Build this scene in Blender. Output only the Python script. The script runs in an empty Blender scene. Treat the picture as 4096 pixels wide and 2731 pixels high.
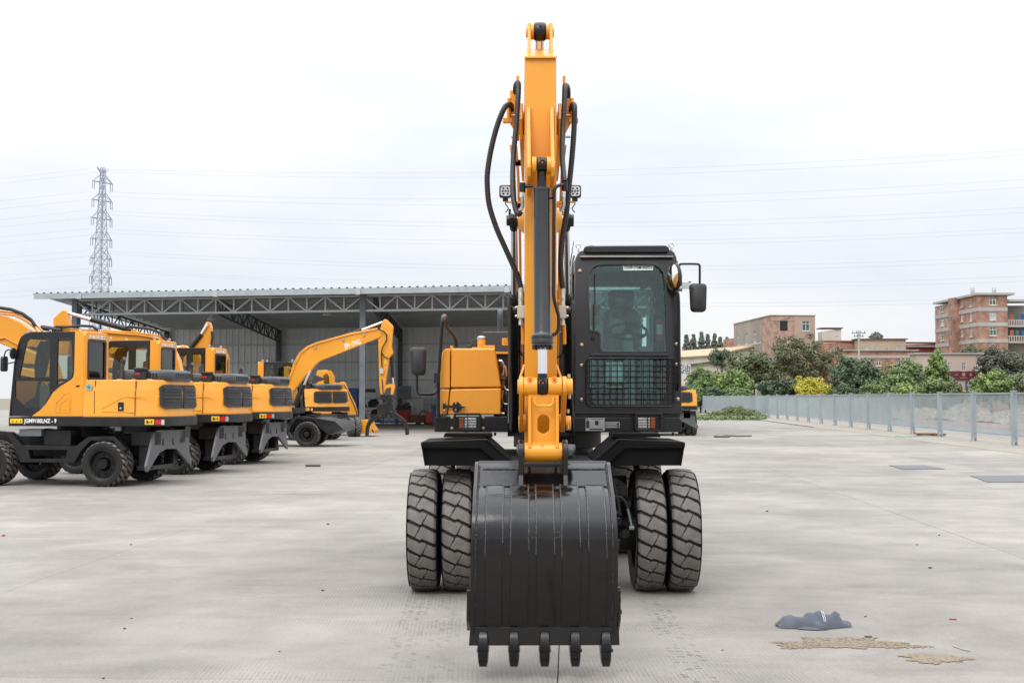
import bpy, bmesh, math, random
import numpy as np
from mathutils import Vector, Matrix, Euler
R = math.radians
random.seed(11)
rng = np.random.default_rng(7)
SC = bpy.context.scene
COL = SC.collection

# ---------------------------------------------------------------- camera
F_PX = 5000.0            # focal length in pixels of a 4096 x 2731 frame
CAM_H = 1.62
HORIZON = 1590.0
PITCH = math.atan((HORIZON - 1365.5) / F_PX)
cam_data = bpy.data.cameras.new('camera')
cam_data.sensor_width = 36.0
cam_data.lens = F_PX / 4096.0 * 36.0
cam_data.clip_start = 0.1
cam_data.clip_end = 5000
cam = bpy.data.objects.new('camera', cam_data)
cam.location = (0, 0, CAM_H)
cam.rotation_euler = (R(90) + PITCH, 0, 0)
COL.objects.link(cam)
SC.camera = cam

# ---------------------------------------------------------------- world: bright overcast
SUN_EL, SUN_AZ = R(48), R(200)     # behind the camera, a little to its left
world = bpy.data.worlds.new('World')
SC.world = world
world.use_nodes = True
wn, wl = world.node_tree.nodes, world.node_tree.links
wn.clear()
w_out = wn.new('ShaderNodeOutputWorld')
sky = wn.new('ShaderNodeTexSky'); sky.sky_type = 'NISHITA'; sky.sun_disc = False
sky.sun_elevation = SUN_EL; sky.sun_rotation = SUN_AZ
bg_sky = wn.new('ShaderNodeBackground'); bg_sky.inputs['Strength'].default_value = 0.12
wl.new(sky.outputs[0], bg_sky.inputs[0])
tc = wn.new('ShaderNodeTexCoord')
mp = wn.new('ShaderNodeMapping'); mp.inputs['Scale'].default_value = (1.0, 1.0, 3.2)
mp.inputs['Location'].default_value = (0.35, 0.0, 0.0)
wl.new(tc.outputs['Generated'], mp.inputs['Vector'])
nz = wn.new('ShaderNodeTexNoise'); nz.inputs['Scale'].default_value = 2.6
nz.inputs['Detail'].default_value = 5; nz.inputs['Roughness'].default_value = 0.52
nz.inputs['Distortion'].default_value = 0.25
wl.new(mp.outputs[0], nz.inputs['Vector'])
rp = wn.new('ShaderNodeValToRGB')
rp.color_ramp.elements[0].position = 0.34; rp.color_ramp.elements[0].color = (0.82, 0.865, 0.96, 1)
rp.color_ramp.elements[1].position = 0.60; rp.color_ramp.elements[1].color = (0.985, 0.99, 1.0, 1)
wl.new(nz.outputs['Fac'], rp.inputs[0])
bg_cloud = wn.new('ShaderNodeBackground')
sxyz = wn.new('ShaderNodeSeparateXYZ'); wl.new(tc.outputs['Generated'], sxyz.inputs[0])
zsq = wn.new('ShaderNodeMath'); zsq.operation = 'POWER'; zsq.inputs[1].default_value = 2.0; zsq.use_clamp = True
wl.new(sxyz.outputs['Z'], zsq.inputs[0])
cie = wn.new('ShaderNodeMapRange')           # overcast sky: about 4 times as bright overhead (sun behind thin cloud) as at the horizon
cie.inputs[1].default_value = 0.0; cie.inputs[2].default_value = 1.0; cie.inputs[3].default_value = 0.98; cie.inputs[4].default_value = 4.2
wl.new(zsq.outputs[0], cie.inputs[0]); wl.new(cie.outputs[0], bg_cloud.inputs['Strength'])
wl.new(rp.outputs[0], bg_cloud.inputs[0])
mixw = wn.new('ShaderNodeMixShader'); mixw.inputs[0].default_value = 0.92
wl.new(bg_sky.outputs[0], mixw.inputs[1]); wl.new(bg_cloud.outputs[0], mixw.inputs[2])
wl.new(mixw.outputs[0], w_out.inputs[0])

sun_data = bpy.data.lights.new('sun', 'SUN')
sun_data.energy = 1.3
sun_data.angle = R(24)
sun_data.color = (1.0, 0.965, 0.91)
sun = bpy.data.objects.new('sun', sun_data)
sun.rotation_euler = Vector((math.sin(SUN_AZ) * math.cos(SUN_EL), math.cos(SUN_AZ) * math.cos(SUN_EL), math.sin(SUN_EL))).to_track_quat('Z', 'Y').to_euler()
sun.location = (-10, -10, 30)
COL.objects.link(sun)

vs = SC.view_settings
vs.view_transform = 'Standard'; vs.look = 'None'; vs.gamma = 1.0; vs.use_curve_mapping = False
vs.exposure = 0.0
SC.render.engine = 'CYCLES'
cy = SC.cycles
cy.max_bounces = 6; cy.diffuse_bounces = 3; cy.glossy_bounces = 3; cy.transmission_bounces = 4
cy.transparent_max_bounces = 16; cy.caustics_reflective = False; cy.caustics_refractive = False
cy.use_denoising = True
cy.denoising_prefilter = 'ACCURATE'; cy.denoising_input_passes = 'RGB_ALBEDO_NORMAL'
cy.sample_clamp_indirect = 4.0

# ---------------------------------------------------------------- pixel + distance -> place
_cp, _sp = math.cos(PITCH), math.sin(PITCH)
def P(px, py, Y):
    u = (px - 2048.0) / F_PX; v = (1365.5 - py) / F_PX
    dy = _cp - _sp * v; dz = _sp + _cp * v
    k = Y / dy
    return Vector((u * k, Y, CAM_H + dz * k))
def G(px, py):
    """the point of the ground seen at a pixel"""
    u = (px - 2048.0) / F_PX; v = (1365.5 - py) / F_PX
    dy = _cp - _sp * v; dz = _sp + _cp * v
    k = -CAM_H / dz
    return Vector((u * k, dy * k, 0))

# ---------------------------------------------------------------- materials
def nodes_of(name):
    m = bpy.data.materials.new(name); m.use_nodes = True
    n, l = m.node_tree.nodes, m.node_tree.links
    return m, n, l, n['Principled BSDF']
def mat(name, col, rough=0.5, metal=0.0, var=0.12, vscale=3.0, bump=0.0, bscale=40.0, coat=0.0, spec=0.5, rvar=0.12, dust=0.0, dustcol=(0.36, 0.33, 0.29)):
    m, n, l, b = nodes_of(name)
    tcn = n.new('ShaderNodeTexCoord')
    t = n.new('ShaderNodeTexNoise'); t.inputs['Scale'].default_value = vscale; t.inputs['Detail'].default_value = 6
    l.new(tcn.outputs['Object'], t.inputs['Vector'])
    r = n.new('ShaderNodeValToRGB')
    c = Vector(col)
    r.color_ramp.elements[0].position = 0.3; r.color_ramp.elements[1].position = 0.72
    r.color_ramp.elements[0].color = (*[max(0, x * (1 - var)) for x in c], 1)
    r.color_ramp.elements[1].color = (*[min(1, x * (1 + var)) for x in c], 1)
    l.new(t.outputs['Fac'], r.inputs[0])
    colout = r.outputs[0]
    if dust > 0:
        t3 = n.new('ShaderNodeTexNoise'); t3.inputs['Scale'].default_value = 5.5; t3.inputs['Detail'].default_value = 8; t3.inputs['Roughness'].default_value = 0.7
        l.new(tcn.outputs['Object'], t3.inputs['Vector'])
        r3 = n.new('ShaderNodeValToRGB')
        r3.color_ramp.elements[0].position = 0.45; r3.color_ramp.elements[0].color = (0, 0, 0, 1)
        r3.color_ramp.elements[1].position = 0.8; r3.color_ramp.elements[1].color = (dust, dust, dust, 1)
        l.new(t3.outputs['Fac'], r3.inputs[0])
        mx = n.new('ShaderNodeMix'); mx.data_type = 'RGBA'
        l.new(r3.outputs[0], mx.inputs[0]); l.new(colout, mx.inputs[6]); mx.inputs[7].default_value = (*dustcol, 1)
        colout = mx.outputs[2]
    l.new(colout, b.inputs['Base Color'])
    b.inputs['Metallic'].default_value = metal
    b.inputs['Specular IOR Level'].default_value = spec
    if rvar > 0:
        mr = n.new('ShaderNodeMapRange'); l.new(t.outputs['Fac'], mr.inputs[0])
        mr.inputs[1].default_value = 0.3; mr.inputs[2].default_value = 0.7
        mr.inputs[3].default_value = max(0.02, rough - rvar); mr.inputs[4].default_value = min(1, rough + rvar)
        l.new(mr.outputs[0], b.inputs['Roughness'])
    else:
        b.inputs['Roughness'].default_value = rough
    if coat: b.inputs['Coat Weight'].default_value = coat; b.inputs['Coat Roughness'].default_value = 0.12
    if bump:
        t2 = n.new('ShaderNodeTexNoise'); t2.inputs['Scale'].default_value = bscale; t2.inputs['Detail'].default_value = 4
        l.new(tcn.outputs['Object'], t2.inputs['Vector'])
        bp = n.new('ShaderNodeBump'); bp.inputs['Strength'].default_value = bump; bp.inputs['Distance'].default_value = 0.01
        l.new(t2.outputs['Fac'], bp.inputs['Height']); l.new(bp.outputs[0], b.inputs['Normal'])
    return m
def glass(name, tint, refl_rough=0.03, refl=1.0):
    m, n, l, b = nodes_of(name)
    n.remove(b)
    out = n['Material Output']
    tr = n.new('ShaderNodeBsdfTransparent'); tr.inputs[0].default_value = (*tint, 1)
    gl = n.new('ShaderNodeBsdfGlossy'); gl.inputs['Roughness'].default_value = refl_rough
    gl.inputs[0].default_value = (refl, refl, refl, 1)
    fr = n.new('ShaderNodeFresnel'); fr.inputs[0].default_value = 1.5
    mx = n.new('ShaderNodeMixShader')
    l.new(fr.outputs[0], mx.inputs[0]); l.new(tr.outputs[0], mx.inputs[1]); l.new(gl.outputs[0], mx.inputs[2])
    l.new(mx.outputs[0], out.inputs[0])
    return m
def emis(name, col, s):
    m, n, l, b = nodes_of(name)
    b.inputs['Emission Color'].default_value = (*col, 1); b.inputs['Emission Strength'].default_value = s
    b.inputs['Base Color'].default_value = (*col, 1)
    return m

M = {}
M['orange'] = mat('orange_paint', (0.76, 0.30, 0.011), 0.33, var=0.06, vscale=1.6, bump=0.03, bscale=90, coat=0.3, rvar=0.08, dust=0.10, dustcol=(0.50, 0.33, 0.14))
M['orange_bg'] = mat('orange_paint_dusty', (0.76, 0.305, 0.014), 0.40, var=0.07, vscale=1.2, coat=0.15, rvar=0.08, dust=0.16, dustcol=(0.52, 0.36, 0.18))
M['orange_dull'] = mat('orange_worn', (0.62, 0.27, 0.05), 0.55, var=0.2, vscale=5)
M['black'] = mat('black_paint', (0.006, 0.006, 0.0065), 0.30, spec=0.42, var=0.3, vscale=4, bump=0.02, bscale=150, rvar=0.1)
M['black_bg'] = mat('black_paint_dusty', (0.009, 0.009, 0.0095), 0.42, spec=0.4, var=0.3, vscale=4, dust=0.06, dustcol=(0.2, 0.19, 0.18))
M['fender'] = mat('fender_black', (0.006, 0.006, 0.0062), 0.6, spec=0.10, var=0.3, vscale=5)
M['chassis'] = mat('chassis_black', (0.006, 0.006, 0.006), 0.5, spec=0.3, var=0.4, vscale=6, dust=0.10, dustcol=(0.16, 0.14, 0.12))
M['bucket'] = mat('bucket_black_enamel', (0.005, 0.005, 0.006), 0.14, var=0.4, vscale=5, bump=0.05, bscale=22, rvar=0.05, spec=0.5)
M['weld'] = mat('weld_bead', (0.03, 0.03, 0.032), 0.35, var=0.5, vscale=60, bump=0.8, bscale=90, spec=0.8)
M['plastic'] = mat('black_plastic', (0.016, 0.016, 0.017), 0.5, var=0.15, vscale=8, bump=0.06, bscale=300)
M['hood'] = mat('dark_grey_hood', (0.045, 0.046, 0.050), 0.38, var=0.12, vscale=3)
M['cabpaint'] = mat('cab_charcoal', (0.013, 0.0125, 0.014), 0.28, var=0.12, vscale=3, rvar=0.06)
M['rubberhose'] = mat('hose_rubber', (0.012, 0.012, 0.013), 0.5, var=0.2, vscale=20)
M['chrome'] = mat('chrome_rod', (0.78, 0.78, 0.80), 0.17, metal=1.0, var=0.05, rvar=0.05)
M['zinc'] = mat('zinc_fitting', (0.62, 0.61, 0.58), 0.38, metal=0.85, var=0.2, vscale=40)
M['brass'] = mat('yellow_zinc_bolt', (0.55, 0.45, 0.27), 0.35, metal=0.8, var=0.2, vscale=60)
M['steel'] = mat('galvanised_steel', (0.42, 0.44, 0.45), 0.5, metal=0.35, var=0.12, vscale=2)
M['steel_dark'] = mat('painted_steel_grey', (0.13, 0.145, 0.16), 0.55, var=0.15, vscale=2)
M['tread'] = mat('dusty_tyre_tread', (0.15, 0.139, 0.127), 0.8, var=0.22, vscale=14, bump=0.15, bscale=160, spec=0.3, rvar=0.06, dust=0.35, dustcol=(0.2, 0.18, 0.16))
M['rubber'] = mat('tyre_rubber', (0.009, 0.009, 0.0095), 0.6, var=0.25, vscale=9, spec=0.4, dust=0.1, dustcol=(0.12, 0.11, 0.1))
M['red'] = mat('red_plastic', (0.55, 0.02, 0.015), 0.4)
M['redpaint'] = mat('red_cabinet_paint', (0.45, 0.025, 0.02), 0.45, var=0.15)
M['bluepaint'] = mat('blue_rack_paint', (0.03, 0.08, 0.30), 0.5, var=0.2)
M['white'] = mat('white_print', (0.78, 0.78, 0.76), 0.5, var=0.04)
M['label_orange'] = mat('label_orange', (0.80, 0.36, 0.05), 0.45, var=0.03)
M['yellow'] = mat('label_yellow', (0.80, 0.50, 0.03), 0.45, var=0.04)
M['plate'] = mat('metal_plate', (0.46, 0.46, 0.46), 0.35, metal=0.5, var=0.08)
M['ink'] = mat('black_ink', (0.012, 0.012, 0.012), 0.5, var=0.1)
M['lens'] = mat('lamp_lens', (0.62, 0.64, 0.65), 0.12, metal=0.45, var=0.35, vscale=55, rvar=0.05)
M['lens_orange'] = mat('indicator_orange', (0.62, 0.12, 0.01), 0.2, var=0.2, vscale=40)
M['lens_red'] = mat('lamp_red', (0.55, 0.02, 0.015), 0.2, var=0.2, vscale=40)
M['mirror'] = mat('mirror_glass', (0.85, 0.87, 0.88), 0.02, metal=1.0, var=0.01, rvar=0.0)
M['glass_cab'] = glass('cab_glass', (0.74, 0.89, 0.87))
M['glass_bg'] = glass('cab_glass_smoked', (0.80, 0.84, 0.80))
M['plasticfilm'] = mat('clear_film_wrap', (0.50, 0.54, 0.54), 0.2, var=0.25, vscale=9, bump=0.6, bscale=14)
M['seat'] = mat('wrapped_seat', (0.15, 0.165, 0.165), 0.25, var=0.35, vscale=9, bump=0.9, bscale=11, coat=0.6)
M['interior'] = mat('cab_interior', (0.26, 0.265, 0.265), 0.7, var=0.2)

# ---------------------------------------------------------------- mesh builder
class MB:
    def __init__(self):
        self.v = []; self.f = []; self.m = []
    def add(self, vs_, fs, mi=0):
        o = len(self.v)
        self.v += [tuple(x) for x in vs_]
        for f in fs:
            self.f.append([i + o for i in f]); self.m.append(mi)
        return self
    def box(self, x0, x1, y0, y1, z0, z1, mi=0):
        v = [(x, y, z) for x in (x0, x1) for y in (y0, y1) for z in (z0, z1)]
        return self.add(v, [(0, 1, 3, 2), (4, 6, 7, 5), (0, 4, 5, 1), (2, 3, 7, 6), (0, 2, 6, 4), (1, 5, 7, 3)], mi)
    def obox(self, c, size, mtx, mi=0):
        c = Vector(c); hx, hy, hz = [s / 2 for s in size]
        v = [c + mtx @ Vector((x, y, z)) for x in (-hx, hx) for y in (-hy, hy) for z in (-hz, hz)]
        return self.add(v, [(0, 1, 3, 2), (4, 6, 7, 5), (0, 4, 5, 1), (2, 3, 7, 6), (0, 2, 6, 4), (1, 5, 7, 3)], mi)
    def bar(self, p0, p1, w, d=None, up=(0, 0, 1), mi=0):
        p0, p1 = Vector(p0), Vector(p1); d = d or w
        z = (p1 - p0); L = z.length; z.normalize()
        u = Vector(up)
        if abs(z.dot(u)) > 0.98: u = Vector((1, 0, 0))
        x = u.cross(z).normalized(); y = z.cross(x)
        mt = Matrix((x, y, z)).transposed()
        return self.obox((p0 + p1) / 2, (w, d, L), mt, mi)
    def prism(self, pts, lo, hi, fn, mi=0):
        """2-D outline pushed from w=lo to w=hi; fn(u, v, w) -> 3-D"""
        n = len(pts)
        v = [fn(u, q, lo) for u, q in pts] + [fn(u, q, hi) for u, q in pts]
        fs = [list(range(n))[::-1], list(range(n, 2 * n))]
        fs += [(i, (i + 1) % n, n + (i + 1) % n, n + i) for i in range(n)]
        return self.add(v, fs, mi)
    def panel(self, outer, holes, lo, hi, fn, mi=0):
        """like prism, with holes"""
        bm = bmesh.new()
        loops = [outer] + list(holes); es = []; idx = []
        for lp in loops:
            vv = [bm.verts.new((p[0], p[1], 0)) for p in lp]
            idx.append(vv)
            for i in range(len(vv)):
                es.append(bm.edges.new((vv[i], vv[(i + 1) % len(vv)])))
        bmesh.ops.triangle_fill(bm, edges=es, use_beauty=True, use_dissolve=False, normal=(0, 0, 1))
        bm.verts.index_update()
        flat = [(v.co.x, v.co.y) for v in bm.verts]
        tris = [[v.index for v in f.verts] for f in bm.faces]
        lid = [[v.index for v in vv] for vv in idx]
        bm.free()
        N = len(flat)
        v = [fn(a, b, lo) for a, b in flat] + [fn(a, b, hi) for a, b in flat]
        fs = [t[::-1] for t in tris] + [[i + N for i in t] for t in tris]
        for lp in lid:
            k = len(lp)
            for i in range(k):
                a, b = lp[i], lp[(i + 1) % k]
                fs.append((a, b, b + N, a + N))
        return self.add(v, fs, mi)
    def cyl(self, p0, p1, r0, r1=None, n=16, mi=0, cap=True):
        r1 = r0 if r1 is None else r1
        p0, p1 = Vector(p0), Vector(p1)
        z = (p1 - p0).normalized()
        u = Vector((0, 0, 1)) if abs(z.z) < 0.9 else Vector((1, 0, 0))
        x = u.cross(z).normalized(); y = z.cross(x)
        v = []
        for p, r in ((p0, r0), (p1, r1)):
            for i in range(n):
                a = 2 * math.pi * i / n
                v.append(p + x * (r * math.cos(a)) + y * (r * math.sin(a)))
        fs = [(i, (i + 1) % n, n + (i + 1) % n, n + i) for i in range(n)]
        if cap: fs += [list(range(n))[::-1], list(range(n, 2 * n))]
        return self.add(v, fs, mi)
    def tube(self, pts, r, n=8, mi=0, closed=False, cap=True):
        pts = [Vector(p) for p in pts]; k = len(pts)
        rs = [r] * k if not isinstance(r, (list, tuple)) else r
        T = []
        for i in range(k):
            a = pts[(i - 1) % k] if (closed or i > 0) else pts[0]
            b = pts[(i + 1) % k] if (closed or i < k - 1) else pts[-1]
            d = b - a
            T.append(d.normalized() if d.length > 1e-9 else Vector((0, 0, 1)))
        u = Vector((0, 0, 1)) if abs(T[0].z) < 0.9 else Vector((1, 0, 0))
        x = (u - T[0] * u.dot(T[0])).normalized()
        v = []
        for i in range(k):
            x = (x - T[i] * x.dot(T[i])).normalized(); y = T[i].cross(x)
            for j in range(n):
                a = 2 * math.pi * j / n
                v.append(pts[i] + (x * math.cos(a) + y * math.sin(a)) * rs[i])
        fs = []
        for i in range(k if closed else k - 1):
            i2 = (i + 1) % k
            for j in range(n):
                j2 = (j + 1) % n
                fs.append((i * n + j, i * n + j2, i2 * n + j2, i2 * n + j))
        if cap and not closed:
            fs += [list(range(n))[::-1], list(range((k - 1) * n, k * n))]
        return self.add(v, fs, mi)
    def lathe(self, o, axis, prof, n=24, mi=0, cap=True):
        o = Vector(o); z = Vector(axis).normalized()
        u = Vector((0, 0, 1)) if abs(z.z) < 0.9 else Vector((1, 0, 0))
        x = u.cross(z).normalized(); y = z.cross(x)
        v = []
        for r, t in prof:
            for i in range(n):
                a = 2 * math.pi * i / n
                v.append(o + z * t + x * (r * math.cos(a)) + y * (r * math.sin(a)))
        fs = []
        for k in range(len(prof) - 1):
            for i in range(n):
                j = (i + 1) % n
                fs.append((k * n + i, k * n + j, (k + 1) * n + j, (k + 1) * n + i))
        if cap: fs += [list(range(n))[::-1], list(range((len(prof) - 1) * n, len(prof) * n))]
        return self.add(v, fs, mi)
    def loft(self, rings, mi=0, cap=True, closed=True):
        n = len(rings[0]); v = [p for r in rings for p in r]; fs = []
        for k in range(len(rings) - 1):
            for i in range(n if closed else n - 1):
                j = (i + 1) % n
                fs.append((k * n + i, k * n + j, (k + 1) * n + j, (k + 1) * n + i))
        if cap and closed: fs += [list(range(n))[::-1], list(range((len(rings) - 1) * n, len(rings) * n))]
        return self.add(v, fs, mi)
    def ball(self, c, r, n=10, mi=0):
        c = Vector(c); r = (r, r, r) if not isinstance(r, (tuple, list)) else r
        rings = []
        for k in range(n // 2 + 1):
            a = math.pi * k / (n // 2); s = max(1e-3, math.sin(a))
            rings.append([c + Vector((r[0] * s * math.cos(2 * math.pi * i / n), r[1] * s * math.sin(2 * math.pi * i / n), -r[2] * math.cos(a))) for i in range(n)])
        return self.loft(rings, mi)
    def mesh(self, name, mats, smooth=35):
        me = bpy.data.meshes.new(name)
        me.from_pydata(self.v, [], self.f)
        for m_ in (mats if isinstance(mats, (list, tuple)) else [mats]):
            me.materials.append(M[m_] if isinstance(m_, str) else m_)
        if any(self.m): me.polygons.foreach_set('material_index', self.m)
        bm = bmesh.new(); bm.from_mesh(me)
        bmesh.ops.recalc_face_normals(bm, faces=bm.faces)
        bm.to_mesh(me); bm.free()
        if smooth:
            me.shade_smooth(); me.set_sharp_from_angle(angle=R(smooth))
        me.update()
        return me
    def pieces(self, tol=0.003):
        """the separate pieces of this mesh; pieces whose boxes touch stay together"""
        par = list(range(len(self.v)))
        def find(a):
            while par[a] != a:
                par[a] = par[par[a]]; a = par[a]
            return a
        for f in self.f:
            r0 = find(f[0])
            for k in f[1:]: par[find(k)] = r0
        V = np.array(self.v); root = np.array([find(i) for i in range(len(self.v))])
        ids = np.unique(root)
        if len(ids) < 2 or len(ids) > 400: return [self]
        bl = np.array([V[root == i].min(0) - tol for i in ids]); bh = np.array([V[root == i].max(0) + tol for i in ids])
        g = list(range(len(ids)))
        def fg(a):
            while g[a] != a: a = g[a]
            return a
        for i in range(len(ids)):
            for j in range(i):
                if np.all(bl[i] <= bh[j]) and np.all(bl[j] <= bh[i]): g[fg(i)] = fg(j)
        grp = {int(ids[i]): fg(i) for i in range(len(ids))}
        out = {}
        for f, m_ in zip(self.f, self.m):
            q = out.setdefault(grp[int(root[f[0]])], (MB(), {}))
            ff = []
            for i in f:
                if i not in q[1]: q[1][i] = len(q[0].v); q[0].v.append(self.v[i])
                ff.append(q[1][i])
            q[0].f.append(ff); q[0].m.append(m_)
        return sorted([q[0] for q in out.values()], key=lambda q: -len(q.v))
    JOINED = {'print', 'weld_or_crevice_shade', 'diode', 'grip_strip', 'valve_fitting', 'steel_line', 'steering_gear', 'gland_bolt', 'notice_print', 'step_tread', 'plastic_wrap', 'side_lettering'}
    def build(self, name, mats, parent=None, smooth=35, bevel=0.0, world=False, seg=2, split=None):
        if split is None: split = parent is not None and name not in MB.JOINED
        if split:
            ps = self.pieces()
            if len(ps) > 1:
                return [p.build(name, mats, parent, smooth, bevel, world, seg, False) for p in ps][0]
        o = bpy.data.objects.new(name, self.mesh(name, mats, smooth))
        if name in MB.JOINED: o['kind'] = 'stuff'
        COL.objects.link(o)
        if parent is not None:
            o.parent = parent
            if world: o.matrix_parent_inverse = WM(parent).inverted()
        if bevel:
            b = o.modifiers.new('bevel', 'BEVEL'); b.width = bevel; b.segments = seg
            b.limit_method = 'ANGLE'; b.angle_limit = R(40); b.harden_normals = True
        return o
def WM(o):
    m = o.matrix_basis.copy()
    if o.parent is not None: m = WM(o.parent) @ o.matrix_parent_inverse @ m
    return m
def tag(o, label=None, cat=None, group=None, kind=None):
    if label: o['label'] = label
    if cat: o['category'] = cat
    if group: o['group'] = group
    if kind: o['kind'] = kind
    return o
def thing(name, label, cat, loc=(0, 0, 0), rotz=0.0, group=None, kind=None):
    o = bpy.data.objects.new(name, None); COL.objects.link(o)
    o.empty_display_size = 0.2
    o.location = loc; o.rotation_euler = (0, 0, rotz)
    return tag(o, label, cat, group, kind)
def copy_tree(o, parent=None, kids=None):
    kids = kids or KIDS()
    c = o.copy(); COL.objects.link(c)
    if parent is not None: c.parent = parent
    for ch in kids.get(o.name, []): copy_tree(ch, c, kids)
    return c
def KIDS():
    d = {}
    for o in COL.objects:
        if o.parent is not None: d.setdefault(o.parent.name, []).append(o)
    return d
def smoothpath(pts, sub=8, closed=False):
    pts = [Vector(p) for p in pts]; out = []; k = len(pts)
    for i in range(k if closed else k - 1):
        p0 = pts[(i - 1) % k] if (closed or i > 0) else pts[0] * 2 - pts[1]
        p1 = pts[i]; p2 = pts[(i + 1) % k]
        p3 = pts[(i + 2) % k] if (closed or i < k - 2) else pts[-1] * 2 - pts[-2]
        for s in range(sub):
            t = s / sub
            out.append(0.5 * ((2 * p1) + (p2 - p0) * t + (2 * p0 - 5 * p1 + 4 * p2 - p3) * t * t + (3 * p1 - p0 - 3 * p2 + p3) * t ** 3))
    if not closed: out.append(pts[-1])
    return out
def rrect(x0, y0, x1, y1, r, n=5):
    """rounded rectangle outline"""
    pts = []
    rr = r if isinstance(r, (tuple, list)) else (r, r, r, r)
    for (cx, cy, a0, q) in ((x1, y1, 0, rr[0]), (x0, y1, 90, rr[1]), (x0, y0, 180, rr[2]), (x1, y0, 270, rr[3])):
        sx = -1 if cx == max(x0, x1) else 1; sy = -1 if cy == max(y0, y1) else 1
        ccx = cx - q * (1 if a0 in (0, 270) else -1); ccy = cy - q * (1 if a0 in (0, 90) else -1)
        for i in range(n + 1):
            a = R(a0 + 90 * i / n)
            pts.append((ccx + q * math.cos(a), ccy + q * math.sin(a)))
    return pts
def resample(path, step):
    path = [Vector(p) for p in path]; out = [path[0]]; acc = 0.0
    for a, b in zip(path[:-1], path[1:]):
        L = (b - a).length
        if L < 1e-9: continue
        d = step - acc
        while d <= L:
            out.append(a.lerp(b, d / L)); d += step
        acc = L - (d - step)
    return out
def text_obj(body, size, mtx, material, parent=None, name='lettering', world=False, ext=0.001, bold=0.0, width=None, align='CENTER'):
    cu = bpy.data.curves.new(name, 'FONT'); cu.body = body; cu.size = size; cu.extrude = ext; cu.offset = bold
    cu.align_x = align; cu.align_y = 'CENTER'; cu.resolution_u = 3
    t = bpy.data.objects.new(name + '_tmp', cu); COL.objects.link(t)
    bpy.context.view_layer.update()
    dg = bpy.context.evaluated_depsgraph_get()
    me = bpy.data.meshes.new_from_object(t.evaluated_get(dg))
    bpy.data.objects.remove(t); bpy.data.curves.remove(cu)
    if width and len(me.vertices):
        xs = [v.co.x for v in me.vertices]; w = max(xs) - min(xs)
        k = width / w if w > 0 else 1
        for v in me.vertices: v.co.x *= k
    me.transform(mtx)
    me.materials.clear(); me.materials.append(M[material] if isinstance(material, str) else material)
    o = bpy.data.objects.new(name, me); COL.objects.link(o)
    if parent is not None:
        o.parent = parent
        if world: o.matrix_parent_inverse = WM(parent).inverted()
    return o
FACING = Matrix.Rotation(R(90), 4, 'X')         # text that reads when seen along +Y
# ================================================================= tyres
def tyre_mesh(name, Rr, W, N, kind, nu, nv=40, depth=0.018, mats=('tread', 'rubber')):
    """tyre about the X axis, tread blocks cut as real grooves"""
    prof = []
    hw = W / 2
    vs_ = np.linspace(-1, 1, nv)
    U = np.arange(nu) / nu * N
    uu, vv = np.meshgrid(U, vs_, indexing='ij')
    if kind == 'block':
        step = np.where(np.abs(vv) < 0.09, -0.9 * vv, -0.081 * np.sign(vv))
        g = 0.47 * vv + step
        d = (uu - g) % 1.0; d = np.minimum(d, 1 - d)
        wid = 0.095 + 0.035 * np.abs(vv)
        groove = np.clip((wid - d) / 0.03, 0, 1)
        q = (uu + 1.75 * vv) % 2.0; q = np.minimum(q, 2 - q)
        thin = np.clip((0.055 - q) / 0.03, 0, 1) * (np.abs(vv) < 0.47)
        groove = np.maximum(groove, thin * 0.8)
    else:
        g = 0.9 * np.abs(vv) + 0.12 * np.sin(vv * 6)
        d = (uu - g) % 1.0; d = np.minimum(d, 1 - d)
        groove = np.clip((0.21 - d) / 0.06, 0, 1)
    crown = Rr - 0.012 * vv ** 2 - 0.030 * np.clip(np.abs(vv) - 0.86, 0, 1) / 0.14
    rad = crown - depth * groove
    th = (U / N * 2 * np.pi)[:, None] * np.ones_like(vv)
    X = vv * hw
    verts = np.stack([X, rad * np.cos(th), rad * np.sin(th)], -1).reshape(-1, 3)
    idx = np.arange(nu * nv).reshape(nu, nv)
    i2 = np.roll(idx, -1, 0)
    quads = np.stack([idx[:, :-1], idx[:, 1:], i2[:, 1:], i2[:, :-1]], -1).reshape(-1, 4)
    gq = (groove[:, :-1] + groove[:, 1:] + np.roll(groove, -1, 0)[:, :-1] + np.roll(groove, -1, 0)[:, 1:]) / 4
    mi = (gq.reshape(-1) > 0.35).astype(int)
    V = verts.tolist(); Fq = quads.tolist(); MI = mi.tolist()
    # sidewalls
    side = [(1.04, 0.94), (1.09, 0.86), (1.07, 0.74), (0.98, 0.66), (0.86, 0.62)]
    k = 96
    for s in (-1, 1):
        base = len(V)
        rings = [(hw, Rr - 0.042 - depth * 0.4)] + [(hw * a, Rr * b) for a, b in side]
        for (xx, rr) in rings:
            for i in range(k):
                a = 2 * math.pi * i / k
                V.append((s * xx, rr * math.cos(a), rr * math.sin(a)))
        for j in range(len(rings) - 1):
            for i in range(k):
                n_ = (i + 1) % k
                Fq.append([base + j * k + i, base + j * k + n_, base + (j + 1) * k + n_, base + (j + 1) * k + i]); MI.append(1)
    me = bpy.data.meshes.new(name); me.from_pydata(V, [], Fq)
    for m_ in mats: me.materials.append(M[m_])
    me.polygons.foreach_set('material_index', MI)
    bm = bmesh.new(); bm.from_mesh(me); bmesh.ops.recalc_face_normals(bm, faces=bm.faces); bm.to_mesh(me); bm.free()
    me.shade_smooth(); me.set_sharp_from_angle(angle=R(30)); me.update()
    return me
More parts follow.
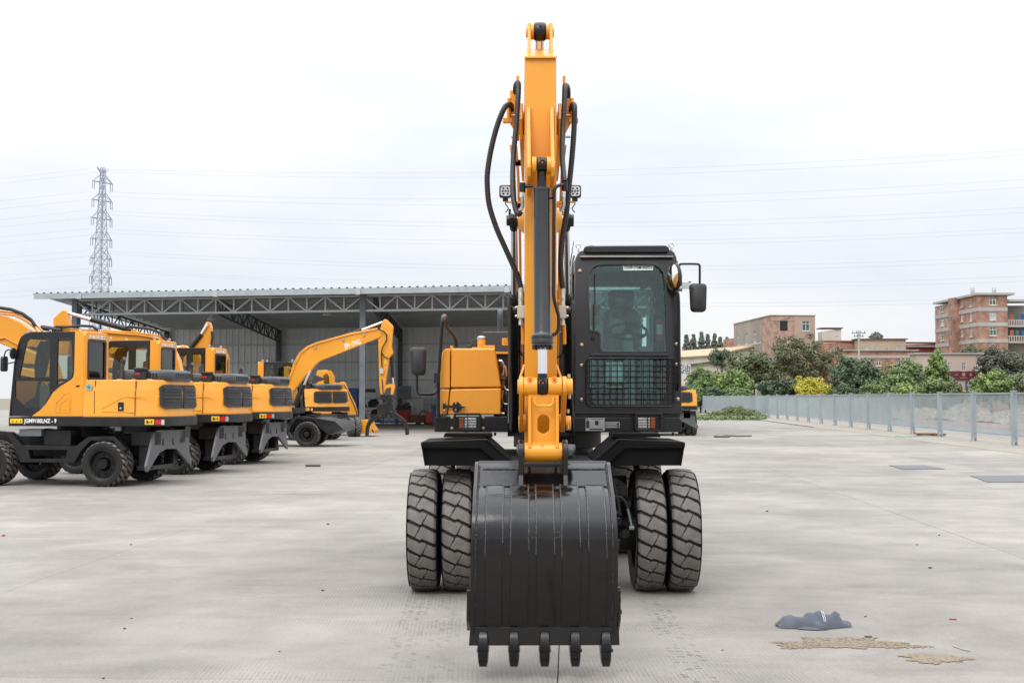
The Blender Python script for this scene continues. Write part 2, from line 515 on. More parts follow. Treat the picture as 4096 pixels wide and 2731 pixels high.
def rim_mesh(name, r, W, material):
    b = MB()
    prof = [(r, -W * .52), (r * 1.04, -W * .5), (r * .97, -W * .42), (r * .9, -W * .1), (r * .55, -W * .02), (r * .5, W * .1), (r * .9, W * .12), (r * .97, W * .42), (r * 1.04, W * .5), (r, W * .52)]
    b.lathe((0, 0, 0), (1, 0, 0), prof, 36, cap=False)
    b.lathe((0, 0, 0), (1, 0, 0), [(r * .34, -W * .55), (r * .4, -W * .42), (r * .4, W * .42), (r * .34, W * .55)], 20)
    for i in range(8):
        a = 2 * math.pi * i / 8
        b.cyl((-W * .3, r * .68 * math.cos(a), r * .68 * math.sin(a)), (W * .3, r * .68 * math.cos(a), r * .68 * math.sin(a)), r * .05, n=6)
    return b.mesh(name, material)

# ================================================================= the excavator in front
ROOT = thing('wheeled_excavator', 'large orange and black wheeled excavator facing the camera, black bucket lowered in front', 'excavator', (0.34, 12.0, 0))
def FY(Y0):
    return lambda u, v, w: Vector((P(u, v, Y0).x, Y0 + w, P(u, v, Y0).z))
def zpx(py, Y): return P(2048, py, Y).z
def xpx(px, Y): return P(px, 1590, Y).x
def prect(mb, x0, y0, x1, y1, Y, d, mi=0):
    a, c = P(x0, y1, Y), P(x1, y0, Y)
    mb.box(a.x, c.x, Y, Y + d, a.z, c.z, mi)
def YZ(pts):   # list of (Y, py) -> (Y, z)
    return [(Y, zpx(py, Y)) for Y, py in pts]
SIDE = lambda u, v, w: Vector((w, u, v))     # outline given in (Y, z), pushed along X
def part(mb, name, mats, parent=ROOT, **k):
    return mb.build(name, mats, parent, world=True, **k)

# ---- wheels
TY = tyre_mesh('tyre', 0.51, 0.235, 26, 'block', 624)
RIM = rim_mesh('rim', 0.315, 0.2, 'chassis')
AX_F, AX_R = 10.66, 13.25
wn_i = 0
for ax in (AX_F, AX_R):
    for x in (-0.735, -0.452, 1.140, 1.418):
        w = bpy.data.objects.new('wheel', None); COL.objects.link(w); w.parent = ROOT; w.empty_display_size = .1
        w.location = Vector((x, ax, 0.508)) - Vector(ROOT.location)
        w.rotation_euler = (R(wn_i * 37 + 5), 0, 0); wn_i += 1
        for me, nm in ((TY, 'tyre'), (RIM, 'rim')):
            o = bpy.data.objects.new(nm, me); COL.objects.link(o); o.parent = w
# ---- axles and undercarriage
b = MB()
for ax in (AX_F, AX_R):
    b.tube([(-0.30, ax, .5), (0.0, ax, .52), (.2, ax, .54), (.34, ax, .56), (.5, ax, .54), (.7, ax, .52), (.98, ax, .5)], [.12, .085, .09, .17, .09, .085, .12], 14)
    b.cyl((-.36, ax, .5), (-.22, ax, .5), .17, n=20); b.cyl((.9, ax, .5), (1.04, ax, .5), .17, n=20)
    b.cyl((.34, ax - .22, .55), (.34, ax + .2, .55), .14, .19, n=18)
part(b, 'axle', 'chassis')
b = MB()
b.prism(YZ([(10.05, 1885), (10.05, 1850), (10.6, 1838), (13.4, 1795), (13.9, 1795), (13.9, 1830), (13.2, 1900), (10.6, 1990)]), -.08, .76, SIDE)
b.box(-.35, 1.03, 11.2, 12.8, .62, .93)
b.box(-.26, .95, 10.35, 11.0, .80, .90)
part(b, 'chassis_frame', 'chassis', bevel=.012)
b = MB()
for (px, py, w, h, Y) in ((2455, 1880, 26, 60, 10.2), (2460, 1925, 34, 40, 10.3), (2480, 1990, 30, 44, 10.3), (2470, 2080, 44, 70, 10.35), (2500, 2130, 50, 60, 10.4), (2515, 2010, 20, 90, 10.3)):
    c = P(px, py, Y)
    b.lathe(c, (0, -1, 0), [(w / 2 / 490, -.12), (w / 2 / 480, 0), (w / 2 / 640, .02), (w / 2 / 640, .05)], 12)
for path in ([(2440, 1990), (2475, 1985), (2500, 2005), (2520, 2060), (2528, 2110)], [(2430, 1880), (2450, 1920), (2470, 1990), (2482, 2060)], [(2440, 2075), (2480, 2072)], [(2440, 2160), (2480, 2160)]):
    b.tube(smoothpath([P(x, y, 10.2) for x, y in path], 5), .012, 8)
part(b, 'steering_gear', 'chassis')
b = MB()
b.tube([P(2511, 2035, 10.12), P(2527, 2105, 10.12)], .008, 8); b.cyl(P(2517, 2110, 10.12), P(2536, 2110, 10.12), .017, n=8)
part(b, 'brake_line', 'steel_dark')
# turntable
b = MB()
tcen = Vector((xpx(2235, 11.95), 12.35, 0))
zt = zpx(1724, 11.75)
b.lathe((tcen.x, tcen.y, 0), (0, 0, 1), [(.35, .98), (.40, .99), (.40, 1.06), (.35, 1.07), (.35, 1.13), (.43, 1.14), (.43, zt + .01)], 48)
for i in range(24):
    a = 2 * math.pi * i / 24
    b.cyl((tcen.x + .38 * math.cos(a), tcen.y + .38 * math.sin(a), 1.05), (tcen.x + .38 * math.cos(a), tcen.y + .38 * math.sin(a), 1.085), .02, n=6)
part(b, 'turntable', 'chassis')
# ---- fenders (a stepped box over each front pair of tyres)
def fender(flip):
    f = (lambda x: 2 * 2212 - x) if flip else (lambda x: x)
    Y0 = 10.22
    b = MB()
    # folded top skin: flat step, then the sloping inner flank
    top = [(1684, 1768), (1950, 1757), (2046, 1842)]
    bot = [(1684, 1776), (1948, 1766), (2036, 1850)]
    ol = [(f(x), y) for x, y in top + bot[::-1]]
    b.prism(ol, 0, 1.0, FY(Y0))
    part(b, 'fender_top', 'fender', bevel=.004)
    b = MB()
    ol = [(1684, 1770), (1946, 1760), (2042, 1846), (2030, 1862), (1700, 1862)]
    b.prism([(f(x), y) for x, y in ol], .03, .055, FY(Y0))
    lip = [(1683, 1773), (1943, 1767), (2040, 1852), (2004, 1862), (1922, 1793), (1686, 1791)]
    b.prism([(f(x), y) for x, y in lip], -.012, .012, FY(Y0))
    out = [(1684, 1776), (1690, 1776), (1706, 1862), (1698, 1862)]
    b.prism([(f(x), y) for x, y in out], 0, 1.0, FY(Y0))
    part(b, 'fender_front', 'fender', bevel=.004)
    b = MB()   # raised foot plate with ribs
    prism_px = [(1766, 1752), (1772, 1736), (1962, 1736), (1968, 1752)]
    b.prism([(f(x), y) for x, y in prism_px], .25, .62, FY(Y0))
    part(b, 'step_box', 'fender', bevel=.006)
    b = MB()
    for k in range(7):
        x = 1780 + k * 9
        p = [(x, 1737), (x + 5, 1737), (x + 5, 1734), (x, 1734)]
        b.prism([(f(q), y) for q, y in p], .27, .6, FY(Y0))
    part(b, 'step_tread', 'hood')
    b = MB()   # grip strip along the front edge
    for k in range(26):
        x = 1700 + k * 9.4
        p = [(x, 1768 - k * .4), (x + 6, 1768 - k * .4), (x + 6, 1765.5 - k * .4), (x, 1765.5 - k * .4)]
        b.prism([(f(q), y) for q, y in p], .02, .12, FY(Y0))
    part(b, 'grip_strip', 'plastic')
fender(False); fender(True)

# ---- black front frame of the upper structure
YF = 11.70
b = MB()
b.prism(rrect(1738, 1666, 2042, 1727, (2, 2, 16, 2)), 0, .25, FY(YF))
part(b, 'front_frame', 'black', bevel=.008)
b = MB()
b.prism(rrect(2284, 1669, 2727, 1728, (10, 6, 10, 16)), 0, .25, FY(YF))
part(b, 'front_frame', 'black', bevel=.008)
b = MB()
x0, x1 = xpx(1745, YF), xpx(2720, YF)
b.box(x0, x1, YF + .25, 14.6, zpx(1725, YF), zpx(1675, YF))
b.box(xpx(2030, YF), xpx(2292, YF), YF + .06, YF + .25, zpx(1745, YF), zpx(1690, YF))
part(b, 'platform', 'black')
b = MB()   # boom foot brackets
for pa, pb in ((2030, 2050), (2282, 2296)):
    b.prism(YZ([(11.6, 1745), (11.58, 1690), (11.75, 1650), (12.1, 1560), (12.4, 1560), (12.4, 1740)]), xpx(pa, 11.7), xpx(pb, 11.7), SIDE)
part(b, 'boom_bracket', 'black', bevel=.006)
b = MB()
for (x, y) in ((1864, 1722), (1812, 1729), (1980, 1729), (2440, 1729), (2505, 1729), (2692, 1729)):
    c = P(x, y, YF + .1); b.cyl(c, c - Vector((0, 0, .03)), .012, n=8)
c = P(1876, 1729, YF + .02); b.cyl(c, c - Vector((0, 0, .05)), .008, n=8); b.ball(c - Vector((0, 0, .02)), .018, 8)
c = P(2580, 1729, YF + .02); b.cyl(c, c - Vector((0, 0, .05)), .008, n=8); b.ball(c - Vector((0, 0, .02)), .018, 8)
part(b, 'frame_bolt', 'black')

b = MB(); b.box(xpx(2302, YF), xpx(2722, YF), YF + .05, 13.3, zpx(1690, YF), zpx(1652, YF)); part(b, 'cab_mount', 'black')
# ---- headlights with guards
def headlight(x0, y0, x1, y1, lens, ind):
    b = MB()
    prect(b, x0 + 5, y0 + 14, x1 - 5, y1 - 5, YF - .01, .05)
    h = part(b, 'headlight', 'ink')
    b = MB(); prect(b, lens[0], y0 + 20, lens[1], y1 - 8, YF - .03, .03); part(b, 'lens', 'lens', h, bevel=.006)
    b = MB(); prect(b, ind[0], y0 + 20, ind[1], y1 - 8, YF - .028, .03); part(b, 'indicator', 'lens_orange', h, bevel=.006)
    b = MB()
    b.panel(rrect(x0, y0, x1, y1, 8), [rrect(x0 + 7, y0 + 9, x1 - 7, y1 - 6, 4)], -.075, -.055, FY(YF))
    for s, t in ((x0, x0 + 7), (x1 - 7, x1)):
        prect(b, s, y0 + 5, t, y1 - 3, YF - .056, .056)
    for k in range(5):
        yy = y0 + 17 + k * (y1 - y0 - 24) / 4.6
        prect(b, x0 + 6, yy, x1 - 6, yy + 3.2, YF - .072, .008)
    xm = (x0 + x1) / 2
    prect(b, xm - 2, y0 + 8, xm + 2, y1 - 5, YF - .064, .008)
    part(b, 'guard', 'black', h, bevel=.003)
    b = MB()
    for (bx_, by_) in ((x0 - 8, y0 + 17), (x0 - 8, y1 - 10), (x1 + 8, y0 + 17), (x1 + 8, y1 - 10)):
        c = P(bx_, by_, YF); b.lathe(c, (0, -1, 0), [(.014, -.005), (.014, .004), (.009, .004), (.009, .014)], 8)
    part(b, 'bolt', 'brass' if x0 < 2000 else 'black', h)
headlight(1816, 1651, 1925, 1721, (1858, 1906), (1836, 1856))
headlight(2537, 1650, 2646, 1723, (2551, 2600), (2602, 2622))

# ---- data plates
def data_plate(x0, y0, x1, y1, rows, cols, nm):
    b = MB(); prect(b, x0, y0, x1, y1, YF - .004, .004); pl = part(b, nm, 'plate')
    b = MB()
    for (rx0, ry0, rx1, ry1) in rows: prect(b, rx0, ry0, rx1, ry1, YF - .0065, .002)
    part(b, 'print', 'ink', pl)
data_plate(2343, 1671, 2418, 1722, [(2345, 1682, 2357, 1712), (2380, 1682, 2394, 1700), (2358, 1697, 2417, 1699), (2358, 1688, 2417, 1689.5), (2358, 1706, 2417, 1707.5), (2358, 1713, 2412, 1719), (2346, 1673.5, 2353, 1679), (2362, 1675, 2388, 1678)] + [(2390 + 6 * k, 1674, 2394 + 6 * k, 1679) for k in range(4)], 0, 'data_plate')
b = MB(); prect(b, 2418.5, 1686, 2480, 1711, YF - .003, .003); pl = part(b, 'warning_plate', 'ink')
b = MB()
for k in range(4): prect(b, 2424, 1689 + k * 5.4, 2474 - (k % 2) * 8, 1691.4 + k * 5.4, YF - .0055, .002)
b.panel(rrect(2419.5, 1687, 2479, 1710, 2), [rrect(2421, 1688.5, 2477.5, 1708.5, 2)], -.0055, -.003, FY(YF))
part(b, 'print', 'plate', pl)

# ---- orange tank box
b = MB()
YT = 11.72
b.prism([(1803, 1556), (2004, 1552), (2002, 1658), (1791, 1658)], 0, 1.5, FY(YT))
tank = part(b, 'fuel_tank', 'orange', bevel=.014, seg=3)
b = MB()
b.prism([(1803, 1551), (1805, 1393), (1979, 1393), (2004, 1549)], .004, 1.5, FY(YT))
part(b, 'tank_cover', 'orange', tank, bevel=.016, seg=3)
b = MB()
b.prism([(1760, 1557), (1799, 1557), (1787, 1658), (1760, 1658)], .01, 1.5, FY(YT))
b.prism([(1760, 1553), (1761, 1449), (1768, 1412), (1779, 1394), (1801, 1393), (1800, 1553)], .012, 1.5, FY(YT))
part(b, 'side_cover', 'orange', tank, bevel=.012)
b = MB(); b.prism([(1737, 1660), (1738, 1570), (1752, 1556), (1757, 1660)], .35, 1.5, FY(YT)); part(b, 'step_panel', 'orange', tank, bevel=.006)
b = MB(); b.prism([(1745, 1560), (2000, 1560), (2000, 1656), (1745, 1656)], .06, 1.4, FY(YT)); part(b, 'tank_core', 'ink', tank)
# latch
b = MB()
prect(b, 1771, 1604, 1782, 1646, YT - .012, .014)
prect(b, 1772, 1620, 1810, 1630, YT - .03, .014)
b.prism([(1811, 1613), (1817, 1607), (1832, 1607), (1846, 1620), (1846, 1636), (1832, 1647), (1818, 1647), (1811, 1640)], -.018, 0.002, FY(YT))
b.prism([(1830, 1622), (1863, 1626), (1863, 1630), (1830, 1635)], -.04, -.018, FY(YT))
lt = part(b, 'latch', 'black', tank, bevel=.003)
b = MB()
for x, y in ((1777, 1609), (1777, 1640), (1823, 1612), (1823, 1638), (1835, 1628)):
    c = P(x, y, YT - .012); b.lathe(c, (0, -1, 0), [(.013, 0), (.013, .006), (.008, .006), (.008, .016)], 8)
part(b, 'bolt', 'brass', tank)
# filler cap, breathers, bracket on the tank top
zt_ = zpx(1393, YT)
b = MB(); c = P(1926, 1392, 12.15); c.z = zt_
b.cyl(c, c + Vector((0, 0, .11)), .040, n=24); part(b, 'filler_neck', 'orange', tank)
b = MB(); b.lathe(c + Vector((0, 0, .105)), (0, 0, 1), [(.044, 0), (.045, .018), (.036, .022), (.034, .03), (.02, .034)], 24); part(b, 'filler_cap', 'chrome', tank)
b = MB()
for x, r, h in ((1880, .038, .06), (1902, .045, .12)):
    c = P(x, 1392, 12.35); c.z = zt_
    b.lathe(c, (0, 0, 1), [(r * .8, 0), (r, .012), (r, h * .8), (r * .85, h)], 18)
part(b, 'breather_cap', 'plastic', tank)
b = MB()
c = P(1912, 1388, 12.0); b.box(c.x - .06, c.x + .12, 11.98, 12.1, zt_ - .002, zt_ + .02)
c = P(1955, 1385, 12.0); b.box(c.x - .055, c.x + .06, 11.96, 12.0, zt_ - .01, zt_ + .038)
c = P(1807, 1388, 11.9); b.box(c.x - .015, c.x + .015, 11.9, 11.93, zt_ - .01, zt_ + .03)
part(b, 'tank_bracket', 'orange', tank, bevel=.004)
# ---- handrail beside the tank
b = MB()
pth = smoothpath([P(1754, 1672, 11.66), P(1754, 1520, 11.66), P(1757, 1470, 11.66), P(1766, 1330, 11.66), P(1770, 1285, 11.66), P(1772, 1268, 11.70), P(1778, 1263, 11.8), P(1784, 1275, 11.9), P(1790, 1312, 12.0), P(1815, 1345, 12.1), P(1823, 1365, 12.14), P(1825, 1388, 12.15)], 6)
b.tube(pth, .0165, 12)
prect(b, 1738, 1668, 1788, 1676, 11.6, .12)
part(b, 'handrail', 'black')
# ---- mirror on the tank side
def mirror_head(x0, y0, x1, y1, Y, nm='mirror', taper=(0, 4)):
    b = MB()
    rings = []
    for w, sh in ((.0, 10), (.012, 3), (.035, 0), (.075, 0), (.085, 3)):
        pts = rrect(x0 + sh, y0 + sh, x1 - sh, y1 - sh, 16, 6)
        ym = (y0 + y1) / 2
        q = []
        for (u, v) in pts:
            k = (v - y0) / (y1 - y0)
            u2 = u + (taper[0] + (taper[1] - taper[0]) * k) * (1 if u < (x0 + x1) / 2 else -0.5)
            q.append(FY(Y)(u2, v, w))
        rings.append(q)
    b.loft(rings)
    m = part(b, nm, 'plastic', smooth=50)
    b = MB()
    b.prism([(u, v) for u, v in rrect(x0 + 6, y0 + 6, x1 - 6, y1 - 6, 12)], .082, .088, FY(Y))
    part(b, 'mirror_glass', 'mirror', m)
    return m
mm = mirror_head(1637, 1388, 1705, 1501, 11.45, taper=(-1, 7))
b = MB()
b.tube(smoothpath([P(1667, 1498, 11.49), P(1668, 1552, 11.49), P(1672, 1572, 11.49), P(1690, 1577, 11.5), P(1728, 1577, 11.55), P(1743, 1568, 11.58), P(1746, 1545, 11.6), P(1748, 1500, 11.62)], 6), .013, 10)
prect(b, 1736, 1491, 1758, 1533, 11.61, .03)
part(b, 'mirror_arm', 'black', mm, bevel=.002)

# ---- engine hood, exhaust behind the tank
b = MB()
b.prism(rrect(1928, 1326, 2330, 1412, (4, 36, 10, 4)), 0, 1.4, FY(13.3))
b2 = part(b, 'engine_hood', 'hood', bevel=.02, seg=3)
b = MB(); prect(b, 2008, 1352, 2037, 1381, 13.296, .003); part(b, 'sticker', 'label_orange', b2)
b = MB(); c = P(2025, 1366, 13.294); b.lathe(c, (0, -1, 0), [(.026, 0), (.026, .001), (.023, .001), (.023, 0)], 20, cap=False)
b.bar(c + Vector((-.02, 0, -.02)), c + Vector((.02, 0, .02)), .003, .001)
part(b, 'print', 'ink', b2)
b = MB()
c0, c1 = P(2000, 1330, 14.2), P(2000, 1268, 14.2)
b.tube(smoothpath([c0, c0.lerp(c1, .5), c1, c1 + Vector((0, .02, .05)), c1 + Vector((0, .08, .07)), c1 + Vector((0, .14, .06))], 5), .0285 * 1.05, 14)
part(b, 'exhaust_pipe', 'hood')
b = MB(); prect(b, 1985, 1405, 2040, 1416, 12.9, .3); prect(b, 1975, 1412, 2292, 1680, 13.35, .05); part(b, 'engine_bay_panel', 'ink')
b = MB(); prect(b, 1978, 1406, 2040, 1415, 12.85, .04); part(b, 'engine_bay_rail', 'orange')
# valve gear in the gap between tank and boom
b = MB()
for (x, y, w, h) in ((1998, 1444, 10, 8), (2006, 1455, 10, 24), (2012, 1500, 16, 18), (2014, 1512, 24, 8), (2014, 1530, 10, 20), (2014, 1545, 22, 8), (2010, 1575, 14, 30), (2022, 1485, 8, 20), (2020, 1616, 26, 10), (2012, 1654, 10, 7)):
    c = P(x, y, 12.1)
    b.cyl(c - Vector((0, 0, h / 2 / 415)), c + Vector((0, 0, h / 2 / 415)), w / 2 / 415, n=10)
part(b, 'valve_fitting', 'steel_dark')
b = MB()
for path in ([(2006, 1445), (2013, 1452), (2016, 1470), (2012, 1500)], [(2018, 1460), (2024, 1475), (2026, 1505)], [(2012, 1560), (2008, 1590), (2014, 1612), (2030, 1616)], [(2016, 1545), (2024, 1558), (2036, 1560)]):
    b.tube(smoothpath([P(x, y, 12.05) for x, y in path], 5), .008, 8)
b.cyl(P(1996, 1443, 12.05), P(2008, 1443, 12.05), .012, n=8)
b.cyl(P(2005, 1654, 11.9), P(2018, 1653, 11.9), .012, n=8)
part(b, 'steel_line', 'zinc')
b = MB()
b.tube(smoothpath([P(2000, 1640, 12.0), P(2010, 1600, 12.1), P(2004, 1540, 12.2), P(2010, 1470, 12.2)], 6), .014, 8)
b.tube(smoothpath([P(2020, 1650, 12.0), P(2026, 1600, 12.1), P(2022, 1560, 12.2), P(2028, 1500, 12.2)], 6), .014, 8)
b.tube(smoothpath([P(2292, 1660, 12.0), P(2286, 1600, 12.1), P(2290, 1500, 12.2)], 6), .014, 8)
part(b, 'hydraulic_hose', 'rubberhose')

# ================================================================= cab
YC = 11.72
def cabY(v):    # the front leans back towards the roof
    t = min(1, max(0, (1657 - v) / 660.0))
    return YC + 0.16 * t ** 2.2
def CF(u, v, w):
    p = P(u, v, YC)
    return Vector((p.x, cabY(v) + w, p.z))
cab = bpy.data.objects.new('cab', None); COL.objects.link(cab); cab.parent = ROOT; cab.empty_display_size = .2
b = MB()
outer = [(2298, 1657), (2299, 1500), (2300, 1350), (2301, 1180), (2303, 1060), (2306, 1028), (2313, 1008), (2326, 996), (2345, 992), (2670, 990), (2692, 992), (2706, 1002), (2714, 1022), (2717, 1060), (2721, 1180), (2724, 1350), (2726, 1500), (2727, 1657)]
wind = rrect(2402, 1050, 2669, 1405, (12, 0, 40, 40), 6)
wind = [(2657, 1405), (2665, 1401), (2669, 1392), (2667, 1250), (2664, 1120), (2658, 1085), (2645, 1064), (2624, 1052), (2600, 1050), (2430, 1050), (2400, 1052), (2376, 1064), (2362, 1085), (2358, 1115), (2360, 1230), (2362, 1316), (2370, 1322), (2392, 1322), (2402, 1332), (2403, 1390), (2408, 1401), (2418, 1405)]
low = [(2362, 1427), (2670, 1427), (2669, 1560), (2655, 1600), (2630, 1618), (2390, 1618), (2368, 1600), (2362, 1560)]
b.panel(outer, [wind, low], 0, .055, CF)
part(b, 'front_frame', 'cabpaint', cab, bevel=.008)
b = MB()   # raised seal round the glass
b.panel([(x + (6 if x > 2510 else -6), y + (6 if y > 1230 else -7)) for x, y in wind], [wind], -.012, .004, CF)
part(b, 'window_seal', 'plastic', cab)
b = MB(); b.prism([(2358, 1045), (2672, 1045), (2674, 1408), (2356, 1408)], .03, .035, CF); part(b, 'windscreen', 'glass_cab', cab)
b = MB(); b.prism([(2358, 1424), (2674, 1424), (2674, 1622), (2358, 1622)], .03, .035, CF); part(b, 'lower_window', 'glass_cab', cab)
b = MB(); b.prism([(2360, 1413), (2676, 1413), (2676, 1424), (2360, 1424)], -.016, 0.0, CF); b.prism([(2410, 1632), (2630, 1632), (2630, 1637), (2410, 1637)], -.01, 0.0, CF); part(b, 'crossbar', 'cabpaint', cab, bevel=.004)
# shell: roof, sides, back
xl, xr = P(2303, 1300, YC).x, P(2722, 1300, YC).x
zr, zb = zpx(992, YC), zpx(1657, YC)
YB = 13.35
b = MB()
b.loft([[Vector((P(u, v, YC).x, y, P(u, v, YC).z)) for u, v in [(2303, 1060), (2306, 1028), (2313, 1008), (2326, 996), (2345, 992), (2670, 990), (2692, 992), (2706, 1002), (2714, 1022), (2717, 1060), (2712, 1064), (2700, 1030), (2680, 1006), (2340, 1008), (2320, 1030), (2309, 1064)]] for y in (YC + .19, 12.2, 13.2, YB)])
part(b, 'roof', 'cabpaint', cab, smooth=50)
b = MB()
b.panel([(YC + .05, zb), (YB, zb), (YB, zr - .1), (YC + .17, zr - .1)], [[(YC + .14, 1.75), (12.5, 1.75), (12.5, zr - .2), (YC + .25, zr - .2)], [(12.56, 1.9), (YB - .12, 1.9), (YB - .12, zr - .2), (12.56, zr - .2)]], xl, xl + .04, SIDE)
b.panel([(YC + .05, zb), (YB, zb), (YB, zr - .1), (YC + .17, zr - .1)], [[(YC + .14, 1.4), (12.5, 1.4), (12.5, zr - .2), (YC + .25, zr - .2)], [(12.56, 1.9), (YB - .12, 1.9), (YB - .12, zr - .2), (12.56, zr - .2)]], xr - .04, xr, SIDE)
part(b, 'side_frame', 'cabpaint', cab, bevel=.006)
XZ = lambda Y0: (lambda u, v, w: Vector((u, Y0 + w, v)))
b = MB()
b.panel([(xl, zb), (xr, zb), (xr, zr - .06), (xl, zr - .06)], [rrect(xl + .08, 1.72, xr - .08, 2.80, .06)], 0, .05, XZ(YB - .05))
part(b, 'rear_frame', 'cabpaint', cab)
b = MB(); b.box(xl + .05, xr - .05, YB - .03, YB - .025, 1.7, 2.82); part(b, 'rear_window', 'glass_cab', cab)
b = MB(); b.box(xl + .015, xl + .02, YC + .12, YB - .1, 1.73, zr - .18); b.box(xr - .02, xr - .015, YC + .12, YB - .1, 1.4, zr - .18); part(b, 'side_window', 'glass_cab', cab)
b = MB(); b.box(xl + .04, xr - .04, YC + .06, YB - .06, zb, zb + .03); b.box(xl + .05, xr - .05, 12.95, YB - .08, zb, 1.66); b.box(xl + .05, xr - .05, YC + .1, YB - .08, zr - .075, zr - .06); part(b, 'floor', 'interior', cab)
# hatch and rain lip
b = MB()
b.prism([(2334, 1002), (2336, 990), (2346, 984), (2660, 982), (2674, 988), (2677, 1000), (2668, 1011), (2345, 1012)], -.02, .9, FY(YC + .14))
part(b, 'roof_hatch', 'cabpaint', cab, bevel=.012, seg=3)
b = MB()
b.tube(smoothpath([CF(2346, 1030, -.01), CF(2366, 1024, -.014), CF(2400, 1018, -.014), CF(2600, 1018, -.014), CF(2652, 1022, -.014), CF(2672, 1029, -.01)], 6), .010, 8)
part(b, 'rain_lip', 'cabpaint', cab)
b = MB()
for x in (2366, 2645):
    prect(b, x - 9, 982, x + 9, 987, YC + .13, .05)
part(b, 'hatch_lug', 'hood', cab, bevel=.003)
for x, y0 in ((2313, 996), (2685, 992)):
    b = MB(); c = P(x, y0 - 12, 12.1)
    b.tube([c + Vector((.021 * math.cos(t), 0, .021 * math.sin(t))) for t in np.linspace(0, 2 * math.pi, 17)[:-1]], .007, 8, closed=True)
    b.cyl(c + Vector((0, 0, -.06)), c + Vector((0, 0, -.02)), .011, n=8)
    part(b, 'lifting_eye', 'zinc', cab)
# cap bolts on the front posts
b = MB()
for (x, y) in ((2322, 1079), (2327, 1379), (2326, 1461), (2326, 1598), (2708, 1376), (2708, 1458), (2711, 1596)):
    c = CF(x, y, -.004); b.lathe(c, (0, -1, 0), [(.017, -.004), (.017, .006), (.012, .01), (.011, .018), (.0, .019)], 12)
part(b, 'bolt', 'brass', cab)
# wiper
b = MB()
b.tube([CF(2374, 1347, -.03), CF(2377, 1300, -.035), CF(2384, 1088, -.02)], [.009, .007, .004], 6)
b.cyl(CF(2373, 1348, .02), CF(2373, 1348, -.04), .020, n=14)
b.prism([(2371, 1333), (2380, 1333), (2380, 1346), (2371, 1346)], -.05, -.02, CF)
part(b, 'wiper', 'plastic', cab)
b = MB(); b.tube([CF(2378, 1285, -.012), CF(2383, 1092, -.006)], .006, 6); part(b, 'wiper_blade', 'ink', cab)
# wire guard
b = MB()
loop = rrect(2345, 1433, 2695, 1625, (22, 22, 22, 22), 6)
b.tube([CF(x, y, -.055) for x, y in loop], .0085, 8, closed=True)
for i in range(13):
    x = 2366 + i * 25.6
    b.tube([CF(x, 1434, -.055), CF(x, 1624, -.055)], .0042, 6)
for j in range(8):
    y = 1462 + j * 22.4
    b.tube([CF(2346, y, -.061), CF(2694, y, -.061)], .0042, 6)
for (x, y) in ((2326, 1461), (2326, 1598), (2708, 1458), (2711, 1596)):
    b.bar(CF(x, y, -.012), CF(2347 if x < 2500 else 2693, y, -.055), .016, .006)
part(b, 'wire_guard', 'black', cab)
# serial sticker on the windscreen
b = MB(); b.prism([(2496, 1056), (2620, 1054), (2618, 1075), (2499, 1076)], .018, .0195, CF); st = part(b, 'serial_sticker', mat('sticker_paper', (0.58, 0.70, 0.66), .5, var=.03), cab)
c = CF(2558, 1065, .0165)
text_obj('CJG0912Y6M1000553', .05, Matrix.Translation(c) @ FACING, 'ink', st, 'serial_lettering', world=True, width=.265, bold=.0006)
# grab handle on the door post
b = MB(); b.tube(smoothpath([P(2698, 1175, 11.74), P(2704, 1168, 11.66), P(2712, 1180, 11.63), P(2715, 1260, 11.63), P(2716, 1450, 11.63), P(2716, 1530, 11.64), P(2712, 1552, 11.67), P(2707, 1556, 11.74)], 6), .016, 10); part(b, 'grab_handle', 'black', cab)
# round mirror and its post, big mirror on a bent arm
b = MB(); c = P(2690, 1110, 11.70); mt = Matrix.Rotation(R(-70), 3, 'Z')
rings = []
for r_, d in ((.120, .0), (.132, .012), (.132, .03), (.08, .06), (.02, .07)):
    rings.append([c + mt @ Vector((r_ * math.cos(a) * .98, d, r_ * math.sin(a) * 1.05)) for a in np.linspace(0, 2 * math.pi, 33)[:-1]])
b.loft(rings); rm = part(b, 'round_mirror', 'plastic', cab)
b = MB(); b.loft([[c + mt @ Vector((q * math.cos(a) * .98, -.002 - d, q * math.sin(a) * 1.05)) for a in np.linspace(0, 2 * math.pi, 33)[:-1]] for q, d in ((.119, 0), (.105, .012), (.08, .025), (.05, .034), (.02, .039))]); part(b, 'mirror_glass', 'mirror', cab, smooth=60)
b = MB()
b.cyl(P(2719, 1098, 11.78), P(2719, 1143, 11.78), .022, n=12); prect(b, 2700, 1112, 2722, 1124, 11.76, .03)
b.tube(smoothpath([P(2718, 1110, 11.76), P(2717, 1068, 11.74), P(2720, 1058, 11.74), P(2730, 1056, 11.72), P(2785, 1056, 11.6), P(2797, 1060, 11.58), P(2799, 1072, 11.58), P(2799, 1136, 11.58)], 6), .0105, 10)
part(b, 'mirror_post', 'black', cab)
mirror_head(2760, 1132, 2830, 1247, 11.55, taper=(0, 6))
# antenna
b = MB(); b.tube([P(2275, 1105, 12.3), P(2282, 1050, 12.3), P(2295, 965, 12.3)], [.007, .006, .003], 6); prect(b, 2272, 1098, 2302, 1104, 12.3, .03); part(b, 'antenna', 'black', cab)
b = MB(); b.tube(smoothpath([P(2297, 1020, 12.2), P(2290, 1050, 12.25), P(2287, 1100, 12.3), P(2286, 1300, 12.5), P(2292, 1400, 12.5), P(2300, 1440, 12.5)], 6), .010, 8); part(b, 'handrail', 'steel', cab)
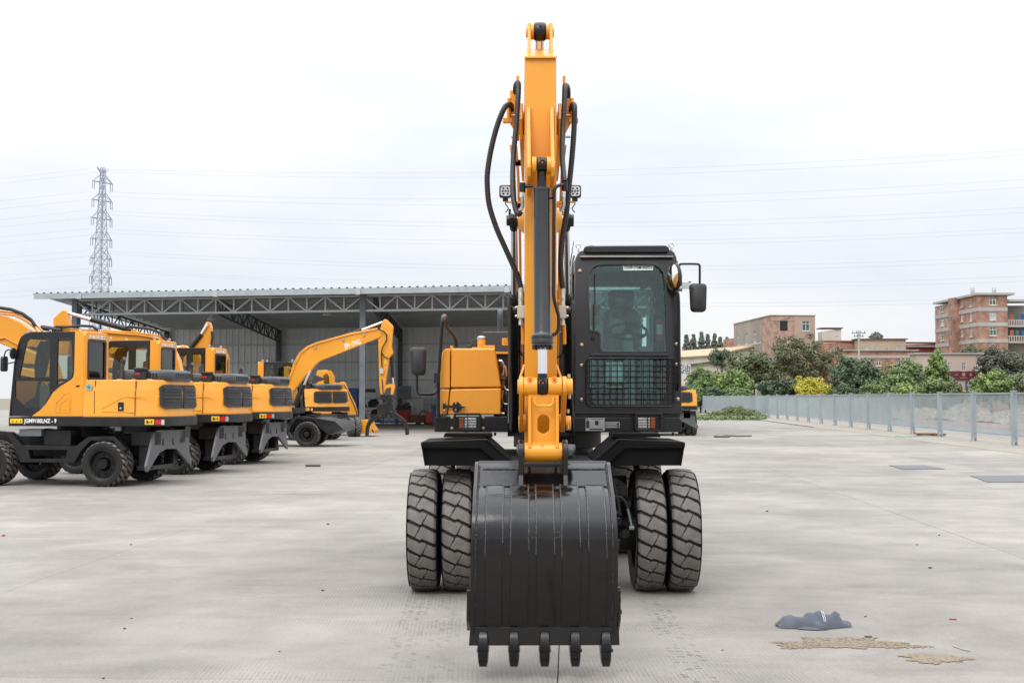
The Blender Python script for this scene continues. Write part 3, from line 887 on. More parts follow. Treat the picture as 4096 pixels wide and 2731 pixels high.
# seat, steering wheel, consoles, extinguisher, fan
YS = 12.62
def cushion(mb, x0, y0, x1, y1, Y, d, r=.3):
    pts = rrect(x0, y0, x1, y1, min(x1 - x0, y1 - y0) * r, 6)
    cx, cy_ = (x0 + x1) / 2, (y0 + y1) / 2
    rings = []
    for w, k in ((0, .80), (d * .15, .94), (d * .45, 1.0), (d * .8, .97), (d, .85)):
        rings.append([FY(Y)(cx + (u - cx) * k, cy_ + (v - cy_) * k, w) for u, v in pts])
    mb.loft(rings)
b = MB(); cushion(b, 2425, 1157, 2547, 1238, YS + .08, .12, .42); cushion(b, 2402, 1232, 2572, 1412, YS, .16, .25)
cushion(b, 2412, 1395, 2566, 1450, YS - .42, .5, .3)
part(b, 'driver_seat', 'seat', cab, smooth=60, split=False)
b = MB()
for k, (x0, y0, x1, y1) in enumerate(((2414, 1160, 2432, 1240), (2540, 1165, 2552, 1238), (2395, 1236, 2414, 1400), (2556, 1236, 2574, 1310))):
    ptsf = []
    for i in range(9):
        t = i / 8
        ptsf.append([P(x0 + (x1 - x0) * random.random() * .5, y0 + (y1 - y0) * t, YS - .01 + .03 * random.random()), P(x1 - (x1 - x0) * random.random() * .4, y0 + (y1 - y0) * t, YS - .02 + .05 * random.random())])
    o_ = len(b.v); b.v += [tuple(q) for pr in ptsf for q in pr]
    for i in range(8):
        b.f.append([o_ + 2 * i, o_ + 2 * i + 1, o_ + 2 * i + 3, o_ + 2 * i + 2]); b.m.append(0)
part(b, 'plastic_wrap', 'plasticfilm', cab)
b = MB(); c = P(2512, 1325, 12.12)
tilt = Matrix.Rotation(R(28), 3, 'X')
b.tube([c + tilt @ Vector((.18 * math.cos(a), .18 * math.sin(a), 0)) for a in np.linspace(0, 2 * math.pi, 33)[:-1]], .014, 8, closed=True)
for a in (R(90), R(210), R(330)):
    b.tube([c + tilt @ Vector((.17 * math.cos(a), .17 * math.sin(a), 0)), c + tilt @ Vector((0, 0, -.03))], .012, 6)
b.cyl(c + tilt @ Vector((0, 0, -.05)), c + tilt @ Vector((0, 0, .005)), .045, n=14)
part(b, 'steering_wheel', 'ink', cab)
b = MB(); b.tube([c + Vector((0, 0, -.04)), c + Vector((0, -.06, -.3)), c + Vector((0, -.14, -.75))], [.04, .055, .06], 10)
prect(b, 2386, 1390, 2425, 1560, 12.3, .5); prect(b, 2560, 1385, 2612, 1560, 12.3, .5)
b.tube([P(2590, 1385, 12.3), P(2596, 1330, 12.25)], [.012, .02], 8); b.tube([P(2404, 1390, 12.3), P(2400, 1340, 12.25)], [.012, .02], 8)
prect(b, 2600, 1180, 2608, 1560, 12.9, .05)
part(b, 'console', 'interior', cab)
b = MB(); c = P(2641, 1275, 12.55); c2 = P(2641, 1362, 12.55)
b.lathe(c2, (0, 0, 1), [(.034, 0), (.036, .01), (.036, .19), (.02, .215), (.012, .22)], 14); part(b, 'fire_extinguisher', 'red', cab)
b = MB(); b.lathe(c2 + Vector((0, 0, .06)), (0, 0, 1), [(.0365, 0), (.0365, .10)], 14, cap=False); part(b, 'extinguisher_label', 'white', cab)
b = MB(); c = P(2574, 1145, 12.3)
for r_ in (.075, .055, .035, .015):
    b.tube([c + Vector((r_ * math.cos(a), .01, r_ * math.sin(a))) for a in np.linspace(0, 2 * math.pi, 21)[:-1]], .003, 5, closed=True)
for k in range(10):
    a = k * math.pi / 5; b.tube([c, c + Vector((.075 * math.cos(a), .01, .075 * math.sin(a)))], .002, 4)
b.cyl(c + Vector((.0, .02, 0)), c + Vector((0, .09, 0)), .03, n=10); b.tube([c + Vector((0, .05, 0)), P(2600, 1150, 12.7)], .01, 6)
part(b, 'fan', 'interior', cab)
b = MB()
for y in (1198, 1243):
    c = P(2607, y, 12.6); b.tube([c + Vector((.03 * math.cos(a), 0, .034 * math.sin(a))) for a in np.linspace(0, 2 * math.pi, 17)[:-1]], .006, 6, closed=True)
part(b, 'cup_ring', 'chrome', cab)
b = MB(); prect(b, 2364, 1216, 2404, 1265, 13.25, .003); part(b, 'notice', 'yellow', cab)
b = MB(); 
for k in range(5): prect(b, 2368, 1226 + k * 7, 2400 - (k % 2) * 6, 1228.5 + k * 7, 13.246, .003)
part(b, 'notice_print', 'ink', cab)
b = MB(); prect(b, 2365, 1528, 2560, 1546, 12.8, .02); part(b, 'floor_trim', 'orange_dull', cab)
b = MB(); prect(b, 2656, 1500, 2662, 1600, 12.2, .02); part(b, 'lever', 'red', cab)

# ================================================================= boom
def bx(Y): return 0.176 + 0.02 * (Y - 7.6)
def shear(mb, parent, name, mats, **k):
    mb.v = [(x + bx(y), y, z) for x, y, z in mb.v]
    return part(mb, name, mats, parent, **k)
boom = bpy.data.objects.new('boom', None); COL.objects.link(boom); boom.parent = ROOT; boom.empty_display_size = .2
b = MB()
bp = [(12.2, 1.36), (12.28, 1.62), (11.9, 2.25), (11.35, 2.92), (10.8, 3.38), (10.2, 3.62), (9.5, 3.70), (8.45, 3.55), (8.45, 3.27), (9.4, 3.22), (9.95, 3.06), (10.5, 2.70), (11.2, 2.0), (11.8, 1.36)]
b.prism(bp, -.122, .122, SIDE)
shear(b, boom, 'boom_box', 'orange', bevel=.008)
b = MB()   # fork plates round the arm
z_pin = zpx(494, 8.02)
for s in (-1, 1):
    x0, x1 = sorted((s * .114, s * .134))
    b.prism([(9.2, 3.68), (8.4, 3.55), (8.1, z_pin + .13), (7.97, z_pin + .12), (7.89, z_pin), (7.95, z_pin - .12), (8.1, z_pin - .14), (8.5, 3.22), (9.2, 3.22)], x0, x1, SIDE)
    b.cyl((s * .105, 8.02, z_pin), (s * .150, 8.02, z_pin), .075, n=24)
shear(b, boom, 'boom_fork', 'orange', bevel=.004)
b = MB()
for s in (-1, 1):
    b.prism([(8.05, z_pin + .33), (7.98, z_pin + .30), (7.98, z_pin - .06), (8.1, z_pin - .1)], s * .150 - .006, s * .150 + .012, SIDE)
    b.box(s * .172 - .024, s * .172 + .024, 7.95, 7.98, z_pin + .05, z_pin + .20) if s < 0 else b.box(s * .166 - .02, s * .166 + .02, 7.95, 7.98, z_pin + .0, z_pin + .24)
    b.prism([(s * .150, z_pin - .10), (s * .195, z_pin - .02), (s * .19, z_pin + .05), (s * .150, z_pin + .08)], 7.93, 7.955, lambda u, v, w: Vector((u, w, v)))
    b.box(s * .21 - .03, s * .21 + .03, 7.90, 7.94, z_pin - .02, z_pin + .01)
    b.tube([(s * .205, 7.92, z_pin), (s * .20, 7.92, z_pin + .14)], .014, 8)
shear(b, boom, 'hose_bracket', 'orange', bevel=.003)
b = MB()
for s, yy in ((-1, (456, 700)), (1, (470, 716))):
    for py in (462, 548, 718):
        c = P(2100 - 46 if s < 0 else 2228 + 44, py, 7.9)
        b.cyl(c + Vector((-.015, 0, 0)), c + Vector((.015, 0, 0)), .008, n=8)
part(b, 'bracket_bolt', 'brass', boom)
b = MB()  # steel pipes along the boom
for s, off in ((-1, .165), (-1, .195), (1, .165)):
    b.tube(smoothpath([(s * off, 8.3, 3.30), (s * off, 9.3, 3.30), (s * off, 10.0, 3.12), (s * off, 10.6, 2.75), (s * off, 11.5, 1.85)], 6), .011, 8)
    for yy, zz in ((8.9, 3.3), (9.9, 3.15), (10.9, 2.47)):
        b.box(s * off - (.06 if s > 0 else .012), s * off + (.012 if s > 0 else .06), yy - .02, yy + .02, zz - .018, zz + .018)
shear(b, boom, 'boom_pipe', 'orange')
# boom cylinder brackets (pyramids on the boom flanks)
zc = zpx(882, 9.3)
b = MB()
for s in (-1, 1):
    b.loft([[Vector((s * .12, 9.3 + .10 * math.cos(a), zc + .10 * math.sin(a))) for a in np.linspace(0, 2 * math.pi, 17)[:-1]], [Vector((s * .165, 9.3 + .06 * math.cos(a), zc + .06 * math.sin(a))) for a in np.linspace(0, 2 * math.pi, 17)[:-1]]])
shear(b, boom, 'pin_boss', 'orange')
for s in (-1, 1):
    top = Vector((P(2055 if s < 0 else 2265, 880, 9.3).x, 9.3, zc))
    joint = P(2056 if s < 0 else 2270, 1188, 10.15)
    foot = P(2060 if s < 0 else 2276, 1700, 11.5)
    b = MB()
    b.lathe(top + (Vector((-.055 if s < 0 else -.02, 0, 0))), (1, 0, 0), [(.036, 0), (.040, .006), (.040, .022), (.052, .024), (.052, .05), (.046, .054), (.046, .075)], 18)
    d_ = (joint - top).normalized()
    b.cyl(top, top + d_ * .10, .034, .030, n=14)
    b.cyl(top + Vector((-.03, 0, .04)), top + Vector((-.03, 0, .085)), .009, n=8)
    cyl_o = part(b, 'boom_cylinder', 'black', ROOT)
    b = MB(); b.cyl(top + d_ * .09, joint + d_ * .1, .0225, n=20); part(b, 'rod', 'chrome', cyl_o)
    b = MB(); d2 = (foot - joint).normalized()
    L = (foot - joint).length
    b.lathe(joint, d2, [(.030, -.03), (.043, -.028), (.046, -.02), (.046, .06), (.055, .065), (.055, L * .55), (.058, L), (.05, L + .05)], 24)
    for k in range(8):
        a = 2 * math.pi * k / 8
        n1 = d2.orthogonal().normalized(); n2 = d2.cross(n1)
        q = joint - d2 * .02 + n1 * .036 * math.cos(a) + n2 * .036 * math.sin(a)
        b.cyl(q, q - d2 * .014, .007, n=6)
    part(b, 'barrel', 'black', cyl_o)
    b = MB(); sx = 1 if s < 0 else -1
    off = Vector((sx * .045, -.05, 0))
    b.tube(smoothpath([joint + d2 * .18 + off, joint + d2 * .5 + off, joint + d2 * .68 + off, joint + d2 * .72 + off + Vector((sx * .06, -.02, -.03)), joint + d2 * .76 + off + Vector((sx * .13, -.02, -.05))], 5), .011, 8)
    b.tube(smoothpath([foot - d2 * .1 + off, foot - d2 * .45 + off, foot - d2 * .55 + off + Vector((sx * .02, 0, 0.02)), foot - d2 * .58 + off + Vector((sx * .11, 0, .03))], 5), .011, 8)
    part(b, 'oil_pipe', 'black', cyl_o)
# work lamps on the boom
for s, cx, rot in ((-1, 2022, 8), (1, 2300, -8)):
    Y = 8.95
    c = P(cx, 765, Y)
    b = MB(); w = .0445
    pts = rrect(-w, -w, w, w, .016, 5)
    b.loft([[c + Vector((u * k, d, v * k)) for u, v in pts] for d, k in ((0, .9), (.003, 1.0), (.03, 1.02), (.05, .85), (.055, .6))])
    lamp = part(b, 'work_lamp', 'plastic', boom)
    b = MB(); pts2 = rrect(-w * .8, -w * .8, w * .8, w * .8, .018, 5); b.prism([(c.x + u, c.z + v) for u, v in pts2], Y - .003, Y + .002, lambda u, v, w_: Vector((u, w_, v)))
    part(b, 'lens', 'lens', boom)
    b = MB()
    for (dx, dz) in ((-.015, .02), (.015, .02), (-.02, 0), (0, 0), (.02, 0), (-.015, -.02), (.015, -.02)):
        b.lathe(c + Vector((dx, -.003, dz)), (0, -1, 0), [(.009, 0), (.009, .0015), (.0065, .0015), (.0065, 0)], 10)
    part(b, 'diode', 'steel', boom)
    b = MB(); b.box(c.x - .02, c.x + .02, Y + .01, Y + .04, c.z - .07, c.z - .044); b.tube(smoothpath([c + Vector((0, .03, -.07)), c + Vector((-s * .0, .03, -.09)), c + Vector((s * -.02, .03, -.12)), c + Vector((0.0, .03, -.15))], 4), .004, 6); part(b, 'lamp_mount', 'black', boom)
    b = MB(); b.box(min(c.x, c.x - s * .13), max(c.x, c.x - s * .13), Y + .015, Y + .03, c.z - .082, c.z - .07); part(b, 'lamp_bracket', 'orange', boom)

# ================================================================= arm (stick)
XS = 0.176
arm = bpy.data.objects.new('arm', None); COL.objects.link(arm); arm.parent = ROOT; arm.empty_display_size = .2
b = MB()
b.prism(YZ([(7.62, 232), (7.60, 700), (7.61, 1400), (7.66, 1780), (7.70, 1850), (7.84, 1850), (7.88, 1740), (8.0, 1000), (8.18, 520), (8.1, 300), (7.95, 222)]), XS - .097, XS + .097, SIDE)
part(b, 'arm_box', 'orange', arm, bevel=.006)
b = MB()
b.prism(YZ([(7.60, 234), (7.60, 226), (7.97, 196), (7.97, 205)]), XS - .101, XS + .101, SIDE)
part(b, 'top_plate', 'orange', arm, bevel=.003)
ze, Ye = zpx(128, 7.92), 7.92
b = MB()
for s in (-1, 1):
    x0, x1 = sorted((XS + .003 + s * .060, XS + .003 + s * .080))
    b.prism([(7.78, zpx(212, 7.78)), (7.80, zpx(175, 7.8)), (Ye - .07, ze - .02), (Ye - .055, ze + .042), (Ye, ze + .066), (Ye + .055, ze + .045), (Ye + .075, ze - .03), (8.05, zpx(215, 8.05))], x0, x1, SIDE)
    b.cyl((XS + .003 + s * .038, Ye, ze), (XS + .003 + s * .062, Ye, ze), .050, n=24)
    b.cyl((XS + .003 + s * .078, Ye, ze - .005), (XS + .003 + s * .090, Ye, ze - .005), .034, n=20)
part(b, 'arm_ear', 'orange', arm, bevel=.004)
b = MB(); b.lathe((XS + .003 - .040, Ye, ze), (1, 0, 0), [(.050, 0), (.058, .01), (.061, .04), (.058, .07), (.050, .08)], 24); b.cyl((XS + .003, Ye - .05, ze + .02), (XS + .003, Ye - .066, ze + .024), .008, n=8)
stc = part(b, 'arm_cylinder_eye', 'black', arm)
b = MB(); b.cyl((XS + .003, Ye, ze), (XS + .02, 9.4, 3.78), .030, n=20); part(b, 'arm_cylinder_rod', 'chrome', arm)
b = MB(); b.cyl((XS + .012, 8.9, 3.80), (XS + .04, 10.4, 3.78), .05, n=20); part(b, 'arm_cylinder_barrel', 'black', arm)
b = MB()   # cylinder carrier plates on the face of the arm
for x0, x1 in ((2108, 2123), (2203, 2218)):
    b.prism(YZ([(7.62, 428), (7.575, 432), (7.53, 500), (7.45, 600), (7.395, 640), (7.385, 670), (7.41, 705), (7.62, 790)]), xpx(x0, 7.5), xpx(x1, 7.5), SIDE)
    zz = zpx(660, 7.44)
for x0, x1 in ((2110, 2122), (2128, 2146), (2188, 2206), (2206, 2222)):
    b.cyl((xpx(x0, 7.44), 7.44, zpx(662, 7.44)), (xpx(x1, 7.44), 7.44, zpx(662, 7.44)), .052 if x0 in (2128, 2188) else .03, n=24)
part(b, 'cylinder_carrier', 'orange', arm, bevel=.004)
b = MB()   # weld fillets
for x in (2107.5, 2124, 2202, 2219):
    b.tube([P(x, y, 7.603) for y in range(430, 700, 18)], [.004 + .002 * random.random() for _ in range(15)], 6)
part(b, 'weld_or_crevice_shade', 'orange', arm)
b = MB()   # side stiffener frames on the lower arm
for s in (-1, 1):
    b.tube([(XS + s * .10, 7.75, zpx(1460, 7.75)), (XS + s * .135, 7.70, zpx(1530, 7.7)), (XS + s * .10, 7.66, zpx(1570, 7.66))], .008, 6)
part(b, 'arm_bracket', 'orange', arm)
# counterbalance valves and fittings on the arm flanks
for s, px in ((-1, 2084), (1, 2250)):
    b = MB(); prect(b, px - 15, 1222, px + 15, 1272, 7.78, .08); vb = part(b, 'valve_block', mat('bare_alloy', (0.50, 0.49, 0.45), .42, metal=.5, var=.08), arm, bevel=.003)
    b = MB()
    for (y0, y1, r) in ((1150, 1192, .0165), (1192, 1204, .0195), (1204, 1222, .016), (1272, 1282, .012), (1282, 1300, .017)):
        b.cyl(P(px, y0, 7.82), P(px, y1, 7.82), r, n=6 if r > .0168 and y0 != 1150 else 14)
    part(b, 'hose_fitting', 'zinc', arm)
    b = MB()
    for y in (1230, 1264):
        c = P(px + s * 16, y, 7.80); b.cyl(c, c + Vector((s * .012, 0, 0)), .009, n=6)
    part(b, 'valve_plug', 'brass', arm)
    b = MB(); c = P(px + s * 20, 1240, 7.84); b.cyl(c, c + Vector((s * .02, 0, 0)), .02, n=10); part(b, 'valve_cap', 'black', arm)
    b = MB(); b.tube([P(px + 6, 1296, 7.84), P(px + 8, 1340, 7.86), P(px + 8, 1375, 7.88)], .011, 8); part(b, 'feed_pipe', 'orange', arm)

# ---- bucket cylinder on the face of the arm
top = P(2167, 660, 7.44); end = P(2170, 1546, 7.40)
d_ = (end - top).normalized()
def along(py):   # point of the axis at a pixel row
    t = (py - 660) / (1546 - 660.0); return top.lerp(end, t)
b = MB()
b.lathe(top + Vector((-.030, 0, 0)), (1, 0, 0), [(.040, 0), (.044, .006), (.044, .054), (.040, .06)], 20)
b.lathe(along(690), d_, [(.028, 0), (.027, (735 - 690) / 680), (.0285, (752 - 690) / 680)], 20)
bc = part(b, 'bucket_cylinder', 'black', ROOT)
b = MB(); s_ = 1 / 676.0
b.lathe(along(752), d_, [(.040, 0), (.051, .004), (.053, .014), (.053, .020), (.0505, .022), (.0505, (1338 - 752) * s_), (.056, (1346 - 752) * s_), (.065, (1352 - 752) * s_), (.066, (1366 - 752) * s_), (.0655, (1367 - 752) * s_), (.066, (1368 - 752) * s_), (.066, (1382 - 752) * s_), (.060, (1386 - 752) * s_), (.060, (1392 - 752) * s_)], 40)
part(b, 'barrel', mat('cylinder_black_paint', (0.012, 0.0125, 0.0145), .2, var=.12, vscale=3, spec=.7), bc, smooth=30)
b = MB()
n1 = d_.orthogonal().normalized(); n2 = d_.cross(n1)
for k in range(12):
    a = 2 * math.pi * k / 12 + .2
    q = along(1383) + n1 * .052 * math.cos(a) + n2 * .052 * math.sin(a); b.cyl(q, q + d_ * .024, .0095, n=8)
part(b, 'gland_bolt', 'black', bc)
b = MB(); b.cyl(along(1390), along(1500), .0285, n=28); part(b, 'rod', 'chrome', bc)
b = MB(); b.cyl(along(1495), along(1516), .0292, n=24)
b.lathe(end + Vector((-.031, 0, .0)), (1, 0, 0), [(.046, 0), (.057, .007), (.059, .03), (.057, .055), (.046, .062)], 24)
b.lathe(end + Vector((0, -.052, .02)), (0, -1, 0), [(.019, -.02), (.019, .012), (.013, .012), (.013, 0)], 14)
re = part(b, 'rod_eye', 'black', bc)
b = MB(); b.ball(end + Vector((0, -.058, .02)), .008, 8); b.ball(top + Vector((.002, -.05, .004)), .008, 8)
part(b, 'grease_cap', 'red', bc)
b = MB(); b.lathe(top + Vector((.002, -.040, .004)), (0, -1, 0), [(.018, -.02), (.018, .01), (.013, .01), (.013, .002)], 14); part(b, 'grease_port', 'black', bc)
# ports and pipe
b = MB()
b.cyl(P(2134, 745, 7.44), P(2112, 745, 7.44), .009, n=10)
b.cyl(P(2090, 732, 7.46), P(2090, 770, 7.46), .0185, n=18); b.cyl(P(2258, 727, 7.46), P(2258, 764, 7.46), .0185, n=18)
b.cyl(P(2100, 745, 7.45), P(2114, 745, 7.45), .013, n=10)
b.tube(smoothpath([P(2256, 738, 7.45), P(2237, 742, 7.42), P(2222, 752, 7.41), P(2216, 775, 7.41), P(2216, 850, 7.41), P(2215, 1100, 7.40), P(2215, 1180, 7.40), P(2222, 1220, 7.40), P(2234, 1265, 7.40), P(2234, 1310, 7.40), P(2225, 1332, 7.40), P(2205, 1342, 7.40)], 6), .0105, 10)
b.cyl(P(2203, 793, 7.43), P(2216, 793, 7.41), .006, n=8)
part(b, 'port_pipe', 'black', bc)
b = MB()
for px in (2088, 2252):
    b.cyl(P(px, 770, 7.46), P(px, 790, 7.46), .0175, n=6)
    b.tube(smoothpath([P(px, 788, 7.46), P(px + 2, 815, 7.47), P(px - 1, 832, 7.48), P(px - 10, 846, 7.49)], 5), .0115, 10)
part(b, 'elbow_fitting', 'zinc', bc)

# ---- corrugated hoses
def hose(pts, r=.0165, pitch=.0165):
    path = resample(smoothpath([P(*p) for p in pts], 12), pitch / 2)
    rs = [r * (1.06 if i % 2 else .93) for i in range(len(path))]
    b = MB(); b.tube(path, rs, 10); return part(b, 'hydraulic_hose', 'rubberhose', ROOT, smooth=60)
hose([(2045, 440, 7.95), (2044, 424, 7.90), (2034, 419, 7.84), (2016, 436, 7.80), (1990, 500, 7.80), (1966, 590, 7.80), (1951, 680, 7.80), (1949, 740, 7.80), (1957, 820, 7.80), (1985, 910, 7.80), (2020, 990, 7.80), (2056, 1070, 7.81), (2075, 1115, 7.82), (2083, 1152, 7.82)], .0175)
hose([(2062, 400, 8.0), (2062, 350, 7.92), (2070, 332, 7.84), (2074, 345, 7.78), (2072, 400, 7.74), (2063, 520, 7.70), (2053, 640, 7.66), (2051, 740, 7.58), (2055, 800, 7.53), (2065, 845, 7.50), (2075, 858, 7.49), (2084, 846, 7.485)], .0165)
hose([(2272, 420, 8.0), (2272, 360, 7.92), (2262, 342, 7.84), (2259, 360, 7.78), (2257, 420, 7.74), (2251, 520, 7.70), (2249, 620, 7.62), (2254, 690, 7.52), (2258, 728, 7.47)], .0165)
hose([(2286, 450, 7.95), (2286, 430, 7.90), (2294, 420, 7.84), (2298, 436, 7.80), (2296, 520, 7.80), (2287, 640, 7.80), (2276, 745, 7.80), (2266, 850, 7.80), (2250, 950, 7.80), (2243, 1040, 7.80), (2245, 1100, 7.81), (2251, 1156, 7.82)], .0175)

# ================================================================= linkage and bucket
lk = bpy.data.objects.new('bucket_linkage', None); COL.objects.link(lk); lk.parent = ROOT; lk.empty_display_size = .2
def xcyl(mb, px0, px1, py, Y, r, n=24, mi=0):
    z = zpx(py, Y); mb.cyl((xpx(px0, Y), Y, z), (xpx(px1, Y), Y, z), r, n=n, mi=mi)
b = MB()
xcyl(b, 2095, 2149, 1546, 7.40, .0555, 32); xcyl(b, 2193, 2247, 1546, 7.40, .0555, 32)
xcyl(b, 2097, 2248, 1806, 7.37, .0545, 32)
for x in (2120, 2218):
    c = P(x, 1522, 7.365); b.lathe(c, (0, -.75, .66), [(.021, -.03), (.021, .012), (.015, .012), (.015, .004)], 18)
for x0, x1 in ((2113, 2125), (2223, 2235)):
    b.prism(YZ([(7.335, 1580), (7.330, 1690), (7.315, 1790), (7.345, 1800), (7.50, 1790), (7.50, 1590)]), xpx(x0, 7.33), xpx(x1, 7.33), SIDE)
oval = [(2174 + 24 * math.cos(a), 1696 + (14 if math.sin(a) > 0 else -14) + 24 * math.sin(a)) for a in np.linspace(0, 2 * math.pi, 29)[:-1]]
b.panel([(2122, 1575), (2226, 1575), (2226, 1775), (2122, 1775)], [oval], .03, .055, FY(7.34))
b.prism([(2122, 1768), (2226, 1768), (2224, 1785), (2124, 1785)], .0, .05, FY(7.34))
part(b, 'bucket_link', 'orange', lk, bevel=.004)
b = MB(); b.tube(smoothpath([P(2138, 1588, 7.33), P(2139, 1610, 7.325), P(2146, 1620, 7.325), P(2160, 1622, 7.325), P(2190, 1622, 7.325), P(2204, 1620, 7.325), P(2211, 1610, 7.325), P(2212, 1588, 7.33)], 4), .0075, 8); part(b, 'link_handle', 'orange', lk)
b = MB()
for s, (xa, xb, xc, xd) in ((-1, (2077, 2094, 2070, 2081)), (1, (2249, 2266, 2262, 2290))):
    zz0, zz1 = zpx(1546, 7.40), zpx(1690, 7.66)
    x0, x1 = xpx(xa, 7.40), xpx(xb, 7.40)
    ring = []
    A0 = math.atan2(zz0 - zz1, 7.40 - 7.66)
    ol = [(7.40 + .062 * math.cos(A0 + t), zz0 + .062 * math.sin(A0 + t)) for t in np.linspace(-1.6, 1.6, 11)] + [(7.66 + .058 * math.cos(A0 + math.pi + t), zz1 + .058 * math.sin(A0 + math.pi + t)) for t in np.linspace(-1.6, 1.6, 11)]
    b.prism(ol, x0, x1, SIDE)
    xcyl(b, xc, xd, 1546, 7.40, .042 if s < 0 else .048, 24)
    xcyl(b, 2074 if s < 0 else 2262, 2102 if s < 0 else 2283, 1692, 7.64, .045, 24)
    xcyl(b, 2093 if s < 0 else 2236, 2104 if s < 0 else 2247, 1690, 7.66, .052, 24)
part(b, 'idler_link', 'orange', lk, bevel=.004)
b = MB()
for px, py, Y in ((2276, 1504, 7.40), (2278, 1586, 7.40), (2272, 1644, 7.62), (2272, 1706, 7.6)):
    c = P(px, py, Y); b.cyl(c - Vector((0, 0, .012)), c + Vector((0, 0, .012)), .010, n=6)
part(b, 'keeper_bolt', 'brass', lk)
b = MB()
for px, py, Y in ((2120, 1520, 7.355), (2218, 1520, 7.355)):
    b.ball(P(px, py, Y), .010, 8)
c = P(2170, 1787, 7.33); b.ball(c, (.006, .006, .012), 8)
part(b, 'grease_cap', 'red', lk)

bucket = bpy.data.objects.new('bucket', None); COL.objects.link(bucket); bucket.parent = ROOT; bucket.empty_display_size = .2
XB = P(2176, 2200, 7.1).x
prof = [(7.275, 2560), (7.235, 2505), (7.175, 2440), (7.115, 2370), (7.065, 2300), (7.035, 2230), (7.025, 2170), (7.035, 2110), (7.065, 2060), (7.105, 2020), (7.16, 1985), (7.225, 1958), (7.28, 1944)]
prof = [(Y, zpx(py, Y)) for Y, py in prof]
def smooth2(pr, sub=4): return [(p.x, p.y) for p in smoothpath([Vector((a, c, 0)) for a, c in pr], sub)]
prof = smooth2(prof)
upper = [(7.28, zpx(1944, 7.28)), (7.405, zpx(1873, 7.405)), (7.43, zpx(1858, 7.43)), (7.47, zpx(1850, 7.47)), (7.52, zpx(1860, 7.52))]
def ribbon(mb, pr, x0, x1, out, thick):
    """sheet that follows a (Y, z) curve; out = how proud it stands"""
    n = len(pr); O = []; I = []
    for i in range(n):
        a = Vector(pr[max(0, i - 1)]); c = Vector(pr[min(n - 1, i + 1)]); t = (c - a).normalized()
        nrm = Vector((-t.y, t.x)) if (-t.y) < 0 else Vector((t.y, -t.x))
        p = Vector(pr[i]); O.append(p + nrm * out); I.append(p + nrm * (out - thick))
    v = []
    for q in O: v += [(x0, q.x, q.y), (x1, q.x, q.y)]
    for q in I: v += [(x0, q.x, q.y), (x1, q.x, q.y)]
    fs = []; m_ = 2 * n
    for i in range(n - 1):
        a = 2 * i
        fs += [(a, a + 1, a + 3, a + 2), (m_ + a, m_ + a + 2, m_ + a + 3, m_ + a + 1), (a, a + 2, m_ + a + 2, m_ + a), (a + 1, m_ + a + 1, m_ + a + 3, a + 3)]
    fs += [(0, m_, m_ + 1, 1), (m_ - 2, m_ - 1, 2 * m_ - 1, 2 * m_ - 2)]
    mb.add(v, fs); return O
HB = .392
b = MB(); ribbon(b, prof, XB - HB, XB + HB, 0, .014); part(b, 'shell', 'bucket', bucket, smooth=30)
b = MB()
ribbon(b, upper, XB - HB, xpx(2074, 7.4), 0, .012); ribbon(b, upper, xpx(2268, 7.4), XB + HB, 0, .012); ribbon(b, upper[:3], xpx(2094, 7.4), xpx(2250, 7.4), -.02, .012)
part(b, 'top_plate', 'bucket', bucket, smooth=30)
for (xa, xb) in ((1941, 2006), (2043, 2111), (2146, 2214), (2249, 2318), (2357, 2424)):
    sub = [p for p in prof if p[1] > zpx(2500, 7.23)]
    x0, x1 = xpx(xa, 7.05), xpx(xb, 7.05)
    b = MB(); O = ribbon(b, sub, x0, x1, .010, .012); ws = part(b, 'wear_strip', 'bucket', bucket, smooth=30)
    b = MB()
    for x in (x0 - .003, x1 + .003):
        pts = [(x + .0015 * random.uniform(-1, 1), q.x + .006, q.y) for q in O if q.y > zpx(2210 + random.uniform(-50, 40), 7.03)]
        if len(pts) > 3:
            pts = resample(pts, .007)
            pts = [Vector((p.x + random.uniform(-.0012, .0012), p.y, p.z)) for p in pts]
            b.tube(pts, [.0045 + .0025 * random.random() for _ in pts], 6)
    part(b, 'weld_or_crevice_shade', 'weld', bucket)
    b = MB()  # black tubes paint crevice shade along both strip edges, no weld here
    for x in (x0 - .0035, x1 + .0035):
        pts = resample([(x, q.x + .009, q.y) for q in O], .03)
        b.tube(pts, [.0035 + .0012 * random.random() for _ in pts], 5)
    part(b, 'weld_or_crevice_shade', 'ink', bucket)
b = MB()   # welds along top edge of the shell and along the side plates
q = Vector(prof[-1])
for xa, xb in ((1925, 2072), (2270, 2432)):
    pts = resample([(xpx(xa, 7.28), q.x - .004, q.y + .002), (xpx(xb, 7.28), q.x - .004, q.y + .002)], .008)
    b.tube(pts, [.005 + .003 * random.random() for _ in pts], 6)
    pts = resample([(xpx(xa, 7.41), 7.398, zpx(1874, 7.405)), (xpx(xb, 7.41), 7.398, zpx(1874, 7.405))], .008)
    b.tube(pts, [.004 + .002 * random.random() for _ in pts], 6)
for s in (-1, 1):
    pts = resample([(XB + s * (HB - .003), p[0] - .002, p[1]) for p in prof + upper[1:3]], .008)
    b.tube(pts, [.0055 + .004 * random.random() for _ in pts], 6)
part(b, 'weld_or_crevice_shade', 'weld', bucket)
b = MB()
sidepoly = [(Y - .022, z) for Y, z in prof if z < zpx(2000, 7.1)] + [(7.14, zpx(1978, 7.14)), (7.26, zpx(1930, 7.26)), (7.385, zpx(1862, 7.385)), (7.41, zpx(1850, 7.41)), (7.46, zpx(1846, 7.46))] + [(7.84, zpx(1850, 7.84)), (7.86, zpx(1900, 7.86)), (7.72, zpx(2250, 7.72)), (7.50, zpx(2540, 7.5)), (7.34, zpx(2565, 7.34))]
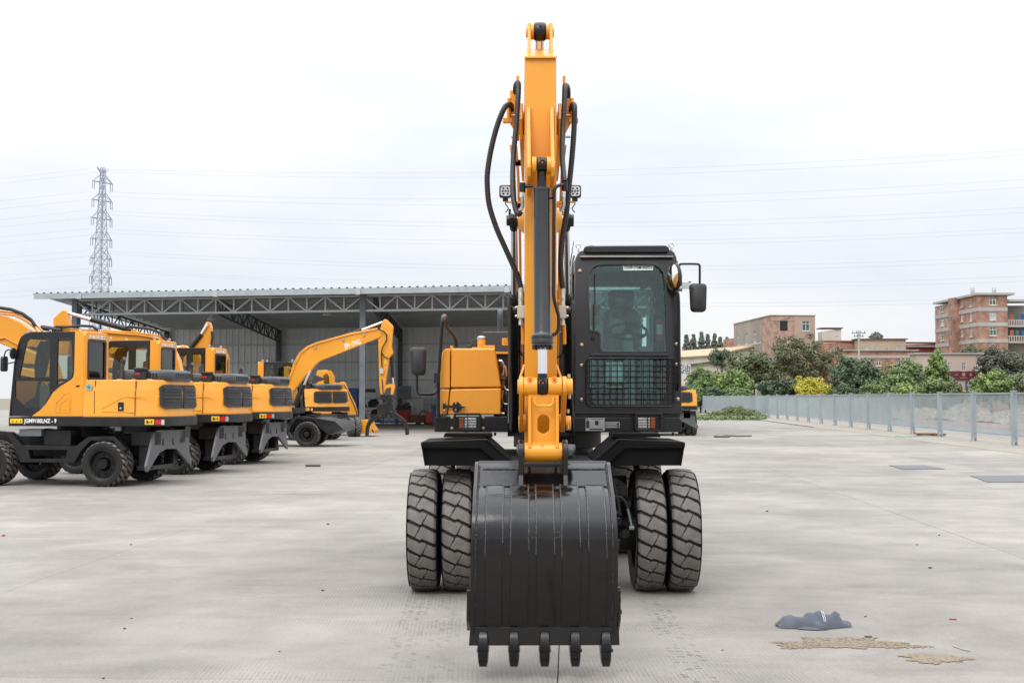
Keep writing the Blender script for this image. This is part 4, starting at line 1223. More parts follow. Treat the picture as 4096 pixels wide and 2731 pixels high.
for s in (-1, 1):
    x0, x1 = sorted((XB + s * (HB - .002), XB + s * (HB + .022)))
    b.prism(sidepoly, x0, x1, SIDE)
part(b, 'side_plate', 'bucket', bucket, bevel=.003)
b = MB()
for s in (-1, 1):
    for x, y, dx in (((1884, 2365, 0), (1884, 2402, 0), (1882, 2450, 0)) if s < 0 else ((2470, 2355, 0), (2472, 2395, 0), (2474, 2445, 0))):
        c = P(x, y, 7.3); b.cyl(c - Vector((.014, 0, 0)), c + Vector((.014, 0, 0)), .016, n=8)
    xc = XB + s * (HB + .034)
    b.prism(YZ([(7.16, 2360), (7.22, 2350), (7.5, 2400), (7.52, 2500), (7.30, 2520), (7.20, 2480)]), xc - .010, xc + .010, SIDE)
part(b, 'side_cutter', 'bucket', bucket, bevel=.003)
b = MB()
b.prism([(1884, 2507), (2472, 2507), (2475, 2579), (1879, 2581)], 0, .035, FY(7.235))
part(b, 'cutting_edge', 'bucket', bucket, bevel=.003)
b = MB()
for x in (2132, 2231):
    c = P(x, 2138, 7.022); b.cyl(c + Vector((0, -.003, 0)), c + Vector((0, .02, 0)), .0155, n=20)
part(b, 'drain_hole', 'ink', bucket)
b = MB()
for x in (2132, 2231):
    c = P(x, 2138, 7.017); b.tube([c + Vector((.0165 * math.cos(a), 0, .0165 * math.sin(a))) for a in np.linspace(0, 2 * math.pi, 25)[:-1]], .0022, 6, closed=True)
part(b, 'hole_rim', 'weld', bucket)
for cx in (1932, 2056, 2179, 2302, 2425):
    b = MB()
    def ring(px_w, py, Yf, d, ch=.25):
        w = px_w / 2; pts = [(-w, ch * d), (-w * .86, 0), (w * .86, 0), (w, ch * d), (w, d), (-w, d)]
        return [Vector((P(cx + u, py, Yf).x, Yf + q, zpx(py, Yf))) for u, q in pts]
    b.loft([ring(34, 2524, 7.228, .02), ring(38, 2545, 7.205, .06), ring(46, 2580, 7.19, .10), ring(50, 2592, 7.195, .10), ring(49, 2606, 7.205, .09)])
    t_ = part(b, 'bucket_tooth', 'bucket', bucket, bevel=.002)
    b = MB()
    b.loft([ring(46, 2608, 7.20, .10), ring(44, 2630, 7.215, .085), ring(39, 2650, 7.24, .055), ring(30, 2665, 7.265, .02)])
    part(b, 'tooth_tip', 'bucket', t_, bevel=.002)
    b = MB()
    c = P(cx, 2600, 7.24)
    b.cyl((xpx(cx - 24, 7.24), 7.24, c.z), (xpx(cx + 24, 7.24), 7.24, c.z), .009, n=8); part(b, 'tooth_pin', 'black', t_)
b = MB()   # ears
for x0, x1 in ((2073, 2094), (2250, 2270)):
    zz = zpx(1806, 7.37)
    ol = YZ([(7.235, 1972), (7.30, 1900), (7.285, 1830)]) + [(7.37 + .085 * math.cos(a), zz + .072 * math.sin(a)) for a in np.linspace(math.pi, math.pi * .35, 8)] + YZ([(7.60, 1790), (7.76, 1778), (7.86, 1810), (7.84, 1900), (7.60, 1960)])
    b.prism(ol, xpx(x0, 7.35), xpx(x1, 7.35), SIDE)
part(b, 'bucket_ear', 'bucket', bucket, bevel=.006)
b = MB()
xcyl(b, 2068, 2075, 1806, 7.37, .030, 16); xcyl(b, 2269, 2290, 1806, 7.37, .044, 20); xcyl(b, 2290, 2294, 1806, 7.37, .02, 12)
xcyl(b, 2066, 2300, 1800, 7.76, .035, 16)
c = P(2280, 1812, 7.32); b.cyl(c, c + Vector((0, -.014, 0)), .012, n=6)
part(b, 'bucket_pin', 'hood', bucket)

# the bucket narrows a little towards its hinge
for _o in KIDS().get(bucket.name, []):
    if _o.type == 'MESH' and not _o.name.startswith(('bucket_ear', 'bucket_pin', 'bucket_tooth')):
        for v in _o.data.vertices:
            t_ = min(1, max(0, (v.co.z - .35) / .85)); v.co.x = XB + (v.co.x - XB) * (1.012 - .045 * t_)
# ================================================================= the machines parked behind
def Z1(zx, zy):
    """(x forward, z up) of a feature read off the side of the nearest parked machine"""
    return ((230 - zx / 1.889) / 216.0, 1.62 - (1150 + zy / 1.889 - 1590) / 216.0)
LXZ = lambda u, v, w: Vector((u, w, v))
def Zs(pts): return [Z1(a, c) for a, c in pts]
TYB = tyre_mesh('tyre_chevron', 0.415, 0.215, 22, 'chevron', 264, 21, depth=0.022)
RIMB = rim_mesh('rim_small', 0.25, 0.19, 'chassis')
PLAN = [(-.52, 1.05), (-1.50, 1.05), (-1.83, 1.02), (-2.05, .94), (-2.16, .78), (-2.22, .45), (-2.24, 0), (-2.22, -.45), (-2.16, -.78), (-2.05, -.94), (-1.83, -1.02), (-1.50, -1.05), (-.52, -1.05)]
PLAN = [(-.52 + (x + .52) * .86, y) for x, y in PLAN]
def inset(pts, k):
    return [(x + (k if x < -1.4 else 0), y * (1 - k / 1.05)) for x, y in pts]
def plan_strip(mb, y_from, rng_, z0, z1, out, n=10):
    """curved sheet that follows the counterweight's plan between two fractions of its length"""
    pts = [Vector((x, y, 0)) for x, y in PLAN]
    path = resample(smoothpath(pts, 6), .05)
    a, c = rng_
    sub = path[int(a * (len(path) - 1)):int(c * (len(path) - 1)) + 1]
    ro, ri = [], []
    for i, p in enumerate(sub):
        t = (sub[min(i + 1, len(sub) - 1)] - sub[max(0, i - 1)]).normalized(); nn = Vector((t.y, -t.x, 0)) * -1
        if nn.dot(p - Vector((-.8, 0, 0))) < 0: nn = -nn
        ro.append(p + nn * out)
    return ro
def base_machine(name, label, loc, rot, group, blade=True, numbered=False, lod=0):
    t = thing(name, label, 'excavator', loc, rot, group)
    B = lambda mb, nm, m, par=t, **k: mb.build(nm, m, par, **k)
    # wheels
    for x in (-.91, 1.33):
        for y in (.955, .715, -.715, -.955):
            w = bpy.data.objects.new('wheel', None); COL.objects.link(w); w.parent = t; w.location = (x, y, .412); w.rotation_euler = (0, 0, R(90)); w.empty_display_size = .1
            for me, nm in ((TYB, 'tyre'), (RIMB, 'rim')):
                o = bpy.data.objects.new(nm, me); COL.objects.link(o); o.parent = w
                o.rotation_euler = (R(random.uniform(0, 360)), 0, 0)
    b = MB()
    for x in (-.91, 1.33): b.cyl((x, -.9, .41), (x, .9, .41), .09, n=12)
    B(b, 'axle', 'chassis')
    # chassis
    b = MB(); b.box(-1.5, 1.75, -.42, .42, .52, .93); B(b, 'chassis_frame', 'chassis', bevel=.02)
    b = MB(); b.lathe((0, 0, 0), (0, 0, 1), [(.55, .9), (.55, 1.0), (.48, 1.0), (.48, 1.12)], 32); B(b, 'turntable', 'chassis')
    for s in (1, -1):
        b = MB()
        ol = [(-230, 1150), (-190, 1100), (-60, 1078), (60, 1088), (160, 1190), (590, 1190), (680, 1122), (890, 1118), (985, 1212), (955, 1235), (880, 1148), (705, 1150), (625, 1230), (575, 1315), (150, 1315), (95, 1200), (30, 1112), (-60, 1105), (-180, 1125)]
        hole = [(210, 1222), (520, 1220), (505, 1285), (222, 1290)]
        y0 = .86 * s
        b.panel(Zs(ol), [Zs(hole)], min(y0, y0 + .16 * s), max(y0, y0 + .16 * s), LXZ)
        B(b, 'side_skirt', 'black_bg', bevel=.006)
    b = MB(); x0, z0 = Z1(305, 1190); x1, z1 = Z1(520, 1075); b.box(x1, x0, .5, .9, z0, z1); b.box(x1, x0, -.9, -.5, z0, z1); B(b, 'tool_box', 'black_bg', bevel=.01)
    b = MB(); x0, z0 = Z1(205, 1120); x1, z1 = Z1(300, 1068); b.box(x1, x0 + .2, .55, .98, z0, z1); b.box(x1, x0 + .2, -.98, -.55, z0, z1); B(b, 'step', 'steel_dark', bevel=.006)
    # black base band
    b = MB()
    band = [(.93, 1.06)] + inset(PLAN, -.02) + [(.93, -1.06)]
    z0, z1 = 1.097, 1.268
    b.prism(band, z0, z1, lambda u, v, w: Vector((u, v, w))); B(b, 'base_band', 'black_bg', bevel=.012)
    # orange engine house + counterweight
    b = MB()
    rings = []
    for z, k in ((1.272, .0), (1.30, -.004), (1.335, .008), (1.72, .008), (1.80, .03), (1.93, .05), (1.945, .07)):
        rings.append([Vector((x, y, z)) for x, y in inset(PLAN, k)])
    b.loft(rings); house = B(b, 'engine_house', 'orange_bg', smooth=40)
    b = MB()
    for zx in (733, 1052):
        x, _ = Z1(zx, 0); b.box(x - .006, x + .006, 1.0395, 1.0445, 1.29, 1.74); b.box(x - .006, x + .006, 1.003, 1.019, 1.74, 1.93)
    B(b, 'door_gap', 'ink', house)
    b = MB()
    b.tube([(Z1(790, 935)[0], 1.043, Z1(0, 935)[1]), (Z1(1040, 940)[0], 1.043, Z1(0, 940)[1])], .008, 5)
    b.tube([(Z1(790, 915)[0], 1.043, Z1(0, 915)[1]), (Z1(960, 828)[0], 1.043, Z1(0, 828)[1]), (Z1(1240, 822)[0], 1.043, Z1(0, 822)[1])], .007, 5)
    B(b, 'pressed_rib', 'orange_bg', house)
    b = MB(); x0, z0 = Z1(920, 930); x1, z1 = Z1(965, 865); b.box(x1, x0, 1.040, 1.05, z0, z1); latch = B(b, 'door_latch', 'ink', house)
    b = MB(); b.cyl(((x0 + x1) / 2, 1.045, z0 + .05), ((x0 + x1) / 2, 1.06, z0 + .05), .018, n=10); B(b, 'latch_knob', 'zinc', house)
    # dark rear grille panels wrapping the corners
    for a0, a1 in ((.325, .492), (.508, .675)):
        path = plan_strip(None, 0, (a0, a1), 0, 0, .004); n_ = len(path)
        if a0 > .5: path = path[::-1]
        b = MB(); zlo = [1.42 + .06 * max(0, 1 - i / 4) ** 2 for i in range(n_)]; zhi = [1.86 - .05 * max(0, 1 - i / 3) ** 2 for i in range(n_)]
        ctr = Vector((-.8, 0, 0))
        o_ = [Vector((p.x, p.y, zlo[i])) for i, p in enumerate(path)] + [Vector((p.x + (.05 if True else 0) * (zhi[i] > 1.8) * .6, p.y * (1 - .025), zhi[i])) for i, p in enumerate(path)]
        outv = []
        for q in o_:
            dd = (Vector((q.x, q.y, 0)) - ctr).normalized(); outv.append(q + dd * .014)
        v = o_ + outv
        f = []
        for i in range(n_ - 1):
            f += [(2 * n_ + i, 2 * n_ + i + 1, 3 * n_ + i + 1, 3 * n_ + i), (i, i + n_, i + n_ + 1, i + 1), (i, i + 1, 2 * n_ + i + 1, 2 * n_ + i), (n_ + i, 3 * n_ + i, 3 * n_ + i + 1, n_ + i + 1)]
        f += [(0, 2 * n_, 3 * n_, n_), (n_ - 1, 2 * n_ - 1, 4 * n_ - 1, 3 * n_ - 1)]
        b.add(v, f); gp = B(b, 'rear_grille', 'plastic', house, smooth=50, split=False)
        b = MB()
        for zz in (1.50, 1.53, 1.56, 1.62, 1.68, 1.74, 1.77, 1.80):
            sub = path[2:]
            b.tube([Vector((p.x, p.y, zz)) + (Vector((p.x, p.y, 0)) - ctr).normalized() * .016 for p in sub], .007 if zz != 1.62 else .012, 5)
        B(b, 'grille_rib', 'hood', house)
    # hood, exhaust, air filter
    b = MB(); x0, _ = Z1(800, 0); x1 = -2.0
    ol = rrect(x1, -.62, x0, .72, (.25, .3, .3, .25), 5)
    cx, cy_ = (x0 + x1) / 2, .05
    b.loft([[Vector((cx + (u - cx) * k, cy_ + (v - cy_) * k, z)) for u, v in ol] for z, k in ((1.93, .97), (1.96, 1.0), (2.08, .985), (2.12, .95), (2.135, .86))])
    hood = B(b, 'engine_hood', 'hood', smooth=50)
    b = MB()
    for k in range(7):
        yy = -.35 + k * .11
        b.box(x1 - .003, x1 + .03, yy, yy + .05, 1.975, 2.075)
    for k in range(6):
        xx = x1 + .22 + k * .06; b.box(xx, xx + .028, .706, .722, 1.975, 2.07)
    B(b, 'vent_slot', 'ink', hood)
    b = MB(); xx, _ = Z1(1045, 0)
    b.lathe((xx, .78, 1.945), (0, 0, 1), [(.09, 0), (.115, .03), (.115, .15), (.105, .16), (.13, .18), (.135, .21), (.12, .225)], 20); B(b, 'air_filter', 'plastic', house)
    b = MB(); b.box(xx - .03, xx + .06, .893, .898, 2.04, 2.07); B(b, 'filter_label', 'red', house)
    b = MB(); xx, _ = Z1(885, 0); b.tube(smoothpath([(xx, .72, 1.94), (xx, .72, 2.2), (xx - .005, .72, 2.26), (xx - .03, .74, 2.31), (xx - .07, .76, 2.34)], 5), .042, 12); B(b, 'exhaust_pipe', 'hood', house)
    b = MB()
    for zx in (880, 1000, 1115):
        xx, _ = Z1(zx, 0); b.box(xx - .05, xx + .05, .7, .8, 1.94, 1.965)
    B(b, 'hood_hinge', 'brass', house)
    # tank side (far side) in orange
    b = MB(); b.box(-.52, .85, -1.05, -.55, 1.27, 1.9); B(b, 'fuel_tank', 'orange_bg', bevel=.03)
    # ---------------- cab
    cab_ = bpy.data.objects.new('cab', None); COL.objects.link(cab_); cab_.parent = t; cab_.empty_display_size = .1
    Y0, Y1 = .07, 1.03
    black = [(62, 970), (235, 970), (300, 925), (345, 880), (400, 795), (460, 745), (540, 700), (560, 680), (568, 640), (570, 338), (235, 338), (195, 345), (165, 360), (140, 390), (120, 440), (95, 570)]
    orange = [(235, 970), (640, 970), (640, 372), (632, 348), (610, 335), (570, 335), (568, 640), (560, 680), (540, 700), (460, 745), (400, 795), (345, 880), (300, 925)]
    doorw = [(127, 683), (370, 683), (370, 400), (362, 390), (215, 390), (195, 398), (180, 420)]
    loww = [(95, 706), (372, 706), (375, 800), (332, 900), (320, 908), (170, 905), (155, 880), (140, 862), (98, 830)]
    qw = [(432, 735), (520, 700), (545, 675), (555, 640), (545, 400), (535, 385), (440, 385), (432, 395)]
    for ya, yb in ((Y1 - .04, Y1), (Y0, Y0 + .04)):
        b = MB(); b.panel(Zs(black), [Zs(doorw), Zs(loww), Zs(qw)], ya, yb, LXZ); B(b, 'door_frame', 'cabpaint', cab_)
        b = MB(); b.prism(Zs(orange), ya - .004, yb + .004, LXZ); B(b, 'cab_quarter', 'orange_bg', cab_)
        ym = (ya + yb) / 2
        b = MB(); b.prism(Zs([(124, 690), (374, 690), (374, 384), (180, 384)]), ym - .003, ym + .003, LXZ); B(b, 'door_window', 'glass_bg', cab_)
        b = MB(); b.prism(Zs([(94, 702), (376, 702), (376, 800), (335, 910), (165, 910), (94, 835)]), ym - .003, ym + .003, LXZ); B(b, 'lower_window', 'glass_bg', cab_)
        b = MB(); b.prism(Zs([(430, 742), (522, 705), (560, 645), (550, 380), (430, 380)]), ym - .003, ym + .003, LXZ); B(b, 'quarter_window', 'glass_bg', cab_)
    xr_, zr_ = Z1(640, 335); _, zb_ = Z1(640, 970); xf_, _ = Z1(140, 0)
    # rear wall with window
    RW = lambda u, v, w: Vector((xr_ + w, u, v))
    b = MB(); b.panel([(Y0, zb_), (Y1, zb_), (Y1, zr_ - .07), (Y1 - .07, zr_), (Y0 + .07, zr_), (Y0, zr_ - .07)], [rrect(Y0 + .14, Z1(0, 690)[1], Y1 - .14, Z1(0, 398)[1], .05)], -.02, .05, RW); B(b, 'rear_wall', 'orange_bg', cab_, bevel=.015)
    b = MB(); b.panel(rrect(Y0 + .11, Z1(0, 700)[1], Y1 - .11, Z1(0, 390)[1], .06), [rrect(Y0 + .16, Z1(0, 680)[1], Y1 - .16, Z1(0, 410)[1], .05)], -.03, -.018, RW); B(b, 'window_seal', 'plastic', cab_)
    b = MB(); b.box(xr_ - .005, xr_ + .001, Y0 + .12, Y1 - .12, Z1(0, 695)[1], Z1(0, 395)[1]); B(b, 'rear_window', 'glass_bg', cab_)
    # roof
    b = MB()
    def arch(x, z, r=.07):
        return [Vector((x, Y0, z - .05)), Vector((x, Y0 + .01, z - .025)), Vector((x, Y0 + .05, z)), Vector((x, Y1 - .05, z)), Vector((x, Y1 - .01, z - .025)), Vector((x, Y1, z - .05))]
    xa, _ = Z1(570, 0)
    b.loft([arch(xa, zr_ - .0), arch(xf_ - .14, zr_ - .002), arch(xf_ - .05, zr_ - .02), arch(xf_ + .02, zr_ - .075)]); B(b, 'roof', 'cabpaint', cab_)
    b = MB(); b.loft([arch(xr_ + .05, zr_ + .001), arch(xa, zr_ + .001)]); B(b, 'rear_roof', 'orange_bg', cab_)
    # front glass and posts
    fr = Zs([(62, 970), (95, 570), (120, 440), (140, 390)])
    for yy in (Y0, Y1 - .05):
        b = MB()
        for (xa_, za_), (xb_, zb2) in zip(fr[:-1], fr[1:]):
            b.bar((xa_, yy + .025, za_), (xb_, yy + .025, zb2), .05, .05)
        B(b, 'front_post', 'cabpaint', cab_)
    b = MB()
    for (xa_, za_), (xb_, zb2) in zip(fr[:-1], fr[1:]):
        b.add([(xa_, Y0 + .04, za_), (xa_, Y1 - .04, za_), (xb_, Y1 - .04, zb2), (xb_, Y0 + .04, zb2)], [(0, 1, 2, 3)])
    B(b, 'windscreen', 'glass_bg', cab_)
    b = MB(); b.box(xr_ + .06, .78, Y0 + .05, Y1 - .05, zb_ - .0, zb_ + .04); B(b, 'floor', 'interior', cab_)
    # inside
    b = MB(); b.box(-.2, -.05, .3, .8, 1.75, 2.4); b.box(-.2, .3, .3, .8, 1.6, 1.78); b.box(-.17, -.06, .42, .68, 2.38, 2.62); b.box(-.15, .3, .32, .78, 1.3, 1.6); B(b, 'seat', 'seat', cab_, bevel=.04, split=False)
    b = MB(); b.cyl((.5, .55, 1.3), (.42, .55, 1.9), .03, n=8); b.tube([(.42 + .02 * math.cos(a) + .10 * math.sin(a) * 0, .55 + .18 * math.cos(a), 1.92 + .09 * math.sin(a)) for a in np.linspace(0, 2 * math.pi, 17)[:-1]], .014, 6, closed=True); b.box(-.1, .4, .84, .92, 1.3, 1.85); b.box(-.1, .4, .2, .28, 1.3, 1.85); B(b, 'controls', 'interior', cab_, split=False)
    b = MB(); b.cyl((-.4, .85, 1.95), (-.4, .85, 2.2), .05, n=10); B(b, 'fire_extinguisher', 'red', cab_)
    # small fittings
    b = MB()
    for x, y in ((.62, Y1 - .1), (-.38, Y1 - .1), (.62, Y0 + .1), (-.38, Y0 + .1)):
        c = Vector((x, y, zr_ + .045)); b.tube([c + Vector((.026 * math.cos(a), 0, .026 * math.sin(a))) for a in np.linspace(0, 2 * math.pi, 11)[:-1]], .009, 6, closed=True); b.cyl(c - Vector((0, 0, .06)), c - Vector((0, 0, .02)), .014, n=6)
    B(b, 'lifting_eye', 'zinc', cab_)
    b = MB(); xx, zz = Z1(598, 745); b.box(xx - .035, xx + .035, Y1 + .003, Y1 + .008, zz - .015, zz + .015); B(b, 'door_handle', 'ink', cab_)
    b = MB(); ox = Zs([(425, 940), (430, 870), (500, 800), (535, 790), (545, 800), (545, 940)]); b.tube([(x, Y1 + .004, z) for x, z in ox], .008, 5, closed=True); ox = Zs([(455, 920), (470, 870), (525, 835), (535, 845), (535, 920)]); b.tube([(x, Y1 + .004, z) for x, z in ox], .006, 5, closed=True); B(b, 'pressed_rib', 'orange_bg', cab_)
    b = MB(); xx, zz = Z1(688, 752); b.cyl((xx, 1.036, zz), (xx, 1.046, zz), .068, n=24); em = B(b, 'round_sticker', mat('sticker_grey', (.30, .36, .36), .5), house)
    b = MB(); b.prism([(xx - .02, zz - .03), (xx + .025, zz - .02), (xx + .03, zz + .01), (xx + .005, zz + .035), (xx - .025, zz + .005)], 1.046, 1.049, LXZ); B(b, 'leaf_mark', mat('sticker_green', (.03, .22, .16), .5), house)
    # mirrors on the front post
    b = MB(); b.cyl((.84, 1.12, 2.43), (.81, 1.12, 2.43), .105, n=20); B(b, 'round_mirror', 'plastic', cab_)
    b = MB(); b.loft([[Vector((1.0 + d, 1.12 + u, 2.24 + v)) for u, v in rrect(-.08, -.14, .08, .14, .05, 4)] for d in (-.03, .03)]); B(b, 'side_mirror', 'plastic', cab_, smooth=50)
    b = MB(); b.tube(smoothpath([(.84, 1.02, 2.42), (.84, 1.12, 2.44), (.9, 1.14, 2.5), (.98, 1.13, 2.45), (1.0, 1.13, 2.3)], 4), .013, 6); b.tube([(.80, 1.04, 2.28), (.97, 1.12, 2.24)], .012, 6); B(b, 'mirror_arm', 'plastic', cab_)
    # ---------------- band details
    b = MB(); x0, z0 = Z1(1208, 1030); x1, z1 = Z1(1138, 990); b.box(x0, x1, 1.07, 1.083, z0, z1); dec = B(b, 'warning_sticker', 'yellow', t)
    b = MB(); b.box(x0 + .03, x0 + .05, 1.083, 1.086, z0 + .02, z1 - .02); b.box(x0 + .08, x0 + .11, 1.083, 1.086, z0 + .03, z1 - .05); b.box(x1 - .06, x1 - .03, 1.083, 1.086, z0 + .02, z1 - .02); b.box(x0 + .06, x1 - .06, 1.083, 1.0855, z0 + .04, z0 + .05); B(b, 'print', 'ink', t)
    b = MB(); x0, z0 = Z1(1262, 1030); x1, z1 = Z1(1216, 992); b.box(x0, x1, 1.065, 1.078, z0, z1); B(b, 'tail_lamp', 'lens_red', t)
    b = MB(); x0, z0 = Z1(1284, 1030); x1, z1 = Z1(1263, 992); b.box(x0, x1, 1.045, 1.068, z0, z1); B(b, 'reverse_lamp', 'lens', t)
    b = MB(); x0, z0 = Z1(170, 1022); x1, z1 = Z1(70, 988); b.box(x0, x1, 1.063, 1.069, z0, z1); B(b, 'warning_sticker', 'yellow', t)
    b = MB()
    for k in range(3): b.add([(x1 - .04 - k * .075, 1.0705, z0 + .02), (x1 - .075 - k * .075, 1.0705, z0 + .02), (x1 - .0575 - k * .075, 1.0705, z0 + .055)], [(0, 1, 2)])
    B(b, 'print', 'ink', t)
    if numbered:
        xx, zz = Z1(312, 1006)
        mt = Matrix.Translation((xx, 1.066, zz)) @ Matrix.Rotation(R(180), 4, 'Z') @ FACING
        text_obj('JGM9100LNZ - 9', .105, mt, 'white', t, 'model_lettering', width=.635, bold=.003)
    mt = Matrix.Translation((xr_ - .026, (Y0 + Y1) / 2, Z1(0, 372)[1])) @ Matrix.Rotation(R(-90), 4, 'Z') @ FACING
    text_obj('JIN▲ONG重工', .085, mt, 'white', cab_, 'brand_lettering', width=.66, bold=.002)
    # ---------------- rear blade
    if blade:
        XB_ = -1.72
        YZb = lambda u, v, w: Vector((XB_ - .22 * (1 - (v - .3) / .7) * 0 + w, u, v))
        ol = [(1.02, .30), (.98, .27), (.48, .60), (.16, .66), (-.30, .64), (-.86, .36), (-1.02, .30), (-1.05, .42), (-.92, .56), (-.90, .84), (-.62, 1.0), (.60, 1.02), (.72, .98), (1.04, .38)]
        b = MB(); b.panel(ol, [], -.03, .02, YZb); bl = B(b, 'rear_blade', mat('blade_grey', (.10, .10, .105), .5, var=.15), t, bevel=.006)
        b = MB()
        for yy in (.3, -.15):
            b.prism([(yy, .72), (yy + .05, .74), (yy + .06, .82), (yy + .02, .86), (yy + .03, .80), (yy + .01, .78)], -.04, -.03, YZb)
        B(b, 'blade_hook', 'ink', bl)
        b = MB(); b.box(-1.75, -1.3, .42, .72, .74, 1.0); b.box(-1.75, -1.3, -.72, -.42, .74, 1.0); b.box(-1.62, -1.42, .46, .66, .3, .8); b.box(-1.62, -1.42, -.66, -.46, .3, .8); b.box(-1.62, -1.4, -.7, .7, .28, .36)
        B(b, 'blade_support', 'black_bg', bevel=.01)
        b = MB(); b.cyl((-1.55, -.75, 1.02), (-1.55, -.35, 1.02), .06, n=12); b.box(-1.75, -1.5, -.95, -.7, .85, 1.06); B(b, 'blade_cylinder', 'black_bg')
    return t
def arm_from_pixels(t, Y, half, sections):
    """boom and arm pieces outlined in the photograph, standing in the vertical plane at distance Y"""
    for nm, material, ol, extra in sections:
        b = MB(); b.prism(ol, -half * extra, half * extra, lambda u, v, w: Vector((P(u, v, Y).x, Y + w, P(u, v, Y).z)))
        b.build(nm, material, t, world=True, bevel=.02)
def px_tube(t, nm, material, pts, Y, r, n=10):
    b = MB(); b.tube([P(x, y, Y) for x, y in pts], r, n); return b.build(nm, material, t, world=True)

# row of three, rears towards the yard, plus one more beyond
spec = [
    ('orange wheeled excavator with JGM9100LNZ lettering, nearest of the parked row', -8.20, 23.97, -8),
    ('orange wheeled excavator second from the front in the parked row', -7.86, 27.57, -8),
    ('orange wheeled excavator third from the front in the parked row', -7.64, 31.47, -8),
]
EX = []
for i, (lab, x, y, rz) in enumerate(spec):
    if i == 0:
        t = base_machine('wheeled_excavator', lab, (x, y, 0), R(180 + rz), 'excavators parked in a row', numbered=True)
        first = t
    else:
        t = base_machine('wheeled_excavator', lab, (x, y, 0), R(180 + rz), 'excavators parked in a row')
    EX.append(t)
kid = KIDS()
t4 = copy_tree(EX[1], None, kid); t4.location = (-8.5, 35.5, 0); t4['label'] = 'orange wheeled excavator at the far end of the parked row, only its cab showing'
EX.append(t4)
# far machine seen past the cab of the one in front, its back to the camera
t8 = copy_tree(EX[1], None, kid); t8.location = (6.86, 54.9, 0); t8.rotation_euler = (0, 0, R(90)); t8['label'] = 'small orange excavator far behind the black cab, beside the hedge'; t8['group'] = 'machines across the yard'
# booms of the parked row
t = EX[0]; Y = 24.6
arm_from_pixels(t, Y, .15, [('boom', 'orange_bg', [(-220, 1330), (-120, 1265), (0, 1262), (40, 1268), (90, 1290), (130, 1318), (175, 1345), (230, 1460), (270, 1600), (190, 1640), (150, 1520), (110, 1440), (60, 1395), (0, 1370), (-120, 1370), (-220, 1400)], 1)])
px_tube(t, 'boom_hose', 'rubberhose', [(-150, 1222), (0, 1231), (45, 1238), (90, 1255), (125, 1280), (142, 1305)], Y - .2, .035)
px_tube(t, 'boom_pipe', 'orange_bg', [(-150, 1240), (10, 1246), (60, 1252), (110, 1275), (150, 1305), (170, 1325)], Y - .1, .022)
px_tube(t, 'boom_pipe', 'orange_bg', [(-150, 1252), (10, 1256), (60, 1262), (105, 1285), (140, 1312), (152, 1330)], Y - .16, .022)
px_tube(t, 'boom_pipe', 'orange_bg', [(-60, 1368), (20, 1350), (60, 1372), (110, 1395)], Y - .17, .018)
b = MB(); b.cyl(P(85, 1430, Y - .35), P(120, 1485, Y - .35), .03, n=12); b.build('boom_cylinder_rod', 'chrome', t, world=True)
b = MB(); b.cyl(P(120, 1485, Y - .35), P(190, 1620, Y - .35), .06, n=12); b.build('boom_cylinder_barrel', 'black_bg', t, world=True)
t = EX[1]; Y = 28.3
arm_from_pixels(t, Y, .15, [
    ('boom', 'orange_bg', [(245, 1320), (262, 1312), (400, 1326), (500, 1330), (590, 1338), (650, 1352), (690, 1378), (720, 1440), (745, 1560), (700, 1600), (672, 1500), (640, 1420), (600, 1400), (400, 1395), (245, 1345)], 1),
    ('arm', 'orange_bg', [(220, 1274), (252, 1245), (258, 1241), (268, 1242), (275, 1252), (283, 1305), (290, 1345), (280, 1420), (235, 1420), (221, 1330)], .8)])
b = MB(); b.cyl(P(275, 1252, Y), P(366, 1278, Y), .035, n=12); b.build('arm_cylinder_rod', 'chrome', t, world=True)
b = MB(); b.cyl(P(364, 1277, Y), P(528, 1322, Y), .065, n=14); b.build('arm_cylinder_barrel', 'black_bg', t, world=True)
b = MB(); b.prism([(526, 1335), (530, 1318), (545, 1318), (556, 1335)], -.08, .08, FY(Y)); b.build('cylinder_lug', 'orange_bg', t, world=True)
px_tube(t, 'boom_hose', 'rubberhose', [(205, 1320), (225, 1307), (265, 1308), (330, 1303), (370, 1305), (395, 1322)], Y - .2, .03)
px_tube(t, 'boom_hose', 'rubberhose', [(500, 1310), (520, 1306), (600, 1316), (640, 1330), (665, 1362)], Y - .2, .03)
px_tube(t, 'boom_pipe', 'orange_bg', [(280, 1318), (420, 1322), (560, 1332), (640, 1345), (672, 1366)], Y - .17, .02)
px_tube(t, 'boom_pipe', 'orange_bg', [(280, 1325), (420, 1329), (560, 1340), (630, 1352), (662, 1374)], Y - .19, .02)
b = MB(); b.cyl(P(165, 1310, Y - .2), P(245, 1322, Y - .2), .06, n=12); b.build('boom_hose_bundle', 'rubberhose', t, world=True)
t = EX[2]; Y = 32.2
arm_from_pixels(t, Y, .15, [
    ('arm', 'orange_bg', [(776, 1394), (790, 1362), (822, 1300), (828, 1289), (840, 1288), (848, 1308), (849, 1335), (845, 1395)], .8),
    ('boom', 'orange_bg', [(640, 1400), (720, 1388), (735, 1380), (745, 1382), (760, 1398), (800, 1420), (860, 1520), (800, 1560), (760, 1470), (640, 1440)], 1)])
b = MB(); b.cyl(P(832, 1295, Y - .14), P(805, 1338, Y - .14), .035, n=12); b.build('arm_cylinder_rod', 'chrome', t, world=True)
b = MB(); b.cyl(P(806, 1336, Y - .14), P(762, 1392, Y - .14), .06, n=12); b.build('arm_cylinder_barrel', 'black_bg', t, world=True)
b = MB(); b.cyl(P(690, 1389, Y - .1), P(728, 1386, Y - .1), .03, n=12); b.build('link_rod', 'chrome', t, world=True)
px_tube(t, 'arm_hose', 'rubberhose', [(848, 1325), (850, 1350), (846, 1375), (838, 1392)], Y - .16, .03)

